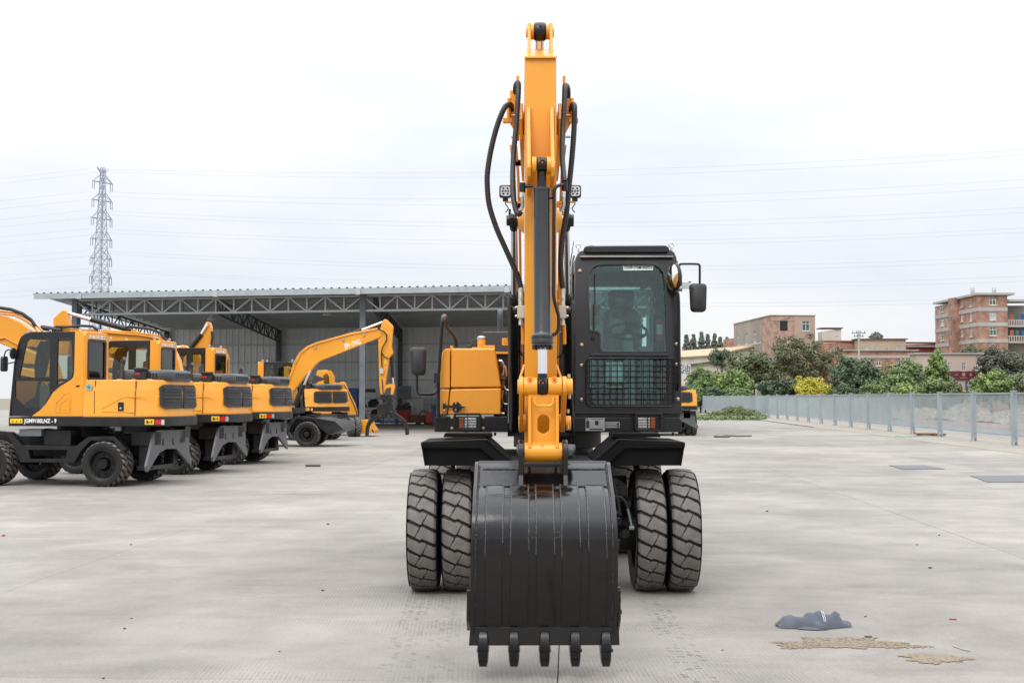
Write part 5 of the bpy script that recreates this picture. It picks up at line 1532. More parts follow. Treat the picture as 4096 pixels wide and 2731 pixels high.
# ---------------- the machine with the timber grab, facing the other way
t5 = base_machine('wheeled_excavator', 'orange wheeled excavator with a black timber grab hanging from its arm', (8100 / (1786 - 1590.0) * (1231 - 2048) / 5000 - 1.33, 41.3 + .955, 0), 0.0, 'machines across the yard', blade=False)
for ch in [c for c in KIDS().get(t5.name, []) if c.name.startswith('warning')]: pass
Y = 41.55
arm_from_pixels(t5, Y, .17, [
    ('boom', 'orange_bg', [(1150, 1606), (1148, 1578), (1176, 1452), (1196, 1418), (1225, 1393), (1265, 1378), (1400, 1343), (1500, 1322), (1520, 1321), (1530, 1334), (1524, 1348), (1500, 1358), (1282, 1443), (1262, 1460), (1243, 1485), (1222, 1504), (1150, 1600)], 1),
    ('arm', 'orange_bg', [(1527, 1300), (1536, 1279), (1545, 1277), (1550, 1280), (1574, 1306), (1567, 1385), (1573, 1412), (1560, 1432), (1540, 1545), (1537, 1577), (1524, 1578), (1519, 1540), (1514, 1350)], .8)])
b = MB(); b.prism([(1523, 1560), (1535, 1543), (1560, 1535), (1578, 1536), (1580, 1545), (1572, 1578), (1563, 1582), (1566, 1548), (1546, 1552), (1536, 1575)], -.12, .12, FY(Y)); b.build('bucket_link', 'orange_bg', t5, world=True)
def pc(t, nm, m, a, c, Y, r): 
    b = MB(); b.cyl(P(*a, Y), P(*c, Y), r, n=14); return b.build(nm, m, t, world=True)
pc(t5, 'arm_cylinder_rod', 'chrome', (1530, 1288), (1446, 1320), Y, .035)
pc(t5, 'arm_cylinder_barrel', 'black_bg', (1448, 1319), (1322, 1366), Y, .07)
b = MB(); b.prism([(1302, 1372), (1318, 1363), (1330, 1366), (1334, 1374)], -.1, .1, FY(Y)); b.build('cylinder_lug', 'orange_bg', t5, world=True)
pc(t5, 'bucket_cylinder_barrel', 'black_bg', (1567, 1425), (1571, 1510), Y, .055)
pc(t5, 'bucket_cylinder_rod', 'chrome', (1571, 1510), (1573, 1535), Y, .03)
pc(t5, 'boom_cylinder_rod', 'chrome', (1242, 1482), (1216, 1540), Y - .3, .035)
pc(t5, 'boom_cylinder_barrel', 'black_bg', (1216, 1538), (1178, 1622), Y - .3, .08)
px_tube(t5, 'arm_hose', 'rubberhose', [(1518, 1319), (1535, 1325), (1547, 1340), (1546, 1362), (1530, 1390), (1525, 1410), (1528, 1470)], Y - .22, .022)
px_tube(t5, 'arm_hose', 'rubberhose', [(1528, 1412), (1535, 1425), (1550, 1433), (1562, 1434)], Y - .22, .02)
px_tube(t5, 'arm_hose', 'rubberhose', [(1528, 1515), (1530, 1545), (1532, 1570), (1545, 1585)], Y - .22, .02)
px_tube(t5, 'boom_pipe', 'orange_bg', [(1158, 1520), (1184, 1450), (1204, 1412), (1235, 1388), (1270, 1374), (1400, 1338), (1510, 1317)], Y - .19, .018)
px_tube(t5, 'boom_pipe', 'orange_bg', [(1152, 1522), (1178, 1450), (1198, 1412), (1230, 1386), (1265, 1371), (1400, 1334), (1510, 1313)], Y - .16, .018)
px_tube(t5, 'boom_hose', 'rubberhose', [(1200, 1410), (1225, 1390), (1270, 1375), (1320, 1362)], Y - .12, .022)
px_tube(t5, 'boom_hose', 'rubberhose', [(1142, 1545), (1150, 1530), (1156, 1518)], Y - .19, .03)
for (x, y) in ((1180, 1448), (1160, 1505), (1262, 1388), (1372, 1358), (1456, 1338)):
    b = MB(); c = P(x, y, Y - .18); b.box(c.x - .03, c.x + .03, c.y - .03, c.y + .03, c.z - .05, c.z + .05); b.build('pipe_clamp', 'brass', t5, world=True)
b = MB(); c = P(1527, 1483, Y - .2); b.box(c.x - .06, c.x + .06, c.y - .05, c.y + .05, c.z - .09, c.z + .08); b.build('valve_block', 'zinc', t5, world=True)
b = MB(); c = P(1542, 1448, Y - .16); b.box(c.x - .035, c.x + .035, c.y, c.y + .02, c.z - .075, c.z + .08); b.build('warning_sticker', 'yellow', t5, world=True)
ang = math.atan2(1395 - 1365.0, 1378 - 1443.0)
ctr = P(1410, 1376, Y - .176)
mt = Matrix.Translation(ctr) @ FACING @ Matrix.Rotation(R(17), 4, 'Z')
text_obj('JIN ONG', .23, mt, 'white', t5, 'brand_lettering', world=True, width=.56, bold=.006)
b = MB(); c = ctr + Vector((-.02, -.004, 0)); b.add([c + Vector((-.09, 0, -.06)), c + Vector((.08, 0, -.02)), c + Vector((-.02, 0, .11))], [(0, 1, 2)]); b.build('brand_mark', 'yellow', t5, world=True)
# front blade of that machine
b = MB()
b.prism([(1276, 1672), (1288, 1668), (1368, 1682), (1400, 1713), (1388, 1716), (1340, 1736), (1310, 1710)], -.9, 1.0, lambda u, v, w: Vector((P(u, v, 42.2).x + w * .12, 42.2 + w, P(u, v, 42.2).z)))
b.build('front_blade', 'black_bg', t5, world=True, bevel=.01)
# the grab itself
gr = [c for c in [bpy.data.objects.new('timber_grab', None)]][0]; COL.objects.link(gr); gr.parent = t5; gr.matrix_parent_inverse = WM(t5).inverted()
gY = 41.55
def gp(nm, ol, lo, hi, bev=.012):
    b = MB(); b.prism(ol, lo, hi, FY(gY)); return b.build(nm, 'black_bg', gr, world=True, bevel=bev)
gp('grab_head', [(1521, 1580), (1526, 1577), (1545, 1582), (1552, 1576), (1565, 1577), (1573, 1580), (1568, 1601), (1530, 1601), (1521, 1588)], -.16, .16)
b = MB(); c = P(1552, 1606, gY); b.lathe(c - Vector((0, 0, .045)), (0, 0, 1), [(.19, 0), (.19, .09), (.17, .1)], 24); b.build('rotator', 'black_bg', gr, world=True)
gp('grab_body', [(1505, 1625), (1520, 1615), (1572, 1613), (1580, 1648), (1592, 1660), (1575, 1668), (1560, 1668), (1545, 1672), (1528, 1664), (1532, 1640), (1508, 1632)], -.14, .14)
def claw(pts, wid, lo, hi):
    path = smoothpath([Vector((x, y, 0)) for x, y in pts], 5); n_ = len(path); L, Rr_ = [], []
    for i, p in enumerate(path):
        d = (path[min(i + 1, n_ - 1)] - path[max(0, i - 1)]).normalized(); nn = Vector((-d.y, d.x, 0)); k = wid * (1 - .45 * i / n_)
        L.append((p.x + nn.x * k, p.y + nn.y * k)); Rr_.append((p.x - nn.x * k, p.y - nn.y * k))
    gp('claw', L + Rr_[::-1], lo, hi, .008)
for lo in (-.30, -.05, .20):
    claw([(1565, 1652), (1590, 1665), (1612, 1682), (1626, 1705), (1630, 1738)], 9, lo, lo + .07)
for lo in (-.18, .09):
    claw([(1545, 1660), (1512, 1668), (1486, 1682), (1472, 1705), (1468, 1742)], 9, lo, lo + .07)
b = MB()
for x, y in ((1526, 1663), (1559, 1663), (1567, 1645), (1604, 1678), (1481, 1679)):
    c = P(x, y, gY); b.cyl(c - Vector((0, .34, 0)), c + Vector((0, .34, 0)), .035, n=12)
b.build('grab_pin', 'hood', gr, world=True)

# ---------------- machine behind it, counterweight towards the shed column
t6 = copy_tree(EX[1], None, kid); t6.location = ((1300 - 2048) / 5000 * 48.5 - 1.05, 49.0, 0); t6.rotation_euler = (0, 0, R(138)); t6['label'] = 'orange excavator half hidden behind the grab machine, engine lid raised'; t6['group'] = 'machines across the yard'
b = MB(); b.prism([(1242, 1545), (1262, 1500), (1295, 1512), (1292, 1518), (1268, 1525), (1240, 1548)], 0, .5, FY(48.2)); o = b.build('raised_lid', 'hood', t6, world=True, bevel=.01)
b = MB(); b.box(-1, 1, 0, 0.01, 0, 0.01)

# ---------------- backhoe loader: ribbed arm and orange bucket show past the others
t7 = thing('backhoe_loader', 'orange loader arm and toothed bucket beside the grey shed column', 'loader', (-6.2, 53.0, 0), 0, 'machines across the yard')
b = MB(); b.prism([(1345, 1575), (1352, 1545), (1365, 1528), (1380, 1528), (1392, 1560), (1420, 1615), (1436, 1680), (1425, 1692), (1405, 1640), (1385, 1600)], -.2, .2, FY(53.0)); b.build('loader_arm', 'orange_bg', t7, world=True, bevel=.02)
for k in range(5):
    pc(t7, 'arm_rib', 'orange_bg', (1325 + k * 7, 1562), (1338 + k * 7, 1530), 52.7, .028)
px_tube(t7, 'arm_hose', 'rubberhose', [(1360, 1565), (1366, 1545), (1376, 1540), (1388, 1560), (1400, 1585), (1418, 1625), (1430, 1660), (1438, 1680)], 52.7, .025)
b = MB(); 
b.panel([(1442, 1732), (1441, 1688), (1446, 1679), (1478, 1678), (1484, 1700), (1498, 1722), (1494, 1732), (1486, 1724), (1480, 1727), (1470, 1715), (1458, 1734)], [], 0, 1.6, FY(52.0)); b.build('loader_bucket', 'orange_bg', t7, world=True, bevel=.01)
for w_ in (0, .5, 1.0, 1.5):
    b = MB(); b.prism([(1490, 1715), (1499, 1733), (1494, 1732), (1486, 1720)], w_, w_ + .1, FY(52.0)); b.build('bucket_tooth', 'orange_dull', t7, world=True)
for x in (1405, 1428):
    w = bpy.data.objects.new('wheel', None); COL.objects.link(w); w.parent = t7; c = G(x, 1746); w.matrix_parent_inverse = WM(t7).inverted(); w.location = (c.x, 52.0, .40); w.rotation_euler = (0, 0, R(20))
    for me, nm in ((TYB, 'tyre'), (RIMB, 'rim')):
        o = bpy.data.objects.new(nm, me); COL.objects.link(o); o.parent = w
b = MB(); b.prism([(1360, 1660), (1422, 1657), (1412, 1690), (1372, 1690)], 0, .8, FY(51.9)); b.build('mudguard', 'hood', t7, world=True, bevel=.02)
b = MB(); b.prism([(1235, 1640), (1235, 1580), (1260, 1480), (1300, 1478), (1312, 1500), (1318, 1570), (1345, 1580), (1400, 1660), (1400, 1700), (1240, 1700)], .6, 2.0, FY(53.2)); b.build('loader_body', 'orange_bg', t7, world=True, bevel=.03)
b = MB(); b.prism([(1293, 1565), (1285, 1500), (1300, 1492), (1308, 1505), (1311, 1562)], .55, .6, FY(53.2)); b.build('loader_cab_window', 'glass_bg', t7, world=True)
# ================================================================= open steel shed
A_ = P(160, 1185, 63.4); Bq = P(2748, 1142, 57.4)
ax_ = Vector((Bq.x - A_.x, Bq.y - A_.y, 0)); LEN = ax_.length; ax_.normalize()
SH_ROT = math.atan2(ax_.y, ax_.x)
EAVE = (A_.z + Bq.z) / 2
shed = thing('storage_shed', 'long open-fronted grey steel shed with lattice roof trusses behind the machines', 'shed', (A_.x, A_.y, 0), SH_ROT)
# local: x along the front, y into the depth, z up
DEP = 19.5
SHEAR = -.21     # the shed's sides are not square to its front
def zroof(y): return EAVE - .12 - y * .028
M['sheet'] = mat('shed_sheet', (.30, .325, .33), .5, metal=.15, var=.12, vscale=.6)
M['sheet_wall'] = mat('shed_wall_sheet', (.66, .68, .67), .55, var=.10, vscale=.5)
M['sheet_roof'] = mat('shed_roof_sheet', (.36, .42, .43), .45, metal=.1, var=.12, vscale=.5)
SB = lambda mb, nm, m, par=None, **k: mb.build(nm, m, par or shed, **k)
def corrug(mb, x0, x1, y, z0, z1, pitch, amp, face=1):
    n = max(1, round((x1 - x0) / pitch)); pitch = (x1 - x0) / n; prof_ = []
    for i in range(n):
        b0 = x0 + i * pitch
        prof_ += [(b0, 0), (b0 + pitch * .62, 0), (b0 + pitch * .70, amp), (b0 + pitch * .92, amp)]
    prof_.append((x0 + n * pitch, 0))
    v = []
    for x, a in prof_: v += [(x, y - a * face, z0), (x, y - a * face, z1)]
    mb.add(v, [(2 * i, 2 * i + 1, 2 * i + 3, 2 * i + 2) for i in range(len(prof_) - 1)])
# back and side walls, panel by panel between columns
bay = 7.75
cols_back = [1.0 + bay * i for i in range(5) if 1.0 + bay * i < LEN + .5]
xs_wall = [1.0] + [1.0 + bay * (i + 1) for i in range(3)] + [LEN - .6]
for i in range(len(xs_wall) - 1):
    b = MB(); corrug(b, xs_wall[i], xs_wall[i + 1], DEP, 0, zroof(DEP) + .1, .42, .035); SB(b, 'wall_panel', 'sheet_wall', smooth=0)
for nm_x in (1.0, LEN - .3):
    b = MB()
    v = []; n = int(DEP * .55 / .42); prof_ = []
    y_start = DEP - n * .42
    for k in range(n):
        y0 = y_start + k * .42; prof_ += [(y0, 0), (y0 + .26, 0), (y0 + .3, .035), (y0 + .39, .035)]
    prof_.append((DEP, 0))
    for y, a in prof_: v += [(nm_x + a, y, 0), (nm_x + a, y, zroof(y) - .1)]
    b.add(v, [(2 * k, 2 * k + 1, 2 * k + 3, 2 * k + 2) for k in range(len(prof_) - 1)])

# girts
for z in (1.55, 2.7, 3.85, 5.0):
    b = MB(); b.box(1.0, LEN - .3, DEP - .12, DEP - .045, z, z + .09); SB(b, 'wall_rail', 'steel')
# roof sheet: folded ridges running from front to back
b = MB()
n = int(LEN / .38); prof_ = []
for i in range(n):
    x0 = i * LEN / n; pch = LEN / n
    prof_ += [(x0, 0), (x0 + pch * .6, 0), (x0 + pch * .7, .055), (x0 + pch * .9, .055)]
prof_.append((LEN, 0))
v = []
for x, a in prof_: v += [(x, -1.2, zroof(-1.2) + .12 + a), (x, DEP + .6, zroof(DEP + .6) + .12 + a)]
b.add(v, [(2 * i, 2 * i + 1, 2 * i + 3, 2 * i + 2) for i in range(len(prof_) - 1)])
SB(b, 'roof_sheet', 'sheet_roof', smooth=0)
b = MB(); b.box(.15, LEN - .05, -1.24, -1.12, zroof(-1.2) - .16, zroof(-1.2) + .115); SB(b, 'gutter', mat('gutter_grey', (.34, .385, .395), .45, metal=.2, var=.1))
for k in range(5):
    b = MB(); xx = LEN * (.08 + .22 * k); b.box(xx - .12, xx + .12, -1.27, -1.1, zroof(-1.2) - .19, zroof(-1.2) + .06); SB(b, 'gutter_joint', 'steel')
# purlins under the sheet
for k in range(13):
    y = -.9 + k * 1.62
    b = MB(); b.box(.4 + (.55 * min(k, 3)), LEN - .1 - .5 * min(k, 3) * .0, y, y + .07, zroof(y) - .06, zroof(y) + .115); SB(b, 'purlin', 'sheet')
M['frame_pale'] = mat('translucent_panel', (.75, .78, .75), .4, var=.05)
# skylight panels
for x, y in ((14.8, 5.5), (16.6, 8.0), (16.8, 11.0), (9.5, 9.0)):
    b = MB(); b.box(x, x + 1.4, y, y + 1.3, zroof(y) + .02, zroof(y) + .03); SB(b, 'skylight', 'frame_pale')
# columns
xcol = [xs for xs in (2.3, 16.6, LEN - 1.0)]
def local_x(px, Yg):   # along-front coordinate of a pixel column on the shed's front
    best = 0
    for i in range(400):
        x = LEN * i / 399; p = A_ + ax_ * x
        if 2048 + p.x / p.y * F_PX >= px: return x
    return LEN
xc_front = [local_x(292, 0), local_x(1447, 0), local_x(2600, 0)]
for x in xc_front:
    b = MB(); b.box(x - .14, x + .14, -.14, .14, 0, zroof(0) - .05); b.box(x - .22, x + .22, -.2, .2, 0, .03); SB(b, 'front_column', 'steel_dark', split=False)
b = MB(); x = local_x(255, 0); b.box(x - .09, x + .09, 2.0, 2.2, 0, zroof(2)); SB(b, 'side_column', 'bluepaint')
b = MB(); x = local_x(270, 0); b.box(x - .05, x + .05, 5.0, 5.1, 2, zroof(5)); SB(b, 'side_column', 'bluepaint')
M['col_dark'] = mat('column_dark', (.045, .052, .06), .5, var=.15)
xb_cols = []
for pxc in (662, 1114, 1599, 2100, 2600):
    for i in range(600):
        x = LEN * i / 599; p = A_ + ax_ * (x + SHEAR * (DEP - .3)) + Vector((-ax_.y, ax_.x, 0)) * (DEP - .3)
        if 2048 + p.x / p.y * F_PX >= pxc: xb_cols.append(x); break
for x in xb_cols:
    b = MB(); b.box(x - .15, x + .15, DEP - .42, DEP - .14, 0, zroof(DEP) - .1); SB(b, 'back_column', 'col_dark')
# lattice trusses
def truss(p0, p1, dz0, dz1, panels, nm, m='steel', w=.085):
    """p0/p1 top chord ends; dz0 / dz1 depth at each end"""
    p0, p1 = Vector(p0), Vector(p1)
    t_ = bpy.data.objects.new(nm, None); COL.objects.link(t_); t_.parent = shed
    def T(k): return p0.lerp(p1, k)
    def Bt(k): return p0.lerp(p1, k) - Vector((0, 0, dz0 + (dz1 - dz0) * k))
    b = MB(); b.bar(T(0), T(1), w); b.build('top_chord', m, t_)
    b = MB(); b.bar(Bt(0), Bt(1), w); b.build('bottom_chord', m, t_)
    for i in range(panels + 1):
        b = MB(); b.bar(T(i / panels), Bt(i / panels), w * .75); b.build('upright', m, t_)
        if i < panels:
            b = MB()
            if i % 2: b.bar(Bt(i / panels), T((i + 1) / panels), w * .7)
            else: b.bar(T(i / panels), Bt((i + 1) / panels), w * .7)
            b.build('brace', m, t_)
for i in range(len(xc_front) - 1):
    x0, x1 = xc_front[i], xc_front[i + 1]
    truss((x0, 0, zroof(0) - .12), (x1, 0, zroof(0) - .12), .72, .72, 16, 'lattice_truss', 'steel', .10)
    truss((x0, .62, zroof(0) - .12), (x1, .62, zroof(0) - .12), .72, .72, 16, 'lattice_truss', 'steel_dark', .085)
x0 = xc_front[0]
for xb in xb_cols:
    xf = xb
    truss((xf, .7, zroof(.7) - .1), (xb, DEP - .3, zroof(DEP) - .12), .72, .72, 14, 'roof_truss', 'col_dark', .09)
# lamps under the roof
for px, dy in ((1275, 3.0), (750, 5.0)):
    x = local_x(px, 0); b = MB(); c = Vector((x, dy, zroof(dy) - .75))
    b.lathe(c, (0, 0, 1), [(.24, 0), (.22, .05), (.12, .2), (.06, .28), (.05, .36)], 20); b.cyl(c + Vector((0, 0, .3)), c + Vector((0, 0, .8)), .02, n=6); SB(b, 'bay_lamp', mat('lamp_shade_white', (.6, .6, .57), .4), split=False)

_sh = Matrix.Identity(4); _sh[0][1] = SHEAR
_done = set()
for _k in [c for c in KIDS().get(shed.name, [])]:
    for _o in [_k] + KIDS().get(_k.name, []) if _k.type == 'EMPTY' else [_k]:
        if _o.type == 'MESH' and _o.data.name not in _done: _o.data.transform(_sh); _done.add(_o.data.name)
# ---------------- what stands inside
def at_shed(px, py):
    return G(px, py)
def stand(name, label, cat, px, py, rot=None, group='workshop gear along the shed wall'):
    p = G(px, py); p.z = 0
    return thing(name, label, cat, p, SH_ROT if rot is None else rot, group)
t = stand('tool_cabinet', 'red steel tool cabinet with a machine on top, by the dark column', 'cabinet', 1610, 1694.5)
b = MB(); b.box(-.45, .45, -.3, .3, .05, .82); b.build('cabinet_body', 'redpaint', t, bevel=.02)
b = MB(); b.box(-.47, .47, -.32, .32, .82, .86); b.build('cabinet_top', 'steel_dark', t)
for k in range(2):
    b = MB(); b.box(-.42 + .43 * k, -.02 + .43 * k, -.315, -.30, .1, .78); d_o = b.build('door', 'redpaint', t, bevel=.01)
    b = MB(); b.box(-.06 + .1 * k, -.04 + .1 * k, -.335, -.315, .4, .52); b.build('handle', 'zinc', d_o)
t = stand('vice_bench', 'black bench vice and motor on top of the red cabinet', 'vice', 1612, 1694); t.location.z = .86
b = MB(); b.box(-.35, .45, -.25, .25, 0, .12); b.box(-.3, .05, -.2, .2, .12, .34); b.box(.12, .4, -.15, .15, .12, .46); b.cyl((-.4, 0, .2), (.5, 0, .2), .06, n=10); b.box(-.45, -.2, -.2, .0, 0.0, .1); b.build('vice_body', 'black_bg', t, split=False)
b = MB(); b.box(-.12, .1, -.22, -.05, .3, .38); b.build('vice_jaw', 'redpaint', t)
t = stand('control_box', 'dark grey electrical control box fixed beside the dark column', 'control box', 1616, 1693.6); t.location.z = 1.55
b = MB(); b.box(-.42, .42, -.15, .15, 0, .8); b.build('box_body', 'steel_dark', t, bevel=.02)
b = MB(); b.box(-.3, .3, -.16, -.15, .35, .6); b.build('box_window', 'hood', t)
t = stand('parts_rack', 'dark steel parts rack with small sign left of the grab', 'rack', 1474, 1694.5)
for z in (.15, .55, 1.0):
    b = MB(); b.box(-.75, .9, -.35, .35, z, z + .05); b.build('shelf', 'steel_dark', t)
for x in (-.72, .87):
    for y in (-.32, .32):
        b = MB(); b.box(x - .03, x + .03, y - .03, y + .03, 0, 1.3); b.build('post', 'steel_dark', t)
b = MB(); b.box(-.1, .25, -.37, -.355, .72, .88); b.build('sign_board', 'white', t)
b = MB(); b.box(-.06, .2, -.373, -.371, .77, .83); b.build('print', 'red', t)
for k, (x, z, w, h, m_) in enumerate(((-.5, .6, .3, .3, 'black_bg'), (.4, .6, .4, .32, 'black_bg'), (-.4, 1.05, .5, .25, 'orange_dull'), (.3, 1.05, .6, .5, 'black_bg'), (-.35, .2, .5, .28, 'black_bg'), (.4, .2, .5, .16, 'bluepaint'))):
    lab = ['black gearbox on the middle shelf of the dark rack', 'black casting on the middle shelf, further along the rack', 'rust coloured part on the top shelf of the dark rack', 'tall black engine part on the top shelf of the rack', 'black box on the bottom shelf of the dark rack', 'blue tray on the bottom shelf of the dark rack'][k]
    tt = stand('machine_part', lab, 'machine part', 1474, 1694.5); tt.location = Vector(t.location) + Vector((x, 0, z))
    b = MB(); b.box(-w / 2, w / 2, -.2, .2, 0, h * .7); b.cyl((-w * .3, 0, h * .6), (w * .4, 0, h * .75), h * .3, n=10); b.build('casting', m_, tt, bevel=.02, split=False)
t = stand('work_bench', 'low blue bench with boxes behind the timber grab', 'bench', 1545, 1697)
b = MB(); b.box(-.9, .7, -.35, .35, .5, .56); b.build('bench_top', 'steel_dark', t)
for x in (-.85, .65):
    b = MB(); b.box(x - .04, x + .04, -.3, .3, 0, .5); b.build('leg', 'bluepaint', t)
b = MB(); b.box(-.85, .65, .2, .28, .1, .2); b.build('stretcher', 'bluepaint', t)
t = stand('cardboard_box', 'brown cardboard box on the low bench behind the grab', 'box', 1545, 1697); t.location.z = .57
b = MB(); b.box(-.5, .2, -.25, .25, 0, .55); b.build('carton', mat('cardboard', (.30, .18, .09), .8), t); b = MB(); b.box(.25, .6, -.2, .2, 0, .3); b.build('carton_flap', mat('cardboard_pale', (.33, .25, .17), .8), t)
t = stand('wire_cage', 'grey wire mesh cage box standing against the shed wall', 'cage', 1733, 1693.6)
b = MB()
for i in range(5):
    b.box(-.5 + i * .25 - .012, -.5 + i * .25 + .012, -.4, -.38, 0, 1.6); b.box(-.5, .5, -.4, -.38, i * .4, i * .4 + .025)
b.build('mesh_front', 'steel_dark', t, split=False)
b = MB(); b.box(-.5, .5, -.37, .4, .02, 1.55); b.build('cage_body', 'sheet', t)
t = stand('welding_set', 'red welding machine with hoses at the edge of the orange tank', 'welder', 1726, 1695.5)
b = MB(); b.box(-.28, .3, -.3, .3, .06, .72); b.build('welder_body', 'redpaint', t, bevel=.03)
b = MB(); b.tube(smoothpath([(-.2, -.2, .7), (-.5, -.25, .8), (-.75, -.2, .5), (-.85, -.1, .1), (-1.0, 0, .03)], 6), .04, 8); b.build('welder_hose', mat('hose_brown', (.16, .06, .035), .6), t)
t = stand('blue_stand', 'blue steel stand with a green motor next to the red welder', 'stand', 1742, 1696)
b = MB(); b.box(-.12, .25, -.25, .25, .0, 1.0); b.build('stand_frame', 'bluepaint', t, bevel=.02)
b = MB(); b.cyl((-.25, -.1, 1.08), (.15, -.1, 1.08), .1, n=14); b.build('motor', mat('motor_green', (.03, .2, .1), .5), t)
t = stand('timber_stack', 'stack of brown timber lying by the shed wall', 'timber', 1675, 1694.5)
for k in range(4):
    b = MB(); b.box(-1.2, 1.0, -.3, .3, .08 + k * .12, .18 + k * .12); b.build('plank', mat('timber_%d' % k, (.20 + .02 * k, .10, .05), .75, var=.25, vscale=6), t)
for k, x in enumerate((-1.0, 0, .8)):
    b = MB(); b.box(x - .06, x + .06, -.3, .3, 0, .08); b.build('bearer', 'orange_dull', t)
t = stand('plastic_sheet', 'crumpled white plastic sheet on the shed floor below the grab', 'plastic sheet', 1548, 1697, group=None)
b = MB(); n1, n2 = 16, 7; random.seed(5)
vv = [[Vector((-.85 + 1.7 * i / (n1 - 1), -.25 + .5 * j / (n2 - 1), max(.005, .12 * random.random() * math.sin(math.pi * i / (n1 - 1)) * math.sin(math.pi * j / (n2 - 1))))) for j in range(n2)] for i in range(n1)]
b.add([q for r_ in vv for q in r_], [(i * n2 + j, (i + 1) * n2 + j, (i + 1) * n2 + j + 1, i * n2 + j + 1) for i in range(n1 - 1) for j in range(n2 - 1)])
b.build('film', 'plasticfilm', t)
b = MB(); b.box(-.6, .6, 0, .02, 0, .28); tt = stand('wall_bracket', 'small dark shelf board fixed on the shed wall left of the grab', 'shelf', 1466, 1694.5, group=None); tt.location.z = 1.95
b = MB(); b.box(-.55, .55, -.25, .1, 0, .22); b.build('board', 'col_dark', tt)
b = MB(); tt = stand('blue_barrel', 'blue plastic barrel behind the loader arm', 'barrel', 1402, 1697, group=None); tt.location.z = 0; b.lathe((0, 0, 0), (0, 0, 1), [(.28, 0), (.3, .05), (.3, .8), (.28, .9), (.24, .95)], 18); b.box(-.2, .45, -.2, .2, .95, 2.2); b.build('barrel_body', mat('barrel_blue', (.02, .10, .30), .45), tt, split=False)
# ================================================================= fence
M['fence'] = mat('fence_grey', (.33, .375, .385), .5, metal=.1, var=.1, vscale=1.5)
FH = 1.86
posts = [G(x, y) for x, y in ((4240, 1803), (4058, 1782), (3896, 1764), (3761, 1748), (3651, 1736), (3559, 1726.3), (3475, 1717), (3404, 1708.6), (3340.6, 1701.5), (3285.7, 1695), (3234, 1689), (3189, 1684), (3148.7, 1679.3), (3110.7, 1675), (3074, 1671))]
posts2 = [(3074, 103.0), (3022, 121.0), (2971, 122.5), (2928, 124), (2887.5, 126), (2851, 128), (2815, 131), (2787, 150)]
posts2 = [Vector((P(x, 1590, y).x, y, 0)) for x, y in posts2]
fence = thing('steel_fence', 'long grey steel railing fence of upright bars along the far side of the yard', 'fence', (posts[7].x, posts[7].y, 0))
allp = posts + posts2[1:]
bar_near = 0
for i, p in enumerate(allp):
    b = MB(); w = .085
    b.box(p.x - w, p.x + w, p.y - .06, p.y + .06, .10, FH - .03); b.box(p.x - w - .02, p.x + w + .02, p.y - .08, p.y + .08, FH - .03, FH)
    b.box(p.x - w * .95, p.x - w * .55, p.y - .09, p.y + .09, 0, .14); b.box(p.x + w * .55, p.x + w * .95, p.y - .09, p.y + .09, 0, .14); b.box(p.x - w - .05, p.x + w + .05, p.y - .1, p.y + .1, -.002, .02)
    b.build('post', 'fence', fence, world=True, split=False)
for i in range(len(allp) - 1):
    p, q = allp[i], allp[i + 1]
    d = (q - p); L = d.length; d.normalize()
    for z, h in ((FH - .09, .05), (.34, .04)):
        b = MB(); b.bar(p + d * .08 + Vector((0, 0, z)), q - d * .08 + Vector((0, 0, z)), h, .05); b.build('rail', 'fence', fence, world=True)
    pitch = .12 if i < 8 else .14
    n = int((L - .2) / pitch)
    b = MB()
    for k in range(n + 1):
        c = p + d * (.1 + (L - .2) * k / max(1, n))
        if i < len(posts) - 1: hb = .0078 if i < 4 else .0098; b.box(c.x - hb, c.x + hb, c.y - .013, c.y + .013, .35, FH - .09)
        else: b.box(c.x - .05, c.x + .05, c.y - .012, c.y + .012, .35, FH - .09)
    o = b.build('bars', 'fence', fence, world=True, split=False); o['kind'] = 'stuff'

# ================================================================= foliage
def leaf_mat(name, c0, c1, c2):
    m, n, l, b = nodes_of(name)
    a = n.new('ShaderNodeAttribute'); a.attribute_name = 'leafvar'
    r = n.new('ShaderNodeValToRGB'); e = r.color_ramp.elements
    e[0].position = 0; e[0].color = (*c0, 1); e[1].position = 1; e[1].color = (*c2, 1)
    k = e.new(.55); k.color = (*c1, 1)
    l.new(a.outputs['Fac'], r.inputs[0]); l.new(r.outputs[0], b.inputs['Base Color'])
    b.inputs['Roughness'].default_value = .6; b.inputs['Specular IOR Level'].default_value = .25
    b.inputs['Subsurface Weight'].default_value = 0.0
    return m
M['leaf_mid'] = leaf_mat('leaf_mid', (0.070, 0.108, 0.046), (0.128, 0.182, 0.070), (0.230, 0.290, 0.108))
M['leaf_dark'] = leaf_mat('leaf_dark', (0.045, 0.069, 0.040), (0.077, 0.110, 0.060), (0.131, 0.169, 0.094))
M['leaf_bright'] = leaf_mat('leaf_bright', (0.084, 0.132, 0.046), (0.162, 0.230, 0.070), (0.297, 0.365, 0.115))
M['leaf_olive'] = leaf_mat('leaf_olive', (0.090, 0.110, 0.055), (0.138, 0.162, 0.079), (0.198, 0.216, 0.120))
M['leaf_rust'] = leaf_mat('leaf_rust', (0.088, 0.112, 0.056), (0.144, 0.163, 0.081), (0.263, 0.144, 0.100))
M['leaf_grey'] = leaf_mat('leaf_grey', (0.067, 0.074, 0.057), (0.103, 0.113, 0.081), (0.161, 0.149, 0.109))
M['leaf_yellow'] = leaf_mat('leaf_yellow', (.20, .19, .02), (.46, .40, .05), (.62, .54, .09))
M['leaf_fir'] = leaf_mat('leaf_fir', (.11, .13, .105), (.14, .165, .13), (.18, .205, .16))
M['leaf_weed'] = leaf_mat('leaf_weed', (.07, .10, .03), (.14, .16, .06), (.34, .32, .24))
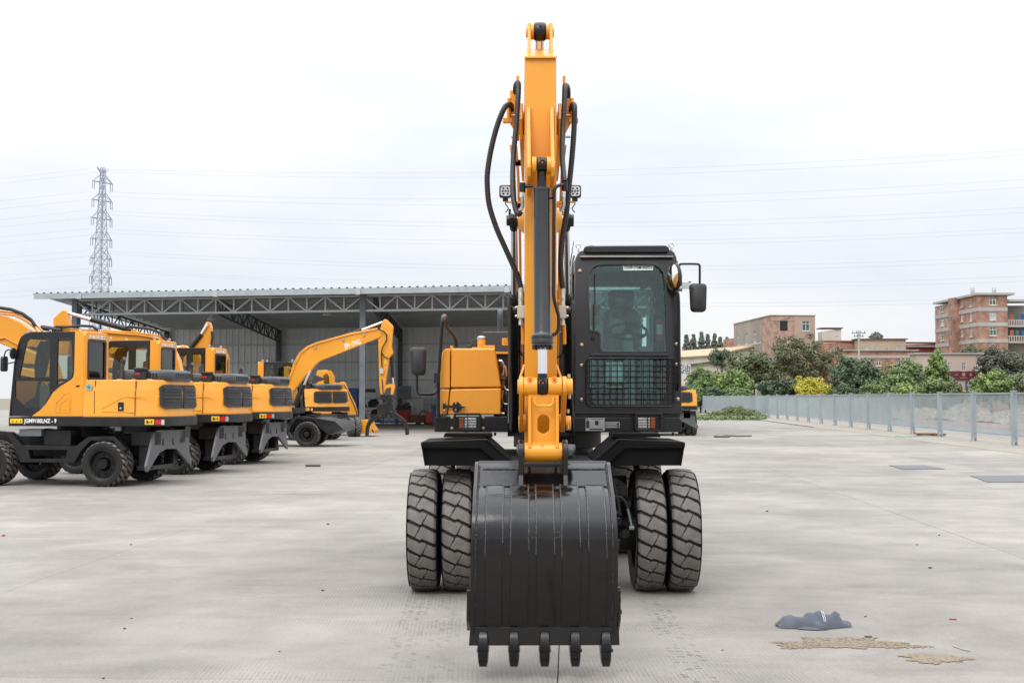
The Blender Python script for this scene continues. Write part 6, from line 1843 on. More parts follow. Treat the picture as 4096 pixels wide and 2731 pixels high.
M['bark'] = mat('bark', (.10, .08, .06), .9, var=.3, vscale=3)
def leaves_mesh(name, clumps, per, leaf, material, r_, up=.35):
    C = np.array([c[:3] for c in clumps]); S = np.array([c[3] for c in clumps])
    n = len(C) * per
    ci = np.repeat(np.arange(len(C)), per)
    d = r_.normal(size=(n, 3)); d /= np.linalg.norm(d, axis=1, keepdims=True)
    rad = S[ci] * (0.45 + .55 * r_.random(n) ** .5)
    pos = C[ci] + d * rad[:, None] * np.array([1, 1, .8])
    nrm = d * .9 + r_.normal(size=(n, 3)) * .33 + np.array([0, 0, up]); nrm /= np.linalg.norm(nrm, axis=1, keepdims=True)
    t = np.cross(nrm, r_.normal(size=(n, 3))); t /= np.linalg.norm(t, axis=1, keepdims=True) + 1e-9
    s = np.cross(nrm, t)
    L = leaf * (.6 + .8 * r_.random(n))[:, None]; W = L * .55
    V = np.stack([pos - t * L, pos + s * W, pos + t * L, pos - s * W], 1).reshape(-1, 3)
    me = bpy.data.meshes.new(name)
    me.vertices.add(4 * n); me.vertices.foreach_set('co', V.astype(np.float32).ravel())
    me.loops.add(4 * n); me.loops.foreach_set('vertex_index', np.arange(4 * n, dtype=np.int32))
    me.polygons.add(n); me.polygons.foreach_set('loop_start', np.arange(0, 4 * n, 4, dtype=np.int32)); me.polygons.foreach_set('loop_total', np.full(n, 4, dtype=np.int32))
    cv = r_.random(len(C))
    var = np.clip(.5 * cv[ci] + .5 * r_.random(n), 0, 1)
    at = me.attributes.new('leafvar', 'FLOAT', 'FACE'); at.data.foreach_set('value', var.astype(np.float32))
    me.materials.append(M[material]); me.update(); me.validate()
    return me
def tree(name, label, cat, px0, px1, ptop, pbot, Y, material, group=None, seed=1, n_cl=90, per=46, leaf=.17, shape='round', clump=.55, depth=1.0, trunk=True, zbot=None):
    """broad crown spanning the given pixel box at distance Y, standing on the ground"""
    r_ = np.random.default_rng(seed)
    a, c = P(px0, pbot, Y), P(px1, ptop, Y)
    zt, zb_ = c.z, max(.3, a.z if zbot is None else zbot)
    cx, w, h = (a.x + c.x) / 2, (c.x - a.x) / 2 * 1.10, (zt - zb_) * 1.06
    leaf *= .78; per = int(per * 1.5); n_cl = int(n_cl * 1.25)
    t = thing(name, label, cat, (cx, Y, 0), 0, group)
    cl = []
    k = 0
    # a handful of big lobes give the crown its uneven outline
    lobes = []
    for i in range(9):
        if shape == 'cone':
            q = r_.random(); u = (1 - q) * .55; lobes.append((r_.uniform(-u, u), r_.uniform(-u, u), -.9 + 1.7 * q, .42 * (1 - q * .6)))
        else:
            th = r_.uniform(0, 2 * np.pi); e = r_.uniform(-.55, .75); rr = np.sqrt(max(0, 1 - e * e)) * r_.uniform(.3, .62)
            lobes.append((rr * np.cos(th), rr * np.sin(th), e * .62, r_.uniform(.32, .52)))
    if shape == 'cone':
        lobes = [(0, 0, -1 + 2 * q, .55 * (1 - q) + .12) for q in np.linspace(.05, .95, 8)] + lobes[:4]
    if shape == 'cone':
        for i in range(n_cl):
            q = r_.random() ** 1.25; th = r_.uniform(0, 2 * np.pi); rr = (1 - q) ** .8 * np.sqrt(r_.random()) * (.8 + .2 * np.sin(q * 40)); cl.append((w * rr * np.cos(th), w * rr * np.sin(th), zb_ + h * q, clump * (1.15 - .8 * q) * r_.uniform(.7, 1.2)))
    for i in range(n_cl if shape != 'cone' else 0):
        lb = lobes[r_.integers(len(lobes))]
        d = r_.normal(size=3); d /= np.linalg.norm(d); q = r_.random() ** .4
        ux, uy, uz = lb[0] + d[0] * lb[3] * q, lb[1] + d[1] * lb[3] * q, lb[2] + d[2] * lb[3] * q
        cl.append((ux * w, uy * w * depth, zb_ + h * (.5 + .5 * uz), clump * r_.uniform(.6, 1.25)))
    # clamp into the outline
    cl = [(np.clip(x, -w * .95, w * .95), y, np.clip(z, zb_ + .1, zb_ + h - clump * .4), s) for x, y, z, s in cl]
    o = bpy.data.objects.new('crown', leaves_mesh('crown', cl, per, leaf, material, r_)); COL.objects.link(o); o.parent = t
    if trunk:
        b = MB(); th_ = zb_ + h * .55; rr = max(.08, w * .045)
        b.tube(smoothpath([(0, 0, 0), (.1 * w * r_.uniform(-1, 1), 0, th_ * .4), (.12 * w * r_.uniform(-1, 1), 0, th_)], 4), [rr * (1.2 - .9 * i / 8) for i in range(9)], 8)
        for j in range(5):
            tgt = cl[r_.integers(len(cl))]; z0 = th_ * r_.uniform(.35, .75)
            b.tube([(0, 0, z0), (tgt[0] * .5, tgt[1] * .5, (z0 + tgt[2]) / 2 + .2), (tgt[0], tgt[1], tgt[2])], [rr * .5, rr * .35, rr * .12], 6)
        b.build('trunk', 'bark', t, split=False)
    return t
GT = 'trees and shrubs behind the fence'
tree('leafy_tree', 'green shrubby tree right beside the black cab, below the white sign', 'tree', 2735, 2905, 1478, 1660, 138, 'leaf_mid', GT, 1, 110, 46, .20, clump=.75)
tree('leafy_tree', 'tall slim green shoot of a tree rising left of the pale gable wall', 'tree', 2765, 2840, 1460, 1580, 136, 'leaf_bright', GT, 2, 40, 40, .18, 'cone', clump=.5)
tree('leafy_tree', 'bright green tree in front of the pale gable wall', 'tree', 2860, 3010, 1480, 1610, 135, 'leaf_bright', GT, 3, 100, 46, .19, clump=.7)
tree('leafy_tree', 'olive green tree in front of the blue sign', 'tree', 2910, 3125, 1400, 1600, 150, 'leaf_olive', GT, 4, 120, 46, .20, clump=.75)
tree('leafy_tree', 'dark reddish green small tree beside the warehouse gable', 'tree', 2840, 2930, 1395, 1480, 158, 'leaf_dark', GT, 5, 50, 40, .20, clump=.6)
tree('leafy_tree', 'round olive tree between the small dark tree and the mimosa', 'tree', 2915, 3035, 1403, 1500, 156, 'leaf_olive', GT, 6, 70, 42, .19, clump=.6)
tree('mimosa_tree', 'wide tree with rusty red seed pods in front of the grey block', 'tree', 3035, 3365, 1318, 1585, 145, 'leaf_rust', GT, 7, 190, 44, .17, clump=.62, zbot=.8)
tree('flowering_shrub', 'bright yellow flowering shrub behind the fence', 'shrub', 3160, 3348, 1502, 1625, 128, 'leaf_yellow', GT, 8, 120, 60, .13, clump=.55)
tree('leafy_tree', 'low dark green bush left of the yellow shrub', 'shrub', 3010, 3210, 1515, 1640, 132, 'leaf_dark', GT, 9, 100, 46, .18, clump=.6)
tree('leafy_tree', 'dark green tree right of the yellow shrub under the utility pole', 'tree', 3325, 3545, 1425, 1640, 126, 'leaf_dark', GT, 10, 150, 50, .19, clump=.7)
tree('leafy_tree', 'mid green tree in front of the low brick house', 'tree', 3490, 3700, 1430, 1640, 122, 'leaf_mid', GT, 11, 140, 50, .18, clump=.68)
tree('leafy_tree', 'bright green pointed tree left of the maroon shop sign', 'tree', 3655, 3845, 1408, 1630, 118, 'leaf_bright', GT, 12, 150, 50, .17, 'cone', clump=.62)
tree('leafy_tree', 'yellow green bush in front of the shop door', 'shrub', 3860, 4060, 1488, 1640, 112, 'leaf_bright', GT, 13, 110, 48, .16, clump=.5)
tree('leafy_tree', 'large grey green tree in front of the tall brick block', 'tree', 3905, 4190, 1378, 1590, 150, 'leaf_grey', GT, 14, 190, 50, .20, clump=.75)
tree('leafy_tree', 'pale green bush at the right edge behind the fence', 'shrub', 4010, 4200, 1500, 1640, 116, 'leaf_olive', GT, 15, 90, 46, .15, clump=.5)
tree('leafy_tree', 'dark round tree crown below the left end of the brick block', 'tree', 3810, 3960, 1372, 1500, 165, 'leaf_dark', GT, 16, 80, 46, .22, clump=.7)
tree('leafy_tree', 'small dark tree on the skyline above the low brick house', 'tree', 3482, 3525, 1332, 1365, 240, 'leaf_fir', GT, 17, 24, 40, .3, clump=.7)
for k, (px0, px1, top) in enumerate(((2722, 2770, 1347), (2748, 2800, 1345), (2782, 2830, 1336), (2812, 2850, 1345), (2836, 2880, 1342), (2862, 2900, 1355), (2890, 2925, 1355))):
    ordw = ['first', 'second', 'third', 'fourth', 'fifth', 'sixth', 'seventh'][k]
    px0 -= 12; px1 += 12
    tree('conifer_tree', ordw + ' conifer from the cab in the far line above the warehouse', 'conifer', px0, px1, top, 1440, 260, 'leaf_fir', 'conifers on the skyline', 30 + k, 150, 26, .26, 'cone', clump=.75, zbot=5)
for k, (px0, px1, top, Y, m_, lab) in enumerate((
    (2745, 2830, 1535, 134, 'leaf_mid', 'low green bush behind the fence nearest the cab'),
    (2815, 2925, 1545, 133, 'leaf_dark', 'low dark bush behind the weeds and the fence'),
    (2900, 3010, 1540, 131, 'leaf_mid', 'low mid green bush below the olive tree'),
    (3440, 3560, 1520, 119, 'leaf_mid', 'low green bush behind the fence under the dark tree'),
    (3560, 3680, 1525, 116, 'leaf_bright', 'low bright bush behind the fence below the low brick house'),
    (3660, 3770, 1510, 114, 'leaf_mid', 'low green bush at the foot of the pointed tree'),
    (3760, 3850, 1530, 113, 'leaf_olive', 'low olive bush left of the shop door'),
    (3330, 3440, 1530, 121, 'leaf_dark', 'low dark bush directly right of the yellow shrub'))):
    tree('low_bush', lab, 'shrub', px0, px1, top, 1660, Y, m_, GT, 70 + k, 70, 44, .17, clump=.5, trunk=False)
# weeds inside the fence corner
t = thing('weeds', 'low flowering weeds on a grassy patch in the fence corner', 'weeds', (0, 0, 0), kind='stuff')
r_ = np.random.default_rng(3); cl = []
for k in range(150):
    px = r_.uniform(2840, 3035); g_ = G(px, r_.uniform(1664, 1672)); hgt = (.25 + .85 * math.exp(-((px - 2945) / 70) ** 2)) * r_.random() ** .8
    cl.append((g_.x, g_.y, hgt * .8, .26))
o = bpy.data.objects.new('weed_leaves', leaves_mesh('weed_leaves', cl, 80, .065, 'leaf_weed', r_)); COL.objects.link(o); o.parent = t
cl = [(*G(r_.uniform(2770, 3060), r_.uniform(1664, 1679)).xy, .06, .22) for _ in range(380)]
o = bpy.data.objects.new('grass', leaves_mesh('grass', cl, 16, .09, 'leaf_mid', r_)); COL.objects.link(o); tag(o, 'short green grass strip in the fence corner', 'grass', kind='stuff')

# ================================================================= buildings on the right
M['render_grey'] = mat('render_grey_brown', (.27, .245, .21), .9, var=.16, vscale=.35, bump=.1, bscale=2)
M['render_pink'] = mat('render_pink', (.40, .285, .235), .9, var=.06, vscale=.3)
M['render_pale'] = mat('render_pale_pink', (.46, .36, .31), .9, var=.08, vscale=.3)
M['render_tan'] = mat('render_tan', (.42, .33, .24), .9, var=.1, vscale=.3)
M['render_cream'] = mat('render_cream', (.52, .49, .42), .9, var=.14, vscale=.5)
M['concrete_band'] = mat('concrete_band', (.38, .37, .34), .9, var=.15, vscale=.5)
M['red_wall'] = mat('red_wall', (.34, .10, .07), .85, var=.1, vscale=.5)
M['roof_tan'] = mat('roof_tan_sheet', (.45, .32, .20), .8, var=.25, vscale=1.2)
M['roof_brown'] = mat('roof_brown', (.11, .06, .05), .7, var=.2)
M['frame_white'] = mat('window_frame_white', (.6, .6, .58), .5)
M['pane_green'] = mat('pane_green', (.05, .12, .10), .12, var=.3, vscale=1.0)
M['pane_dark'] = mat('pane_dark', (.02, .025, .03), .15, var=.3, vscale=1.0)
M['pane_pale'] = mat('pane_pale', (.42, .46, .47), .3, var=.15)
def brick_mat(name, c0, c1, mortar, scale):
    m, n, l, b = nodes_of(name)
    tcn = n.new('ShaderNodeTexCoord'); mpn = n.new('ShaderNodeMapping'); mpn.inputs['Rotation'].default_value = (R(90), 0, 0)
    sx_ = n.new('ShaderNodeSeparateXYZ'); l.new(tcn.outputs['Object'], sx_.inputs[0]); ad = n.new('ShaderNodeMath'); l.new(sx_.outputs[0], ad.inputs[0]); l.new(sx_.outputs[1], ad.inputs[1])
    cb = n.new('ShaderNodeCombineXYZ'); l.new(ad.outputs[0], cb.inputs[0]); l.new(sx_.outputs[2], cb.inputs[1]); mpn.inputs['Rotation'].default_value = (0, 0, 0); l.new(cb.outputs[0], mpn.inputs[0])
    br = n.new('ShaderNodeTexBrick'); br.inputs['Scale'].default_value = scale; br.inputs['Color1'].default_value = (*c0, 1); br.inputs['Color2'].default_value = (*c1, 1); br.inputs['Mortar'].default_value = (*mortar, 1)
    br.inputs['Mortar Size'].default_value = .018; br.inputs['Brick Width'].default_value = .9; br.inputs['Row Height'].default_value = .36
    l.new(mpn.outputs[0], br.inputs['Vector'])
    nzn = n.new('ShaderNodeTexNoise'); nzn.inputs['Scale'].default_value = .9; nzn.inputs['Detail'].default_value = 8; l.new(tcn.outputs['Object'], nzn.inputs['Vector'])
    mx = n.new('ShaderNodeMix'); mx.data_type = 'RGBA'; mx.blend_type = 'MULTIPLY'; mx.inputs[0].default_value = .75
    rr = n.new('ShaderNodeValToRGB'); rr.color_ramp.elements[0].position = .32; rr.color_ramp.elements[0].color = (.45, .42, .42, 1); rr.color_ramp.elements[1].position = .62; rr.color_ramp.elements[1].color = (1.25, 1.2, 1.15, 1)
    l.new(nzn.outputs['Fac'], rr.inputs[0]); l.new(br.outputs[0], mx.inputs[6]); l.new(rr.outputs[0], mx.inputs[7]); l.new(mx.outputs[2], b.inputs['Base Color'])
    b.inputs['Roughness'].default_value = .9
    return m
M['brick'] = brick_mat('brick_red', (.37, .195, .135), (.285, .15, .11), (.43, .38, .33), 2.6)
M['brick_pale'] = brick_mat('brick_pale', (.38, .25, .195), (.33, .205, .16), (.45, .40, .35), 2.6)
class Block:
    """a building: two visible walls meeting at a corner, windows as parts"""
    def __init__(self, label, name, cat, origin, rot):
        self.t = thing(name, label, cat, origin, rot, 'buildings beyond the fence')
    def part(self, mb, nm, m, par=None, **k): return mb.build(nm, m, par or self.t, **k)
    def wall(self, pts, wins, fn, m, nm='wall', frame='frame_white', panes=None, thick=.25):
        b = MB(); holes = [[(x0, z0), (x1, z0), (x1, z1), (x0, z1)] for x0, z0, x1, z1 in wins]
        b.panel(pts, holes, 0, thick, fn); wl_ = self.part(b, nm, m, smooth=0)
        for i, (x0, z0, x1, z1) in enumerate(wins):
            b = MB(); b.prism([(x0, z0), (x1, z0), (x1, z1), (x0, z1)], .12, .15, fn)
            pane = panes[i % len(panes)] if panes else 'pane_green'
            wo = self.part(b, 'window', pane)
            if pane in ('ink',): continue
            b = MB(); q = .07
            b.panel([(x0, z0), (x1, z0), (x1, z1), (x0, z1)], [[(x0 + q, z0 + q), ((x0 + x1) / 2 - q / 2, z0 + q), ((x0 + x1) / 2 - q / 2, z1 - q), (x0 + q, z1 - q)], [((x0 + x1) / 2 + q / 2, z0 + q), (x1 - q, z0 + q), (x1 - q, z1 - q), ((x0 + x1) / 2 + q / 2, z1 - q)]], .05, .12, fn)
            b.prism([(x0, z0 + (z1 - z0) * .66), (x1, z0 + (z1 - z0) * .66), (x1, z0 + (z1 - z0) * .66 + q), (x0, z0 + (z1 - z0) * .66 + q)], .045, .11, fn)
            b.prism([(x0 - .08, z0 - .1), (x1 + .08, z0 - .1), (x1 + .08, z0), (x0 - .08, z0)], -.08, .06, fn)
            self.part(b, 'window_frame', frame, wo, split=False)
# --- grey block with the brick corner: corner at px 3085, front face to 3280, flank receding to 2937
Yc = 190.0; cor = P(3085, 1590, Yc); cor.z = 0
s_ = F_PX / Yc
zt = P(3085, 1262, Yc).z; Lf = P(3280, 1590, Yc - 2).x - cor.x
blk = Block('grey brown three storey block with an unfinished brick corner and flat roof', 'apartment_block', 'building', cor, R(4))
Fr = lambda u, v, w: Vector((u, w, v)); Fl = lambda u, v, w: Vector((w, u, v))
zz = lambda py, Y=Yc: P(3085, py, Y).z
blk.wall([(0, 0), (3.7, 0), (3.7, zt), (0, zt)], [(1.45, zz(1323), 2.65, zz(1277))], Fr, 'brick_pale', 'corner_wall', panes=['ink'])
blk.wall([(3.7, 0), (Lf, 0), (Lf, zt), (3.7, zt)], [(4.9, zz(1323), 6.05, zz(1283)), (4.9, zz(1440), 6.05, zz(1400))], Fr, 'render_pink', 'front_wall')
DF = 22.7
blk.wall([(.26, 0), (5.7, 0), (5.7, zt), (.26, zt)], [], Fl, 'brick_pale', 'corner_flank')
def fl_u(px):  # depth along the flank that shows at a pixel column
    for i in range(500):
        u = DF * i / 499; q = blk.t.matrix_basis @ Vector((0, u, 0)) if False else cor + Matrix.Rotation(R(-6), 3, 'Z') @ Vector((0, u, 0))
        if 2048 + q.x / q.y * F_PX <= px: return u
    return DF
wins = []
for pa, pb, za, zb2 in ((3026, 3012, 1335, 1305), (2989, 2979, 1340, 1310), (2958, 2949, 1345, 1314), (3024, 3011, 1382, 1372)):
    pass
blk.wall([(5.7, 0), (DF, 0), (DF, zt), (5.7, zt)], [(8.2, zt - 3.7, 9.7, zt - 1.9), (13.4, zt - 3.7, 14.8, zt - 1.9), (18.8, zt - 3.7, 20.2, zt - 1.9), (8.2, zt - 7.6, 9.7, zt - 6.2)], Fl, 'render_grey', 'flank_wall')
b = MB(); b.box(-.12, Lf + .12, -.12, DF, zt, zt + .12); blk.part(b, 'roof_slab', 'concrete_band')
b = MB(); b.box(.05, 3.7, -.06, .0, zz(1282), zz(1279)); blk.part(b, 'floor_band', 'concrete_band')
b = MB(); b.box(-.05, .0, 5.8, DF - .2, zt - 4.0, zt - 3.88); blk.part(b, 'pipe', 'frame_white')
b = MB(); b.box(-.05, .0, 5.8, DF - .2, zt - 7.0, zt - 6.9); blk.part(b, 'pipe', 'frame_white')
b = MB(); q0 = P(2910, 1590, 228); q1 = P(2940, 1590, 228)
blk2 = Block('low red brick annex left of the grey block', 'brick_annex', 'building', (q0.x, 228, 0), 0)
blk2.wall([(0, 0), (q1.x - q0.x + 1, 0), (q1.x - q0.x + 1, P(2940, 1350, 228).z), (0, P(2910, 1355, 228).z)], [], Fr, 'brick', thick=4)

# --- tall brick block with balconies
Yc = 168.0; cor = P(3918, 1590, Yc); cor.z = 0; zz = lambda py, Y=Yc: P(3918, py, Y).z
zt = zz(1180)
bb = Block('tall unfinished red brick block of flats with balconies and water tanks', 'apartment_block', 'building', cor, R(0))
Wf = P(4036, 1590, Yc).x - cor.x
rowz = ((1220, 1192), (1280, 1248), (1342, 1308), (1425, 1392))
pan = ['pane_green', 'pane_pale', 'pane_green', 'pane_dark']
for k, (a, c) in enumerate(rowz):
    pass
u0, u1 = P(3964, 1590, Yc).x - cor.x, P(3991, 1590, Yc).x - cor.x
bb.wall([(0, 0), (Wf, 0), (Wf, zt), (0, zt)], [(u0, zz(a), u1, zz(c)) for a, c in rowz], Fr, 'brick', 'front_wall', panes=pan)
DF = 17.1
u = lambda f: f * DF
flw = []
for f0, f1 in ((.135, .185), (.56, .63), (.78, .86)):
    for k, (a, c) in enumerate(rowz): flw.append((u(f0), zz(a) , u(f1), zz(c)))
for k, (a, c) in enumerate(rowz): flw.append((u(.335), zz(a - 5), u(.38), zz(c)))
bb.wall([(.26, 0), (DF * .42, 0), (DF * .42, zt), (.26, zt)], [w_ for w_ in flw if w_[2] < DF * .41], Fl, 'brick', 'flank_wall', panes=pan)
bb.wall([(DF * .50, 0), (DF, 0), (DF, zt - .3), (DF * .50, zt - .3)], [w_ for w_ in flw if w_[0] > DF * .5], Fl, 'brick_pale', 'flank_wall', panes=pan)
b = MB(); b.box(-1.0, 0, DF * .42, DF * .50, 0, zt + .2); blk_st = bb.part(b, 'stair_bay', 'brick')
for k, py in enumerate((1190, 1252, 1312)):
    b = MB(); b.box(-1.05, -1.0, DF * .43, DF * .48, zz(py + 14), zz(py)); w_ = bb.part(b, 'stair_window', 'pane_green', blk_st)
for py in (1237, 1297, 1363):
    b = MB(); b.box(-.06, Wf, -.06, 0, zz(py) - .25, zz(py) + .25); bb.part(b, 'floor_band', 'concrete_band')
    b = MB(); b.box(-.06, 0, 0.1, DF, zz(py) - .25, zz(py) + .25); bb.part(b, 'floor_band', 'concrete_band')
b = MB(); b.box(-.3, Wf + .9, -.3, DF, zt, zt + .3); bb.part(b, 'roof_slab', 'concrete_band')
b = MB(); b.box(Wf, Wf + 9, 3.0, DF, 0, zt - 1.2); bb.part(b, 'rear_wing', 'concrete_band')
b = MB(); b.box(Wf, Wf + 4, -.6, 3, zt - .9, zt - .6); bb.part(b, 'canopy', 'concrete_band')
for k, py in enumerate((1300, 1364)):
    b = MB(); b.box(Wf + .02, Wf + 9, .2, 3.0, zz(py) - .25, zz(py)); bal = bb.part(b, 'balcony', 'concrete_band')
    b = MB(); b.box(Wf + .1, Wf + 9, .2, .26, zz(py - 22) - .1, zz(py - 22)); bb.part(b, 'handrail', 'concrete_band', bal)
    for q in range(26):
        b = MB(); b.box(Wf + .2 + q * .33, Wf + .34 + q * .33, .2, .26, zz(py), zz(py - 22) - .1); bb.part(b, 'baluster', 'render_pale', bal)
    for q, m_ in ((0, 'red_wall'), (1, 'pane_green'), (2, 'bluepaint'), (3, 'frame_white'), (4, 'red_wall')):
        b = MB(); b.box(Wf + .5 + q * .75, Wf + 1.0 + q * .75, .5, .54, zz(py - 26) - .2, zz(py - 45)); bb.part(b, 'laundry', m_, bal)
for px, py in ((3912, 1152), (3999, 1146)):
    c = P(px, 1180, 172); hh = (1176 - py) / F_PX * 172
    tk = thing('water_tank', 'steel water tank on the brick block, ' + ('above its corner' if px < 3950 else 'nearer its right end'), 'water tank', (c.x, 174, zt + .3), 0, 'rooftop water tanks')
    b = MB(); b.lathe((0, 0, .35), (0, 0, 1), [(.27, 0), (.28, .06), (.28, .85), (.22, .97), (.06, 1.0)], 18); b.build('tank', 'steel', tk)
    for a in range(4):
        b = MB(); b.box(.2 * math.cos(a * 1.57 + .8) - .03, .2 * math.cos(a * 1.57 + .8) + .03, .2 * math.sin(a * 1.57 + .8) - .03, .2 * math.sin(a * 1.57 + .8) + .03, 0, .4); b.build('leg', 'steel', tk)

# --- helper for simple front-facing houses given in pixels
def house(label, name, x0, x1, ytop, Y, m, wins=(), cat='building', depth=2.6, panes=None, roof=None, ytop2=None):
    o = P(x0, 1590, Y); o.z = 0
    k = Block(label, name, cat, o, 0); w_ = P(x1, 1590, Y).x - o.x
    z = lambda py: P(2048, py, Y).z
    xx = lambda px: P(px, 1590, Y).x - o.x
    k.wall([(0, 0), (w_, 0), (w_, z(ytop2 or ytop)), (0, z(ytop))], [(xx(a), z(d), xx(c), z(b_)) for a, b_, c, d in wins], Fr, m, panes=panes)
    b = MB(); b.box(-.02, .2, .25, depth, 0, z(ytop)); k.part(b, 'side_wall', m); b = MB(); b.box(w_ - .2, w_ + .02, .25, depth, 0, z(ytop2 or ytop)); k.part(b, 'side_wall', m)
    b = MB(); zt_ = z(min(ytop, ytop2 or ytop)); b.box(-.25, w_ + .25, -.25, depth, zt_, zt_ + .15); k.part(b, 'roof_slab', roof or 'concrete_band')
    k.x, k.z, k.w = xx, z, w_
    return k
k = house('low brick house with tan upper floor behind the utility pole', 'brick_house', 3344, 3670, 1403, 176, 'brick', [(3507, 1441, 3527, 1462), (3587, 1443, 3606, 1470), (3468, 1440, 3480, 1462)], panes=['pane_green'])
b = MB(); b.box(k.x(3344), k.x(3670), -.08, 0, k.z(1432), k.z(1421)); k.part(b, 'floor_band', 'concrete_band')
k2 = house('tan flat roofed upper storey with small windows', 'roof_house', 3434, 3626, 1358, 180, 'render_tan', [(3499, 1383, 3510, 1402), (3546, 1383, 3557, 1402), (3608, 1385, 3616, 1402), (3464, 1383, 3476, 1400), (3588, 1384, 3600, 1402)], panes=['pane_green', 'pane_green', 'pane_dark', 'pane_pale', 'pane_pale'], roof='roof_brown')
house('unfinished brick gable left of the tan storey', 'brick_house', 3285, 3434, 1374, 182, 'brick', roof='red_wall', ytop2=1366)
k = house('cream roof hut with a dark door on the brick house', 'roof_hut', 3292, 3368, 1326, 187, 'render_cream', [(3363, 1320, 3375, 1350)][:0] + [(3348, 1322, 3354, 1340)], roof='roof_brown', ytop2=1314, panes=['pane_dark'])
k = house('long dark red shed roofed house with a green shutter', 'red_house', 3624, 3838, 1378, 188, 'red_wall', [(3776, 1386, 3802, 1416)], panes=['pane_green'], roof='roof_brown', ytop2=1372)
b = MB(); b.box(k.x(3630), k.x(3752), -.6, 0, k.z(1388), k.z(1383)); k.part(b, 'eaves', 'concrete_band')
k = house('pale pink shop building with a maroon sign over its door', 'shop_building', 3668, 3930, 1416, 155, 'render_pale', [(3849, 1451, 3864, 1482), (3905, 1451, 3919, 1480), (3793, 1450, 3807, 1480)], panes=['pane_dark'])
b = MB(); b.box(k.x(3790), k.x(3912), -.18, 0, k.z(1518), k.z(1484)); sg = k.part(b, 'sign_board', mat('sign_maroon', (.10, .02, .035), .5))
M['sign_gold'] = mat('sign_gold', (.36, .20, .11), .5)
for q in range(3):
    b = MB(); cx_, cz_ = k.x(3826 + q * 28), k.z(1498); b.prism([(cx_ - .2, cz_), (cx_, cz_ - .24), (cx_ + .2, cz_), (cx_, cz_ + .24)] if q == 2 else [(cx_ - .18, cz_ - (.05 if q == 0 else .2)), (cx_ + .18, cz_ - (.05 if q == 0 else .2)), (cx_ + .18, cz_ + (.05 if q == 0 else .2)), (cx_ - .18, cz_ + (.05 if q == 0 else .2))], -.2, -.18, Fr); k.part(b, 'sign_mark', 'sign_gold', sg)
b = MB(); b.box(k.x(3838), k.x(3868), -.2, -.18, k.z(1513), k.z(1510)); k.part(b, 'sign_line', 'sign_gold', sg)
b = MB(); b.box(k.x(3828), k.x(3845), -.05, 0.05, 0.1, k.z(1524)); k.part(b, 'door', 'render_tan'); b = MB(); b.box(k.x(3862), k.x(3872), -.12, -.02, k.z(1560), k.z(1525)); k.part(b, 'notice', 'bluepaint')
# --- warehouse with the tan sheet roof
Y = 200.0
t = thing('warehouse', 'cream warehouse with a long tan sheet roof left of the grey block', 'building', (P(2860, 1590, Y).x, Y, 0), 0, 'buildings beyond the fence')
WP = lambda px, py, y: P(px, py, y)
b = MB(); gx = [(2862, 1420), (2862, 1640), (3085, 1640), (3085, 1412), (3012, 1383)]
b.prism(gx, 0, .3, FY(Y)); b.build('gable_wall', 'render_cream', t, world=True)
rA, rB = P(2858, 1418, Y - .5), P(3014, 1382, Y - .5)
vdir = Vector((-24, 60, 0))
b = MB(); b.add([rA, rB, rB + vdir, rA + vdir, rA - Vector((0, 0, .2)), rB - Vector((0, 0, .2)), rB + vdir - Vector((0, 0, .2)), rA + vdir - Vector((0, 0, .2))], [(0, 1, 2, 3), (4, 7, 6, 5), (0, 4, 5, 1), (1, 5, 6, 2), (2, 6, 7, 3), (3, 7, 4, 0)]); b.build('roof_slope', 'roof_tan', t, world=True)
rC = P(3090, 1414, Y - .5)
b = MB(); b.add([rB, rC, rC + vdir, rB + vdir, rB - Vector((0, 0, .2)), rC - Vector((0, 0, .2)), rC + vdir - Vector((0, 0, .2)), rB + vdir - Vector((0, 0, .2))], [(0, 1, 2, 3), (4, 7, 6, 5), (0, 4, 5, 1), (1, 5, 6, 2), (2, 6, 7, 3), (3, 7, 4, 0)]); b.build('roof_slope', 'roof_tan', t, world=True)
wA = P(2862, 1590, Y); wA.z = 0
b = MB(); h_ = P(2862, 1421, Y).z
b.add([wA, wA + vdir, wA + vdir + Vector((0, 0, h_)), wA + Vector((0, 0, h_)), wA + Vector((.2, 0, 0)), wA + vdir + Vector((.2, 0, 0)), wA + vdir + Vector((.2, 0, h_)), wA + Vector((.2, 0, h_))], [(0, 1, 2, 3), (4, 7, 6, 5), (3, 2, 6, 7), (0, 3, 7, 4), (1, 5, 6, 2)]); b.build('long_wall', 'render_cream', t, world=True)
b = MB()
for q in range(14):
    c = wA + vdir * (q + .5) / 14; b.box(c.x - .12, c.x + .0, c.y - .1, c.y + .1, 0, h_)
b.build('wall_rib', 'frame_white', t, world=True)
t = thing('gable_shed', 'cream gable shed with a dark brown roof below the warehouse', 'building', (P(2840, 1590, 165).x, 165, 0), 0, 'buildings beyond the fence')
b = MB(); b.prism([(2763, 1458), (2763, 1640), (2950, 1640), (2950, 1472), (2834, 1449)], 0, .3, FY(165)); b.build('gable_wall', 'render_cream', t, world=True)
b = MB(); b.prism([(2740, 1459), (2834, 1446), (2958, 1474), (2958, 1477), (2834, 1449.5), (2740, 1462)], -.5, 14, FY(165)); b.build('roof', 'roof_brown', t, world=True)
b = MB(); b.prism([(2765, 1490), (2945, 1490), (2945, 1495), (2765, 1495)], -.06, 0, FY(165)); b.build('wall_band', 'render_tan', t, world=True)
t = thing('sign_board', 'white billboard with black Chinese writing beside the cab edge', 'sign', (P(2740, 1590, 150).x, 150, 0), 0)
b = MB(); b.prism([(2690, 1458), (2762, 1458), (2762, 1498), (2690, 1498)], 0, .08, FY(150)); b.build('board', mat('board_white', (.62, .64, .66), .5), t, world=True)
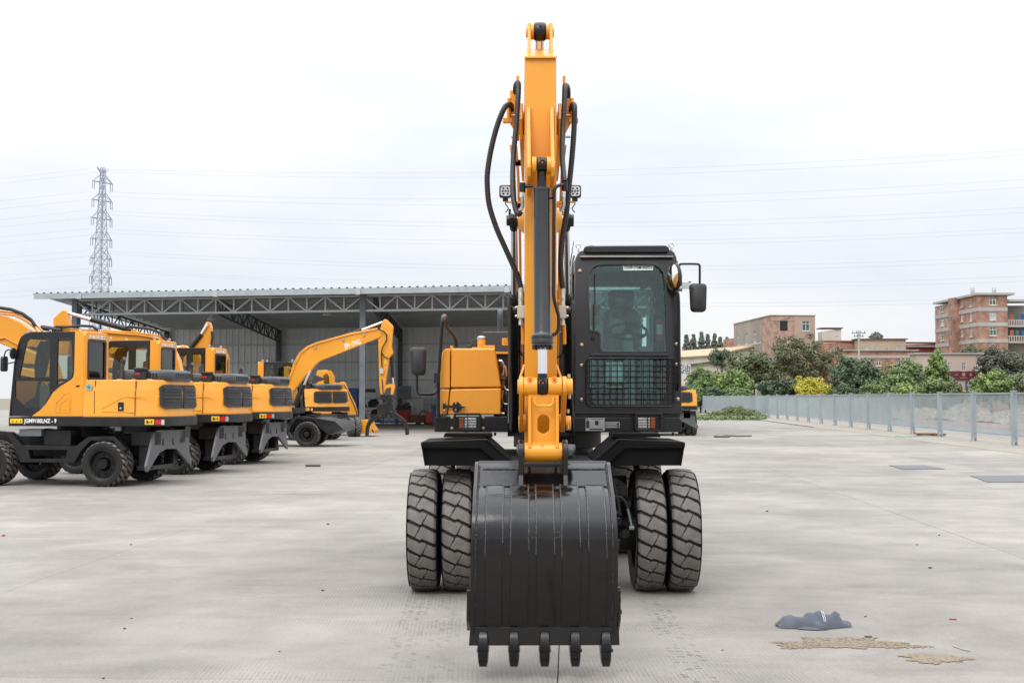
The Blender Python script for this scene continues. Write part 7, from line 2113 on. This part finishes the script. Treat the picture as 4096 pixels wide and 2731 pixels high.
for px in (2700, 2752):
    c = P(px, 1590, 150.1); b = MB(); b.cyl((c.x, 150.15, 0), (c.x, 150.15, P(2700, 1470, 150).z), .08, n=8); b.build('post', 'steel', t, world=True)
for px, ch in ((2746, '油'), (2722, '轮')):
    text_obj(ch, .95, Matrix.Translation(P(px, 1474, 149.97)) @ FACING, 'ink', t, 'sign_lettering', world=True, ext=.01)
text_obj('138513934', .30, Matrix.Translation(P(2738, 1491, 149.97)) @ FACING, 'ink', t, 'phone_lettering', world=True, ext=.01, width=1.15)
t = thing('blue_sign', 'sky blue shop sign with white writing behind the trees', 'sign', (P(3063, 1590, 165).x, 165, 0), 0)
b = MB(); b.prism([(3018, 1430), (3107, 1430), (3107, 1475), (3018, 1475)], 0, .1, FY(165)); b.build('board', mat('board_blue', (.03, .22, .42), .5), t, world=True)
b = MB()
for q in range(5): b.prism([(3026 + q * 16, 1440), (3037 + q * 16, 1440), (3037 + q * 16, 1452), (3026 + q * 16, 1452)], -.03, 0, FY(165))
b.prism([(3030, 1460), (3100, 1460), (3100, 1466), (3030, 1466)], -.03, 0, FY(165)); b.build('print', 'white', t, world=True)
for px in (3025, 3100):
    c = P(px, 1590, 165); b = MB(); b.box(c.x - .1, c.x + .1, 165.1, 165.3, 0, P(px, 1440, 165).z); b.build('post', 'steel', t, world=True)
# utility poles
def pole(px, ptop, Y, label, arms):
    c = P(px, 1590, Y); t = thing('utility_pole', label, 'utility pole', (c.x, Y, 0), 0, 'utility poles')
    h = P(px, ptop, Y).z
    b = MB(); b.cyl((0, 0, 0), (0, 0, h), .2, .13, n=12); b.build('shaft', 'concrete_band', t)
    for dz, w_ in arms:
        b = MB(); b.box(-w_, w_, -.05, .05, h - dz - .05, h - dz + .05); a = b.build('cross_arm', 'steel_dark', t)
        for s in (-.8, -.3, .3, .8):
            b = MB(); b.cyl((s * w_, 0, h - dz + .05), (s * w_, 0, h - dz + .3), .05, n=8); b.build('insulator', 'roof_brown', a)
    return t
pole(3438, 1322, 170, 'concrete utility pole with cross arms above the dark tree', [(.35, 1.0), (.8, .7)])
pole(2955, 1425, 150, 'thin concrete pole among the trees left of the blue sign', [])
# rubble beyond the fence
M['rubble'] = mat('rubble', (.27, .225, .175), .95, var=.35, vscale=1.4, bump=.6, bscale=3)
for k, (px0, px1, py, Y, h) in enumerate(((3580, 3790, 1648, 92, .8), (3770, 3960, 1645, 88, 1.05), (3950, 4200, 1650, 80, .8))):
    a, c = P(px0, 1590, Y), P(px1, 1590, Y)
    t = thing('rubble_heap', ['low stony rubble heap behind the fence below the pointed tree', 'highest stony rubble heap behind the fence below the shop', 'stony rubble heap behind the fence at the right edge'][k], 'rubble heap', ((a.x + c.x) / 2, Y, 0), 0, 'rubble heaps behind the fence')
    n1, n2 = 34, 16; rr = np.random.default_rng(50 + k); w_ = (c.x - a.x) / 2
    vv = []
    for i in range(n1):
        for j in range(n2):
            u_, v_ = i / (n1 - 1) * 2 - 1, j / (n2 - 1) * 2 - 1
            e = max(0, 1 - u_ * u_ * .9) * max(0, 1 - v_ * v_); vv.append((u_ * w_ * 1.1, v_ * 3, h * e ** .8 * (.75 + .5 * rr.random())))
    b = MB(); b.add(vv, [(i * n2 + j, (i + 1) * n2 + j, (i + 1) * n2 + j + 1, i * n2 + j + 1) for i in range(n1 - 1) for j in range(n2 - 1)]); b.build('mound', 'rubble', t, smooth=0)
    b = MB()
    for q in range(200):
        u_, v_ = rr.uniform(-1, 1), rr.uniform(-1, .2); e = max(0, 1 - u_ * u_ * .9) * max(0, 1 - v_ * v_); s = rr.uniform(.05, .17)
        b.ball((u_ * w_, v_ * 3, h * e ** .8 * .9), (s, s * .8, s * .6), 6)
    o = b.build('stones', mat('stones_%d' % k, (.33, .285, .23), .9, var=.3, vscale=3), t, smooth=0, split=False); o['kind'] = 'stuff'
# ================================================================= ground
def concrete_mat(name, base, grooves=True, joint_rand=True):
    m, n, l, b = nodes_of(name)
    tcn = n.new('ShaderNodeTexCoord'); geo = n.new('ShaderNodeNewGeometry')
    pos = geo.outputs['Position']
    def noise(scale, det=6, rough=.6, vec=None, dist=0):
        t = n.new('ShaderNodeTexNoise'); t.inputs['Scale'].default_value = scale; t.inputs['Detail'].default_value = det; t.inputs['Roughness'].default_value = rough; t.inputs['Distortion'].default_value = dist
        l.new(vec or pos, t.inputs['Vector']); return t.outputs['Fac']
    def ramp(v, p0, c0, p1, c1):
        r = n.new('ShaderNodeValToRGB'); r.color_ramp.elements[0].position = p0; r.color_ramp.elements[0].color = c0; r.color_ramp.elements[1].position = p1; r.color_ramp.elements[1].color = c1
        l.new(v, r.inputs[0]); return r.outputs[0]
    def mul(a, c, fac=1.0, mode='MULTIPLY'):
        x = n.new('ShaderNodeMix'); x.data_type = 'RGBA'; x.blend_type = mode; x.inputs[0].default_value = fac if not hasattr(fac, 'links') else 0
        if hasattr(fac, 'links'): l.new(fac, x.inputs[0])
        if hasattr(a, 'links'): l.new(a, x.inputs[6])
        else: x.inputs[6].default_value = a
        if hasattr(c, 'links'): l.new(c, x.inputs[7])
        else: x.inputs[7].default_value = c
        return x.outputs[2]
    g4 = lambda v: (v, v, v, 1)
    col = (*base, 1)
    big = ramp(noise(.22, 6, .6, dist=.5), .34, (.80, .79, .79, 1), .66, (1.13, 1.125, 1.11, 1))
    mid = ramp(noise(1.1, 8, .65, dist=.4), .28, (.80, .80, .80, 1), .66, (1.10, 1.10, 1.10, 1))
    fine = ramp(noise(26, 6, .7), .25, g4(.86), .75, g4(1.10))
    c = mul(mul(mul(col, big), mid), fine)
    # streaks that run along the slabs (tyre dirt, trowel marks)
    mpn = n.new('ShaderNodeMapping'); mpn.inputs['Scale'].default_value = (.35, 2.6, 1); mpn.inputs['Rotation'].default_value = (0, 0, R(4)); l.new(pos, mpn.inputs[0])
    st = ramp(noise(.8, 7, .65, mpn.outputs[0]), .52, g4(1), .78, (.80, .795, .80, 1)); c = mul(c, st)
    # rusty / sandy stains
    rust = n.new('ShaderNodeMapRange'); rust.inputs[1].default_value = .66; rust.inputs[2].default_value = .76; rust.inputs[3].default_value = 0; rust.inputs[4].default_value = .40
    l.new(noise(.75, 9, .72, dist=.8), rust.inputs[0]); c = mul(c, (.36, .27, .19, 1), rust.outputs[0], 'MIX')
    dark = n.new('ShaderNodeMapRange'); dark.inputs[1].default_value = .68; dark.inputs[2].default_value = .80; dark.inputs[3].default_value = 0; dark.inputs[4].default_value = .45
    mp2 = n.new('ShaderNodeMapping'); mp2.inputs['Location'].default_value = (13, 7, 0); mp2.inputs['Scale'].default_value = (.6, 1.5, 1); l.new(pos, mp2.inputs[0])
    l.new(noise(.9, 8, .7, mp2.outputs[0]), dark.inputs[0]); c = mul(c, (.16, .16, .165, 1), dark.outputs[0], 'MIX')
    # pits
    vor = n.new('ShaderNodeTexVoronoi'); vor.inputs['Scale'].default_value = 9; l.new(pos, vor.inputs['Vector'])
    pit = n.new('ShaderNodeMapRange'); pit.inputs[1].default_value = .035; pit.inputs[2].default_value = .06; pit.inputs[3].default_value = .55; pit.inputs[4].default_value = 0; l.new(vor.outputs['Distance'], pit.inputs[0])
    c = mul(c, (.12, .115, .11, 1), pit.outputs[0], 'MIX')
    height = noise(60, 5, .7)
    bump = n.new('ShaderNodeBump'); bump.inputs['Strength'].default_value = .25; bump.inputs['Distance'].default_value = .004; l.new(height, bump.inputs['Height'])
    last = bump.outputs[0]
    if grooves:
        mp3 = n.new('ShaderNodeMapping'); mp3.inputs['Rotation'].default_value = (0, 0, R(-2)); l.new(pos, mp3.inputs[0])
        wv = n.new('ShaderNodeTexWave'); wv.wave_type = 'BANDS'; wv.bands_direction = 'X'; wv.inputs['Scale'].default_value = 11.0; wv.inputs['Distortion'].default_value = 1.2; wv.inputs['Detail'].default_value = 2; wv.inputs['Detail Scale'].default_value = 1.5
        l.new(mp3.outputs[0], wv.inputs['Vector'])
        msk = n.new('ShaderNodeMapRange'); msk.inputs[1].default_value = .42; msk.inputs[2].default_value = .60; msk.inputs[3].default_value = .12; msk.inputs[4].default_value = 1; l.new(noise(.55, 5, .6, mp2.outputs[0]), msk.inputs[0])
        gr = n.new('ShaderNodeMapRange'); gr.inputs[1].default_value = .0; gr.inputs[2].default_value = .16; gr.inputs[3].default_value = .55; gr.inputs[4].default_value = 0; l.new(wv.outputs['Fac'], gr.inputs[0])
        brk = n.new('ShaderNodeMapRange'); brk.inputs[1].default_value = .36; brk.inputs[2].default_value = .58; l.new(noise(7, 4, .7), brk.inputs[0])
        q = n.new('ShaderNodeMath'); q.operation = 'MULTIPLY'; l.new(gr.outputs[0], q.inputs[0]); l.new(msk.outputs[0], q.inputs[1])
        q2 = n.new('ShaderNodeMath'); q2.operation = 'MULTIPLY'; l.new(q.outputs[0], q2.inputs[0]); l.new(brk.outputs[0], q2.inputs[1])
        c = mul(c, (.10, .097, .092, 1), q2.outputs[0], 'MIX')
        b2 = n.new('ShaderNodeBump'); b2.invert = True; b2.inputs['Strength'].default_value = .6; b2.inputs['Distance'].default_value = .006; l.new(q2.outputs[0], b2.inputs['Height']); l.new(last, b2.inputs['Normal']); last = b2.outputs[0]
    if joint_rand:
        oi = n.new('ShaderNodeObjectInfo'); rr = ramp(oi.outputs['Random'], 0, (.88, .88, .90, 1), 1, (1.06, 1.055, 1.04, 1)); c = mul(c, rr)
    l.new(c, b.inputs['Base Color']); l.new(last, b.inputs['Normal'])
    b.inputs['Roughness'].default_value = .88; b.inputs['Specular IOR Level'].default_value = .3
    return m
M['concrete'] = concrete_mat('yard_concrete', (.278, .261, .235))
M['concrete_far'] = concrete_mat('yard_concrete_far', (.272, .256, .232), grooves=False, joint_rand=False)
M['bitumen'] = mat('joint_filler', (.15, .145, .135), .9, var=.3, vscale=6)
M['soil'] = mat('bare_soil', (.18, .155, .11), .95, var=.3, vscale=.15, bump=.3, bscale=3)
M['pavement'] = mat('pavement_tan', (.262, .238, .20), .9, var=.14, vscale=.8, bump=.1, bscale=12)
M['red_paving'] = mat('red_paving', (.27, .165, .14), .9, var=.18, vscale=.7)
M['asphalt'] = mat('pale_asphalt', (.19, .19, .194), .9, var=.14, vscale=.6)
M['line_yellow'] = mat('line_yellow', (.46, .28, .07), .7, var=.15)
b = MB(); b.box(-900, 900, -60, 2500, -.6, -.05); tag(b.build('ground', 'soil'), kind='structure')
b = MB(); b.add([(-90, -12, -.03), (30, -12, -.03), (30, 140, -.03), (-90, 175, -.03)], [(0, 1, 2, 3)]); tag(b.build('yard', 'concrete_far'), kind='structure')
# slabs laid on joint filler
SROT = R(-2.6); SX, SY = 4.65, 6.9
org = Vector((.26, 7.2, 0)); ex = Vector((math.cos(SROT), math.sin(SROT), 0)); ey = Vector((-math.sin(SROT), math.cos(SROT), 0))
b = MB(); v = [org + ex * a * SX + ey * c * SY + Vector((0, 0, -.018)) for a, c in ((-7, -1.3), (4, -1.3), (4, 9), (-7, 9))]
b.add(v, [(0, 1, 2, 3)]); bed = tag(b.build('slab_bed', 'bitumen'), kind='structure')
b = MB(); hx, hy, gp_ = SX / 2 - .0035, SY / 2 - .0035, .010
rings = [[Vector((sx * (hx - k), sy * (hy - k), z)) for sx, sy in ((-1, -1), (1, -1), (1, 1), (-1, 1))] for z, k in ((-.2 + .185, 0), (-.003, 0), (0, .003))]
b.loft(rings); slab_me = b.mesh('slab', 'concrete', smooth=0)
slabs = thing('concrete_slabs', None, None, (0, 0, 0), kind='structure'); slabs['kind'] = 'structure'
for i in range(-7, 4):
    for j in range(-2, 9):
        c = org + ex * (i + .5) * SX + ey * (j + .5) * SY
        if c.y < 2 or abs(c.x) > c.y * .41 + 6: continue
        o = bpy.data.objects.new('slab', slab_me); COL.objects.link(o); o.parent = slabs
        o.location = c + Vector((0, 0, random.uniform(-.002, .0005))); o.rotation_euler = (0, 0, SROT)
# far side of the fence: strip, road, red paving
def strip(name, off0, off1, m, z, kind='structure', pts=None):
    pts = pts or posts; L_, R_ = [], []
    for i, p in enumerate(pts):
        a = pts[max(0, i - 1)]; c = pts[min(len(pts) - 1, i + 1)]; d = (c - a).normalized(); nn = Vector((d.y, -d.x, 0))
        if nn.x < 0: nn = -nn
        L_.append(p + nn * off0 + Vector((0, 0, z))); R_.append(p + nn * off1 + Vector((0, 0, z)))
    near = pts[0] - pts[1]; L_.insert(0, L_[0] + near * 6); R_.insert(0, R_[0] + near * 6)
    b = MB(); n_ = len(L_); b.add(L_ + R_, [(i, i + 1, n_ + i + 1, n_ + i) for i in range(n_ - 1)]); o = b.build(name, m); tag(o, kind=kind); return o
strip('pavement', -1.9, 1.5, 'pavement', .006)
strip('road', 1.5, 10.0, 'asphalt', .002)
strip('road_line', 1.62, 1.82, 'line_yellow', .010)
strip('red_path', 7.0, 40.0, 'red_paving', .014)
strip('verge', 13.0, 60.0, 'soil', .02)
# ================================================================= small things on the yard
# grey cloth
M['cloth'] = mat('grey_cloth', (.085, .095, .12), .85, var=.15, vscale=12, bump=.2, bscale=200)
t = thing('grey_cloth', 'crumpled blue grey cloth trouser leg lying on the concrete', 'cloth', G(3250, 2505))
def heightfield(outline_fn, nx, ny, zfn, x0, x1):
    b = MB(); vv = []
    for i in range(nx):
        u_ = i / (nx - 1); xx = x0 + (x1 - x0) * u_; ya, yb = outline_fn(u_)
        for j in range(ny):
            q = j / (ny - 1); vv.append((xx, ya + (yb - ya) * q, zfn(u_, q)))
    b.add(vv, [(i * ny + j, (i + 1) * ny + j, (i + 1) * ny + j + 1, i * ny + j + 1) for i in range(nx - 1) for j in range(ny - 1)])
    return b
rr = np.random.default_rng(4); ph = rr.uniform(0, 6, 8)
t.scale = (.74, .55, 1.05)
def cz(u_, q):
    env = math.sin(math.pi * min(1, max(0, q))) ** .6 * (.35 + .65 * math.sin(math.pi * min(1, u_ * 1.02)) ** .7)
    if u_ < .1: env *= .4 + 6 * u_
    f = .5 + .28 * math.sin(9 * u_ + 4 * q + ph[0]) + .22 * math.sin(17 * u_ - 6 * q + ph[1]) + .15 * math.sin(31 * u_ + 3 * q + ph[2])
    if u_ > .72: f += .25 * math.sin((u_ - .72) * 26)
    return .004 + max(0, .105 * env * (.5 + .6 * f))
b = heightfield(lambda u_: (-.10 - .06 * math.sin(u_ * 3.1) - .03 * math.sin(u_ * 12), .16 + .05 * math.sin(u_ * 7)), 60, 22, cz, -.34, .36)
b.build('cloth_fabric', 'cloth', t, smooth=60, split=False)
b = heightfield(lambda u_: (-.28 + .10 * abs(u_ - .55), -.08), 14, 6, lambda u_, q: .006 + .01 * math.sin(u_ * 5) * q, -.17, .11); b.build('cloth_flap', 'cloth', t, smooth=60)
b = MB()
for off in (-.008, .008):
    pts = []
    for q in np.linspace(.12, .88, 16):
        u_ = .62; ya, yb = -.10 - .06 * math.sin(u_ * 3.1) - .03 * math.sin(u_ * 12), .16 + .05 * math.sin(u_ * 7)
        pts.append((-.34 + .70 * u_ + off, ya + (yb - ya) * q, cz(u_, q) + .003))
    b.tube(pts, .0022, 5)
b.build('stitching', 'white', t)
# sand spilled on the slab: a shallow sheet of grains
M['sand'] = mat('spilled_sand', (.225, .18, .13), .95, var=.25, vscale=30, bump=.4, bscale=220)
M['mud'] = mat('dried_mud_film', (.335, .295, .245), .95, var=.2, vscale=9, bump=.2, bscale=120)
def sand_patch(name, label, cx, cy, ax, ay, seed, m='sand'):
    rs = np.random.default_rng(seed); ph = rs.uniform(0, 6.28, 6)
    c = G(cx, cy); t = thing(name, label, 'sand', (c.x, c.y, 0)); t['kind'] = 'stuff'
    b = MB()
    for q in range(2600):      # flecks of sand caught in the brushed surface, thinning out to the edge
        a = rs.uniform(0, 6.28); f = rs.random() ** .55 * (1 + .22 * math.sin(3 * a + ph[0]) + .16 * math.sin(7 * a + ph[1]) + .12 * math.sin(13 * a + ph[2]))
        f *= rs.uniform(.9, 1.12); s = rs.uniform(.004, .013); x, y = ax * f * math.cos(a), ay * f * math.sin(a); z = rs.uniform(.0012, .004)
        b.add([(x - s, y - s * 1.6, z), (x + s, y - s * .6, z), (x + s * .6, y + s * 1.9, z), (x - s * .7, y + s, z)], [(0, 1, 2, 3)])
    b.build('grains', m, t, split=False)
sand_patch('spilled_sand', 'thin patch of brown sand in front of the grey cloth', 3380, 2572, .40, .17, 1)
sand_patch('spilled_sand', 'smaller patch of brown sand further right of the cloth', 3735, 2632, .17, .12, 2)
# odd bits of litter
M['pebble'] = mat('pebble_dark', (.07, .065, .06), .8, var=.3)
M['brickbit'] = mat('brick_fragment', (.25, .09, .06), .85)
rr = np.random.default_rng(9)
def pebble(px, py, s, label, m='pebble'):
    s *= .62
    c = G(px, py); b = MB(); b.ball((0, 0, s * .4), (s, s * .8, s * .55), 8)
    b.v = [(x * (1 + .25 * rr.normal() * .5), y, z) for x, y, z in b.v]
    o = b.build('pebble', m); o.location = c; tag(o, label, 'pebble', 'pebbles scattered on the yard'); return o
for (x, y, s, lab, m) in ((14, 2143, .035, 'reddish brick fragment at the left edge of the yard', 'brickbit'), (1290, 2362, .022, 'dark pebble left of the excavator tyres', 'pebble'), (498, 2514, .018, 'dark pebble on the near left slab', 'pebble'), (526, 2473, .014, 'small dark pebble just behind another on the left slab', 'pebble'), (413, 2713, .016, 'dark pebble at the bottom edge of the picture', 'pebble'), (524, 2178, .02, 'dark pebble beside the slab joint on the left', 'pebble'), (3720, 2272, .028, 'dark pebble on the right slab above the cloth', 'pebble'), (3462, 2466, .016, 'grey pebble just behind the grey cloth', 'pebble'), (3355, 2457, .014, 'small black pebble behind the cloth', 'pebble'), (3757, 2141, .02, 'dark blue pebble far on the right slab', 'pebble'), (3668, 2178, .018, 'small dark pebble on the joint far right', 'pebble'), (3068, 2045, .03, 'dark pebble right of the outer tyre', 'pebble'), (1312, 2097, .03, 'dark pebble midway between the parked row and the tyres', 'pebble'), (1118, 2605, .012, 'tiny dark pebble on the near slab left of the bucket', 'pebble'), (2890, 2600, .012, 'tiny dark pebble right of the bucket near the cloth', 'pebble')):
    pebble(x, y, s, lab, m)
def litter(name, label, cat, pts, r, m, Yoff=0):
    b = MB(); b.tube([G(x, y) + Vector((0, 0, r * .8)) for x, y in pts], r, 6); o = b.build(name, m); tag(o, label, cat); return o
litter('steel_strip', 'dark steel strip lying left of the tyres far back on the yard', 'steel strip', [(1222, 1866), (1282, 1866)], .03, 'pebble')
litter('steel_rod', 'long dark rod lying on the yard right of the cab', 'rod', [(2898, 1743), (2950, 1746), (3006, 1745)], .03, 'pebble')
t = thing('dark_rag', 'black rag heap on the yard right of the cab', 'rag', G(2888, 1749)); b = MB(); b.ball((0, 0, .03), (.36, .25, .05), 10); b.ball((.15, .05, .05), (.16, .14, .06), 8); b.ball((-.2, .1, .04), (.12, .2, .05), 8); b.build('rag', 'pebble', t, split=False)
litter('rubber_strip', 'short black strip lying on the sand patch', 'strip', [(3458, 2547), (3488, 2548)], .006, 'pebble')
litter('wood_splinter', 'pale splinter of wood on the right slab', 'splinter', [(3812, 2585), (3850, 2598), (3880, 2604)], .005, mat('splinter', (.34, .33, .27), .8))
litter('red_ribbon', 'thin red ribbon scrap on the right slab', 'ribbon', [(3798, 2477), (3826, 2478)], .006, 'brickbit')
litter('green_rope', 'green rope on the pavement by the fence post', 'rope', [(3582, 1746), (3620, 1748), (3645, 1748), (3690, 1744), (3740, 1743), (3782, 1743)], .022, mat('rope_green', (.05, .32, .15), .6))
t = thing('wooden_pallet_board', 'rusty brown board lying on the pavement against the fence post', 'board', G(3722, 1742))
b = MB(); b.box(-.55, .5, -.5, .5, .05, .11); b.build('plank', mat('board_rust', (.20, .085, .05), .8, var=.3), t); b = MB(); b.box(-.45, .35, -.4, .4, 0, .05); b.build('bearer', 'orange_dull', t)
# drain gratings
M['grating'] = mat('grating_grey', (.155, .158, .168), .7, var=.12, vscale=4)
def grate(label, corners):
    c = [G(x, y) for x, y in corners]; mid = sum(c, Vector()) / 4
    t = thing('drain_grating', label, 'drain grating', (mid.x, mid.y, 0), 0, 'drain gratings in the yard')
    ctr = [q - mid for q in c]
    b = MB(); b.add([q * 1.0 + Vector((0, 0, .004)) for q in ctr], [(0, 1, 2, 3)]); b.build('pit', 'bitumen', t)
    n_ = 22
    for k in range(n_):
        f0, f1 = (k + .1) / n_, (k + .8) / n_
        p = [ctr[0].lerp(ctr[3], f0), ctr[1].lerp(ctr[2], f0), ctr[1].lerp(ctr[2], f1), ctr[0].lerp(ctr[3], f1)]
        b = MB(); b.add([q + Vector((0, 0, .012)) for q in p] + [q + Vector((0, 0, .005)) for q in p], [(0, 1, 2, 3), (0, 4, 5, 1), (1, 5, 6, 2), (2, 6, 7, 3), (3, 7, 4, 0)]); b.build('bar', 'grating', t)
grate('grey steel drain grating nearer the fence, at the right edge', [(3880, 1903), (4140, 1903), (4200, 1928), (3948, 1928)])
grate('grey steel drain grating further back and nearer the tyres', [(3555, 1861), (3700, 1861), (3780, 1876), (3612, 1877)])

# ================================================================= pylon and wires
M['pylon'] = mat('pylon_steel', (.33, .36, .43), .6, var=.1, vscale=.1)
PY = 255.0
def pp(px, py): return P(px, py, PY)
base = P(392, 1590, PY); base.z = 0
pyl = thing('lattice_pylon', 'tall steel lattice power pylon above the shed roof', 'pylon', base)
rot = Matrix.Rotation(R(57), 3, 'Z')
ztop = pp(400, 672).z
def half(z):   # half width of the mast
    return max(.34, 1.22 + (22 - z) * .036)
def axx(z): return Vector((.3 * z / ztop, 0, z))
def crn(z, k):
    h = half(z); s = ((-1, -1), (1, -1), (1, 1), (-1, 1))[k]; return axx(z) + rot @ Vector((h * s[0], h * s[1], 0))
for k in range(4):
    b = MB()
    zs = list(np.linspace(0, ztop, 15))
    for za, zb2 in zip(zs[:-1], zs[1:]): b.bar(crn(za, k), crn(zb2, k), .15)
    b.build('mast_leg', 'pylon', pyl, split=False)
arm_px = (730, 803, 875, 957, 1034, 1109, 1183)
lev = np.linspace(4, ztop, 28)
for k in range(4):
    b = MB(); k2 = (k + 1) % 4
    for za, zb2 in zip(lev[:-1], lev[1:]):
        b.bar(crn(za, k), crn(zb2, k2), .07); b.bar(crn(za, k2), crn(zb2, k), .07)
        b.bar(crn(zb2, k), crn(zb2, k2), .06)
    o = b.build('lattice_bracing', 'pylon', pyl, split=False); o['kind'] = 'stuff'
attach = []
for i, py in enumerate(arm_px):
    za = pp(400, py).z
    for s in (-1, 1):
        L = 4.6 + .35 * i - half(za) * 0 if i >= 0 else 3
        tip = axx(za) + rot @ Vector((s * (2.5 + .05 * i), 0, 0))
        b = MB(); b.bar(crn(za, 1 if s > 0 else 0), tip, .14); b.bar(crn(za, 2 if s > 0 else 3), tip, .14); b.bar(crn(za + 1.6, 1 if s > 0 else 0), tip, .10); b.bar(crn(za + 1.6, 2 if s > 0 else 3), tip, .10)
        ar = b.build('cross_arm', 'pylon', pyl, split=False)
        for q in (0, .5):
            b = MB(); c = tip - rot @ Vector((s * q, 0, 0)); b.cyl(c, c - Vector((0, 0, 1.6)), .09, n=8); b.build('insulator', 'pylon', ar)
for s in (-1, 1):
    b = MB(); b.bar(crn(ztop - 1.0, 0 if s < 0 else 1), axx(ztop) + rot @ Vector((s * 1.5, 0, 0)), .12); b.bar(crn(ztop - 1.0, 3 if s < 0 else 2), axx(ztop) + rot @ Vector((s * 1.5, 0, 0)), .12); b.build('peak_arm', 'pylon', pyl, split=False)
M['wire'] = mat('wire_grey', (.26, .33, .40), .5, var=.02)
def wire(label, p3, Y0, Y1, group):
    xs = [p[0] for p in p3]; co = np.polyfit(xs, [p[1] for p in p3], len(p3) - 1)
    x0, x1 = xs[0], xs[-1]
    pts = []
    for k in range(49):
        x = x0 + (x1 - x0) * k / 48; pts.append(P(x, np.polyval(co, x), Y0 + (Y1 - Y0) * k / 48))
    b = MB(); b.tube(pts, .015, 5, cap=False); o = b.build('power_line', 'wire'); tag(o, label, 'power line', group)
ords = ['topmost', 'second', 'third', 'fourth', 'fifth', 'sixth', 'seventh', 'eighth', 'ninth', 'tenth', 'eleventh', 'twelfth', 'thirteenth', 'fourteenth']
RW_ = [((430, 678), (2100, 687), (4096, 598)), ((440, 688), (2100, 708), (4096, 620)), ((430, 768), (2100, 795), (4096, 718)), ((440, 787), (2100, 821), (4096, 750)), ((430, 844), (2100, 891), (4096, 830)), ((440, 860), (2100, 908), (4096, 850)), ((430, 917), (2100, 964), (4096, 912)), ((440, 932), (2100, 979), (4096, 929)), ((430, 1004), (2100, 1064), (4096, 1024)), ((440, 1016), (2100, 1080), (4096, 1042)), ((430, 1078), (2100, 1135), (4096, 1105)), ((440, 1087), (2100, 1147), (4096, 1125)), ((430, 1152), (2100, 1210), (4096, 1186)), ((440, 1160), (2100, 1220), (4096, 1205))]
LW_ = [((-120, 730), (378, 672)), ((-120, 750), (392, 690)), ((-120, 816), (365, 767)), ((-120, 848), (385, 796)), ((-120, 893), (365, 840)), ((-120, 921), (385, 868)), ((-120, 960), (362, 914)), ((-120, 985), (383, 939)), ((-120, 1045), (360, 1000)), ((-120, 1067), (380, 1022)), ((-120, 1111), (357, 1074)), ((-120, 1133), (378, 1095)), ((-120, 1178), (355, 1148)), ((-120, 1197), (375, 1168))]
for i, p3 in enumerate(RW_):
    p3 = list(p3); co = np.polyfit([p[0] for p in p3], [p[1] for p in p3], 2); p3.append((4300, np.polyval(co, 4300)))
    wire(ords[i] + ' overhead wire from the top running right from the pylon', [p3[0], p3[1], p3[3]], PY, 215, 'wires right of the pylon')
for i, p3 in enumerate(LW_):
    wire(ords[i] + ' overhead wire from the top running left from the pylon', p3, 240, PY, 'wires left of the pylon')

# faint tread prints left by the tyres in front of the machine
M['print_mark'] = mat('tyre_print', (.222, .21, .192), .9, var=.25, vscale=20)
tp = thing('tyre_prints', 'faint grey tread prints on the concrete in front of the tyres', 'tyre prints', (0, 0, 0), kind='stuff')
b = MB(); rs = np.random.default_rng(21)
for x0, drift in ((-.73, .03), (-.46, .02), (1.14, -.02)):
    for k in range(150):
        y = 10.3 - k * .034; f = max(0, 1 - k / 150) * (.35 + .65 * (math.sin(k * .13 + x0 * 9) > -.2))
        for q in range(4):
            if rs.random() > f * .42: continue
            x = x0 + drift * k * .02 - .1 + q * .055 + rs.normal() * .004; w_, d_2 = rs.uniform(.012, .024), rs.uniform(.004, .008)
            b.add([(x - w_, y - d_2 + .008, .0012), (x + w_, y - d_2 - .008, .0012), (x + w_, y + d_2 - .008, .0012), (x - w_, y + d_2 + .008, .0012)], [(0, 1, 2, 3)])
b.build('marks', 'print_mark', tp, split=False)
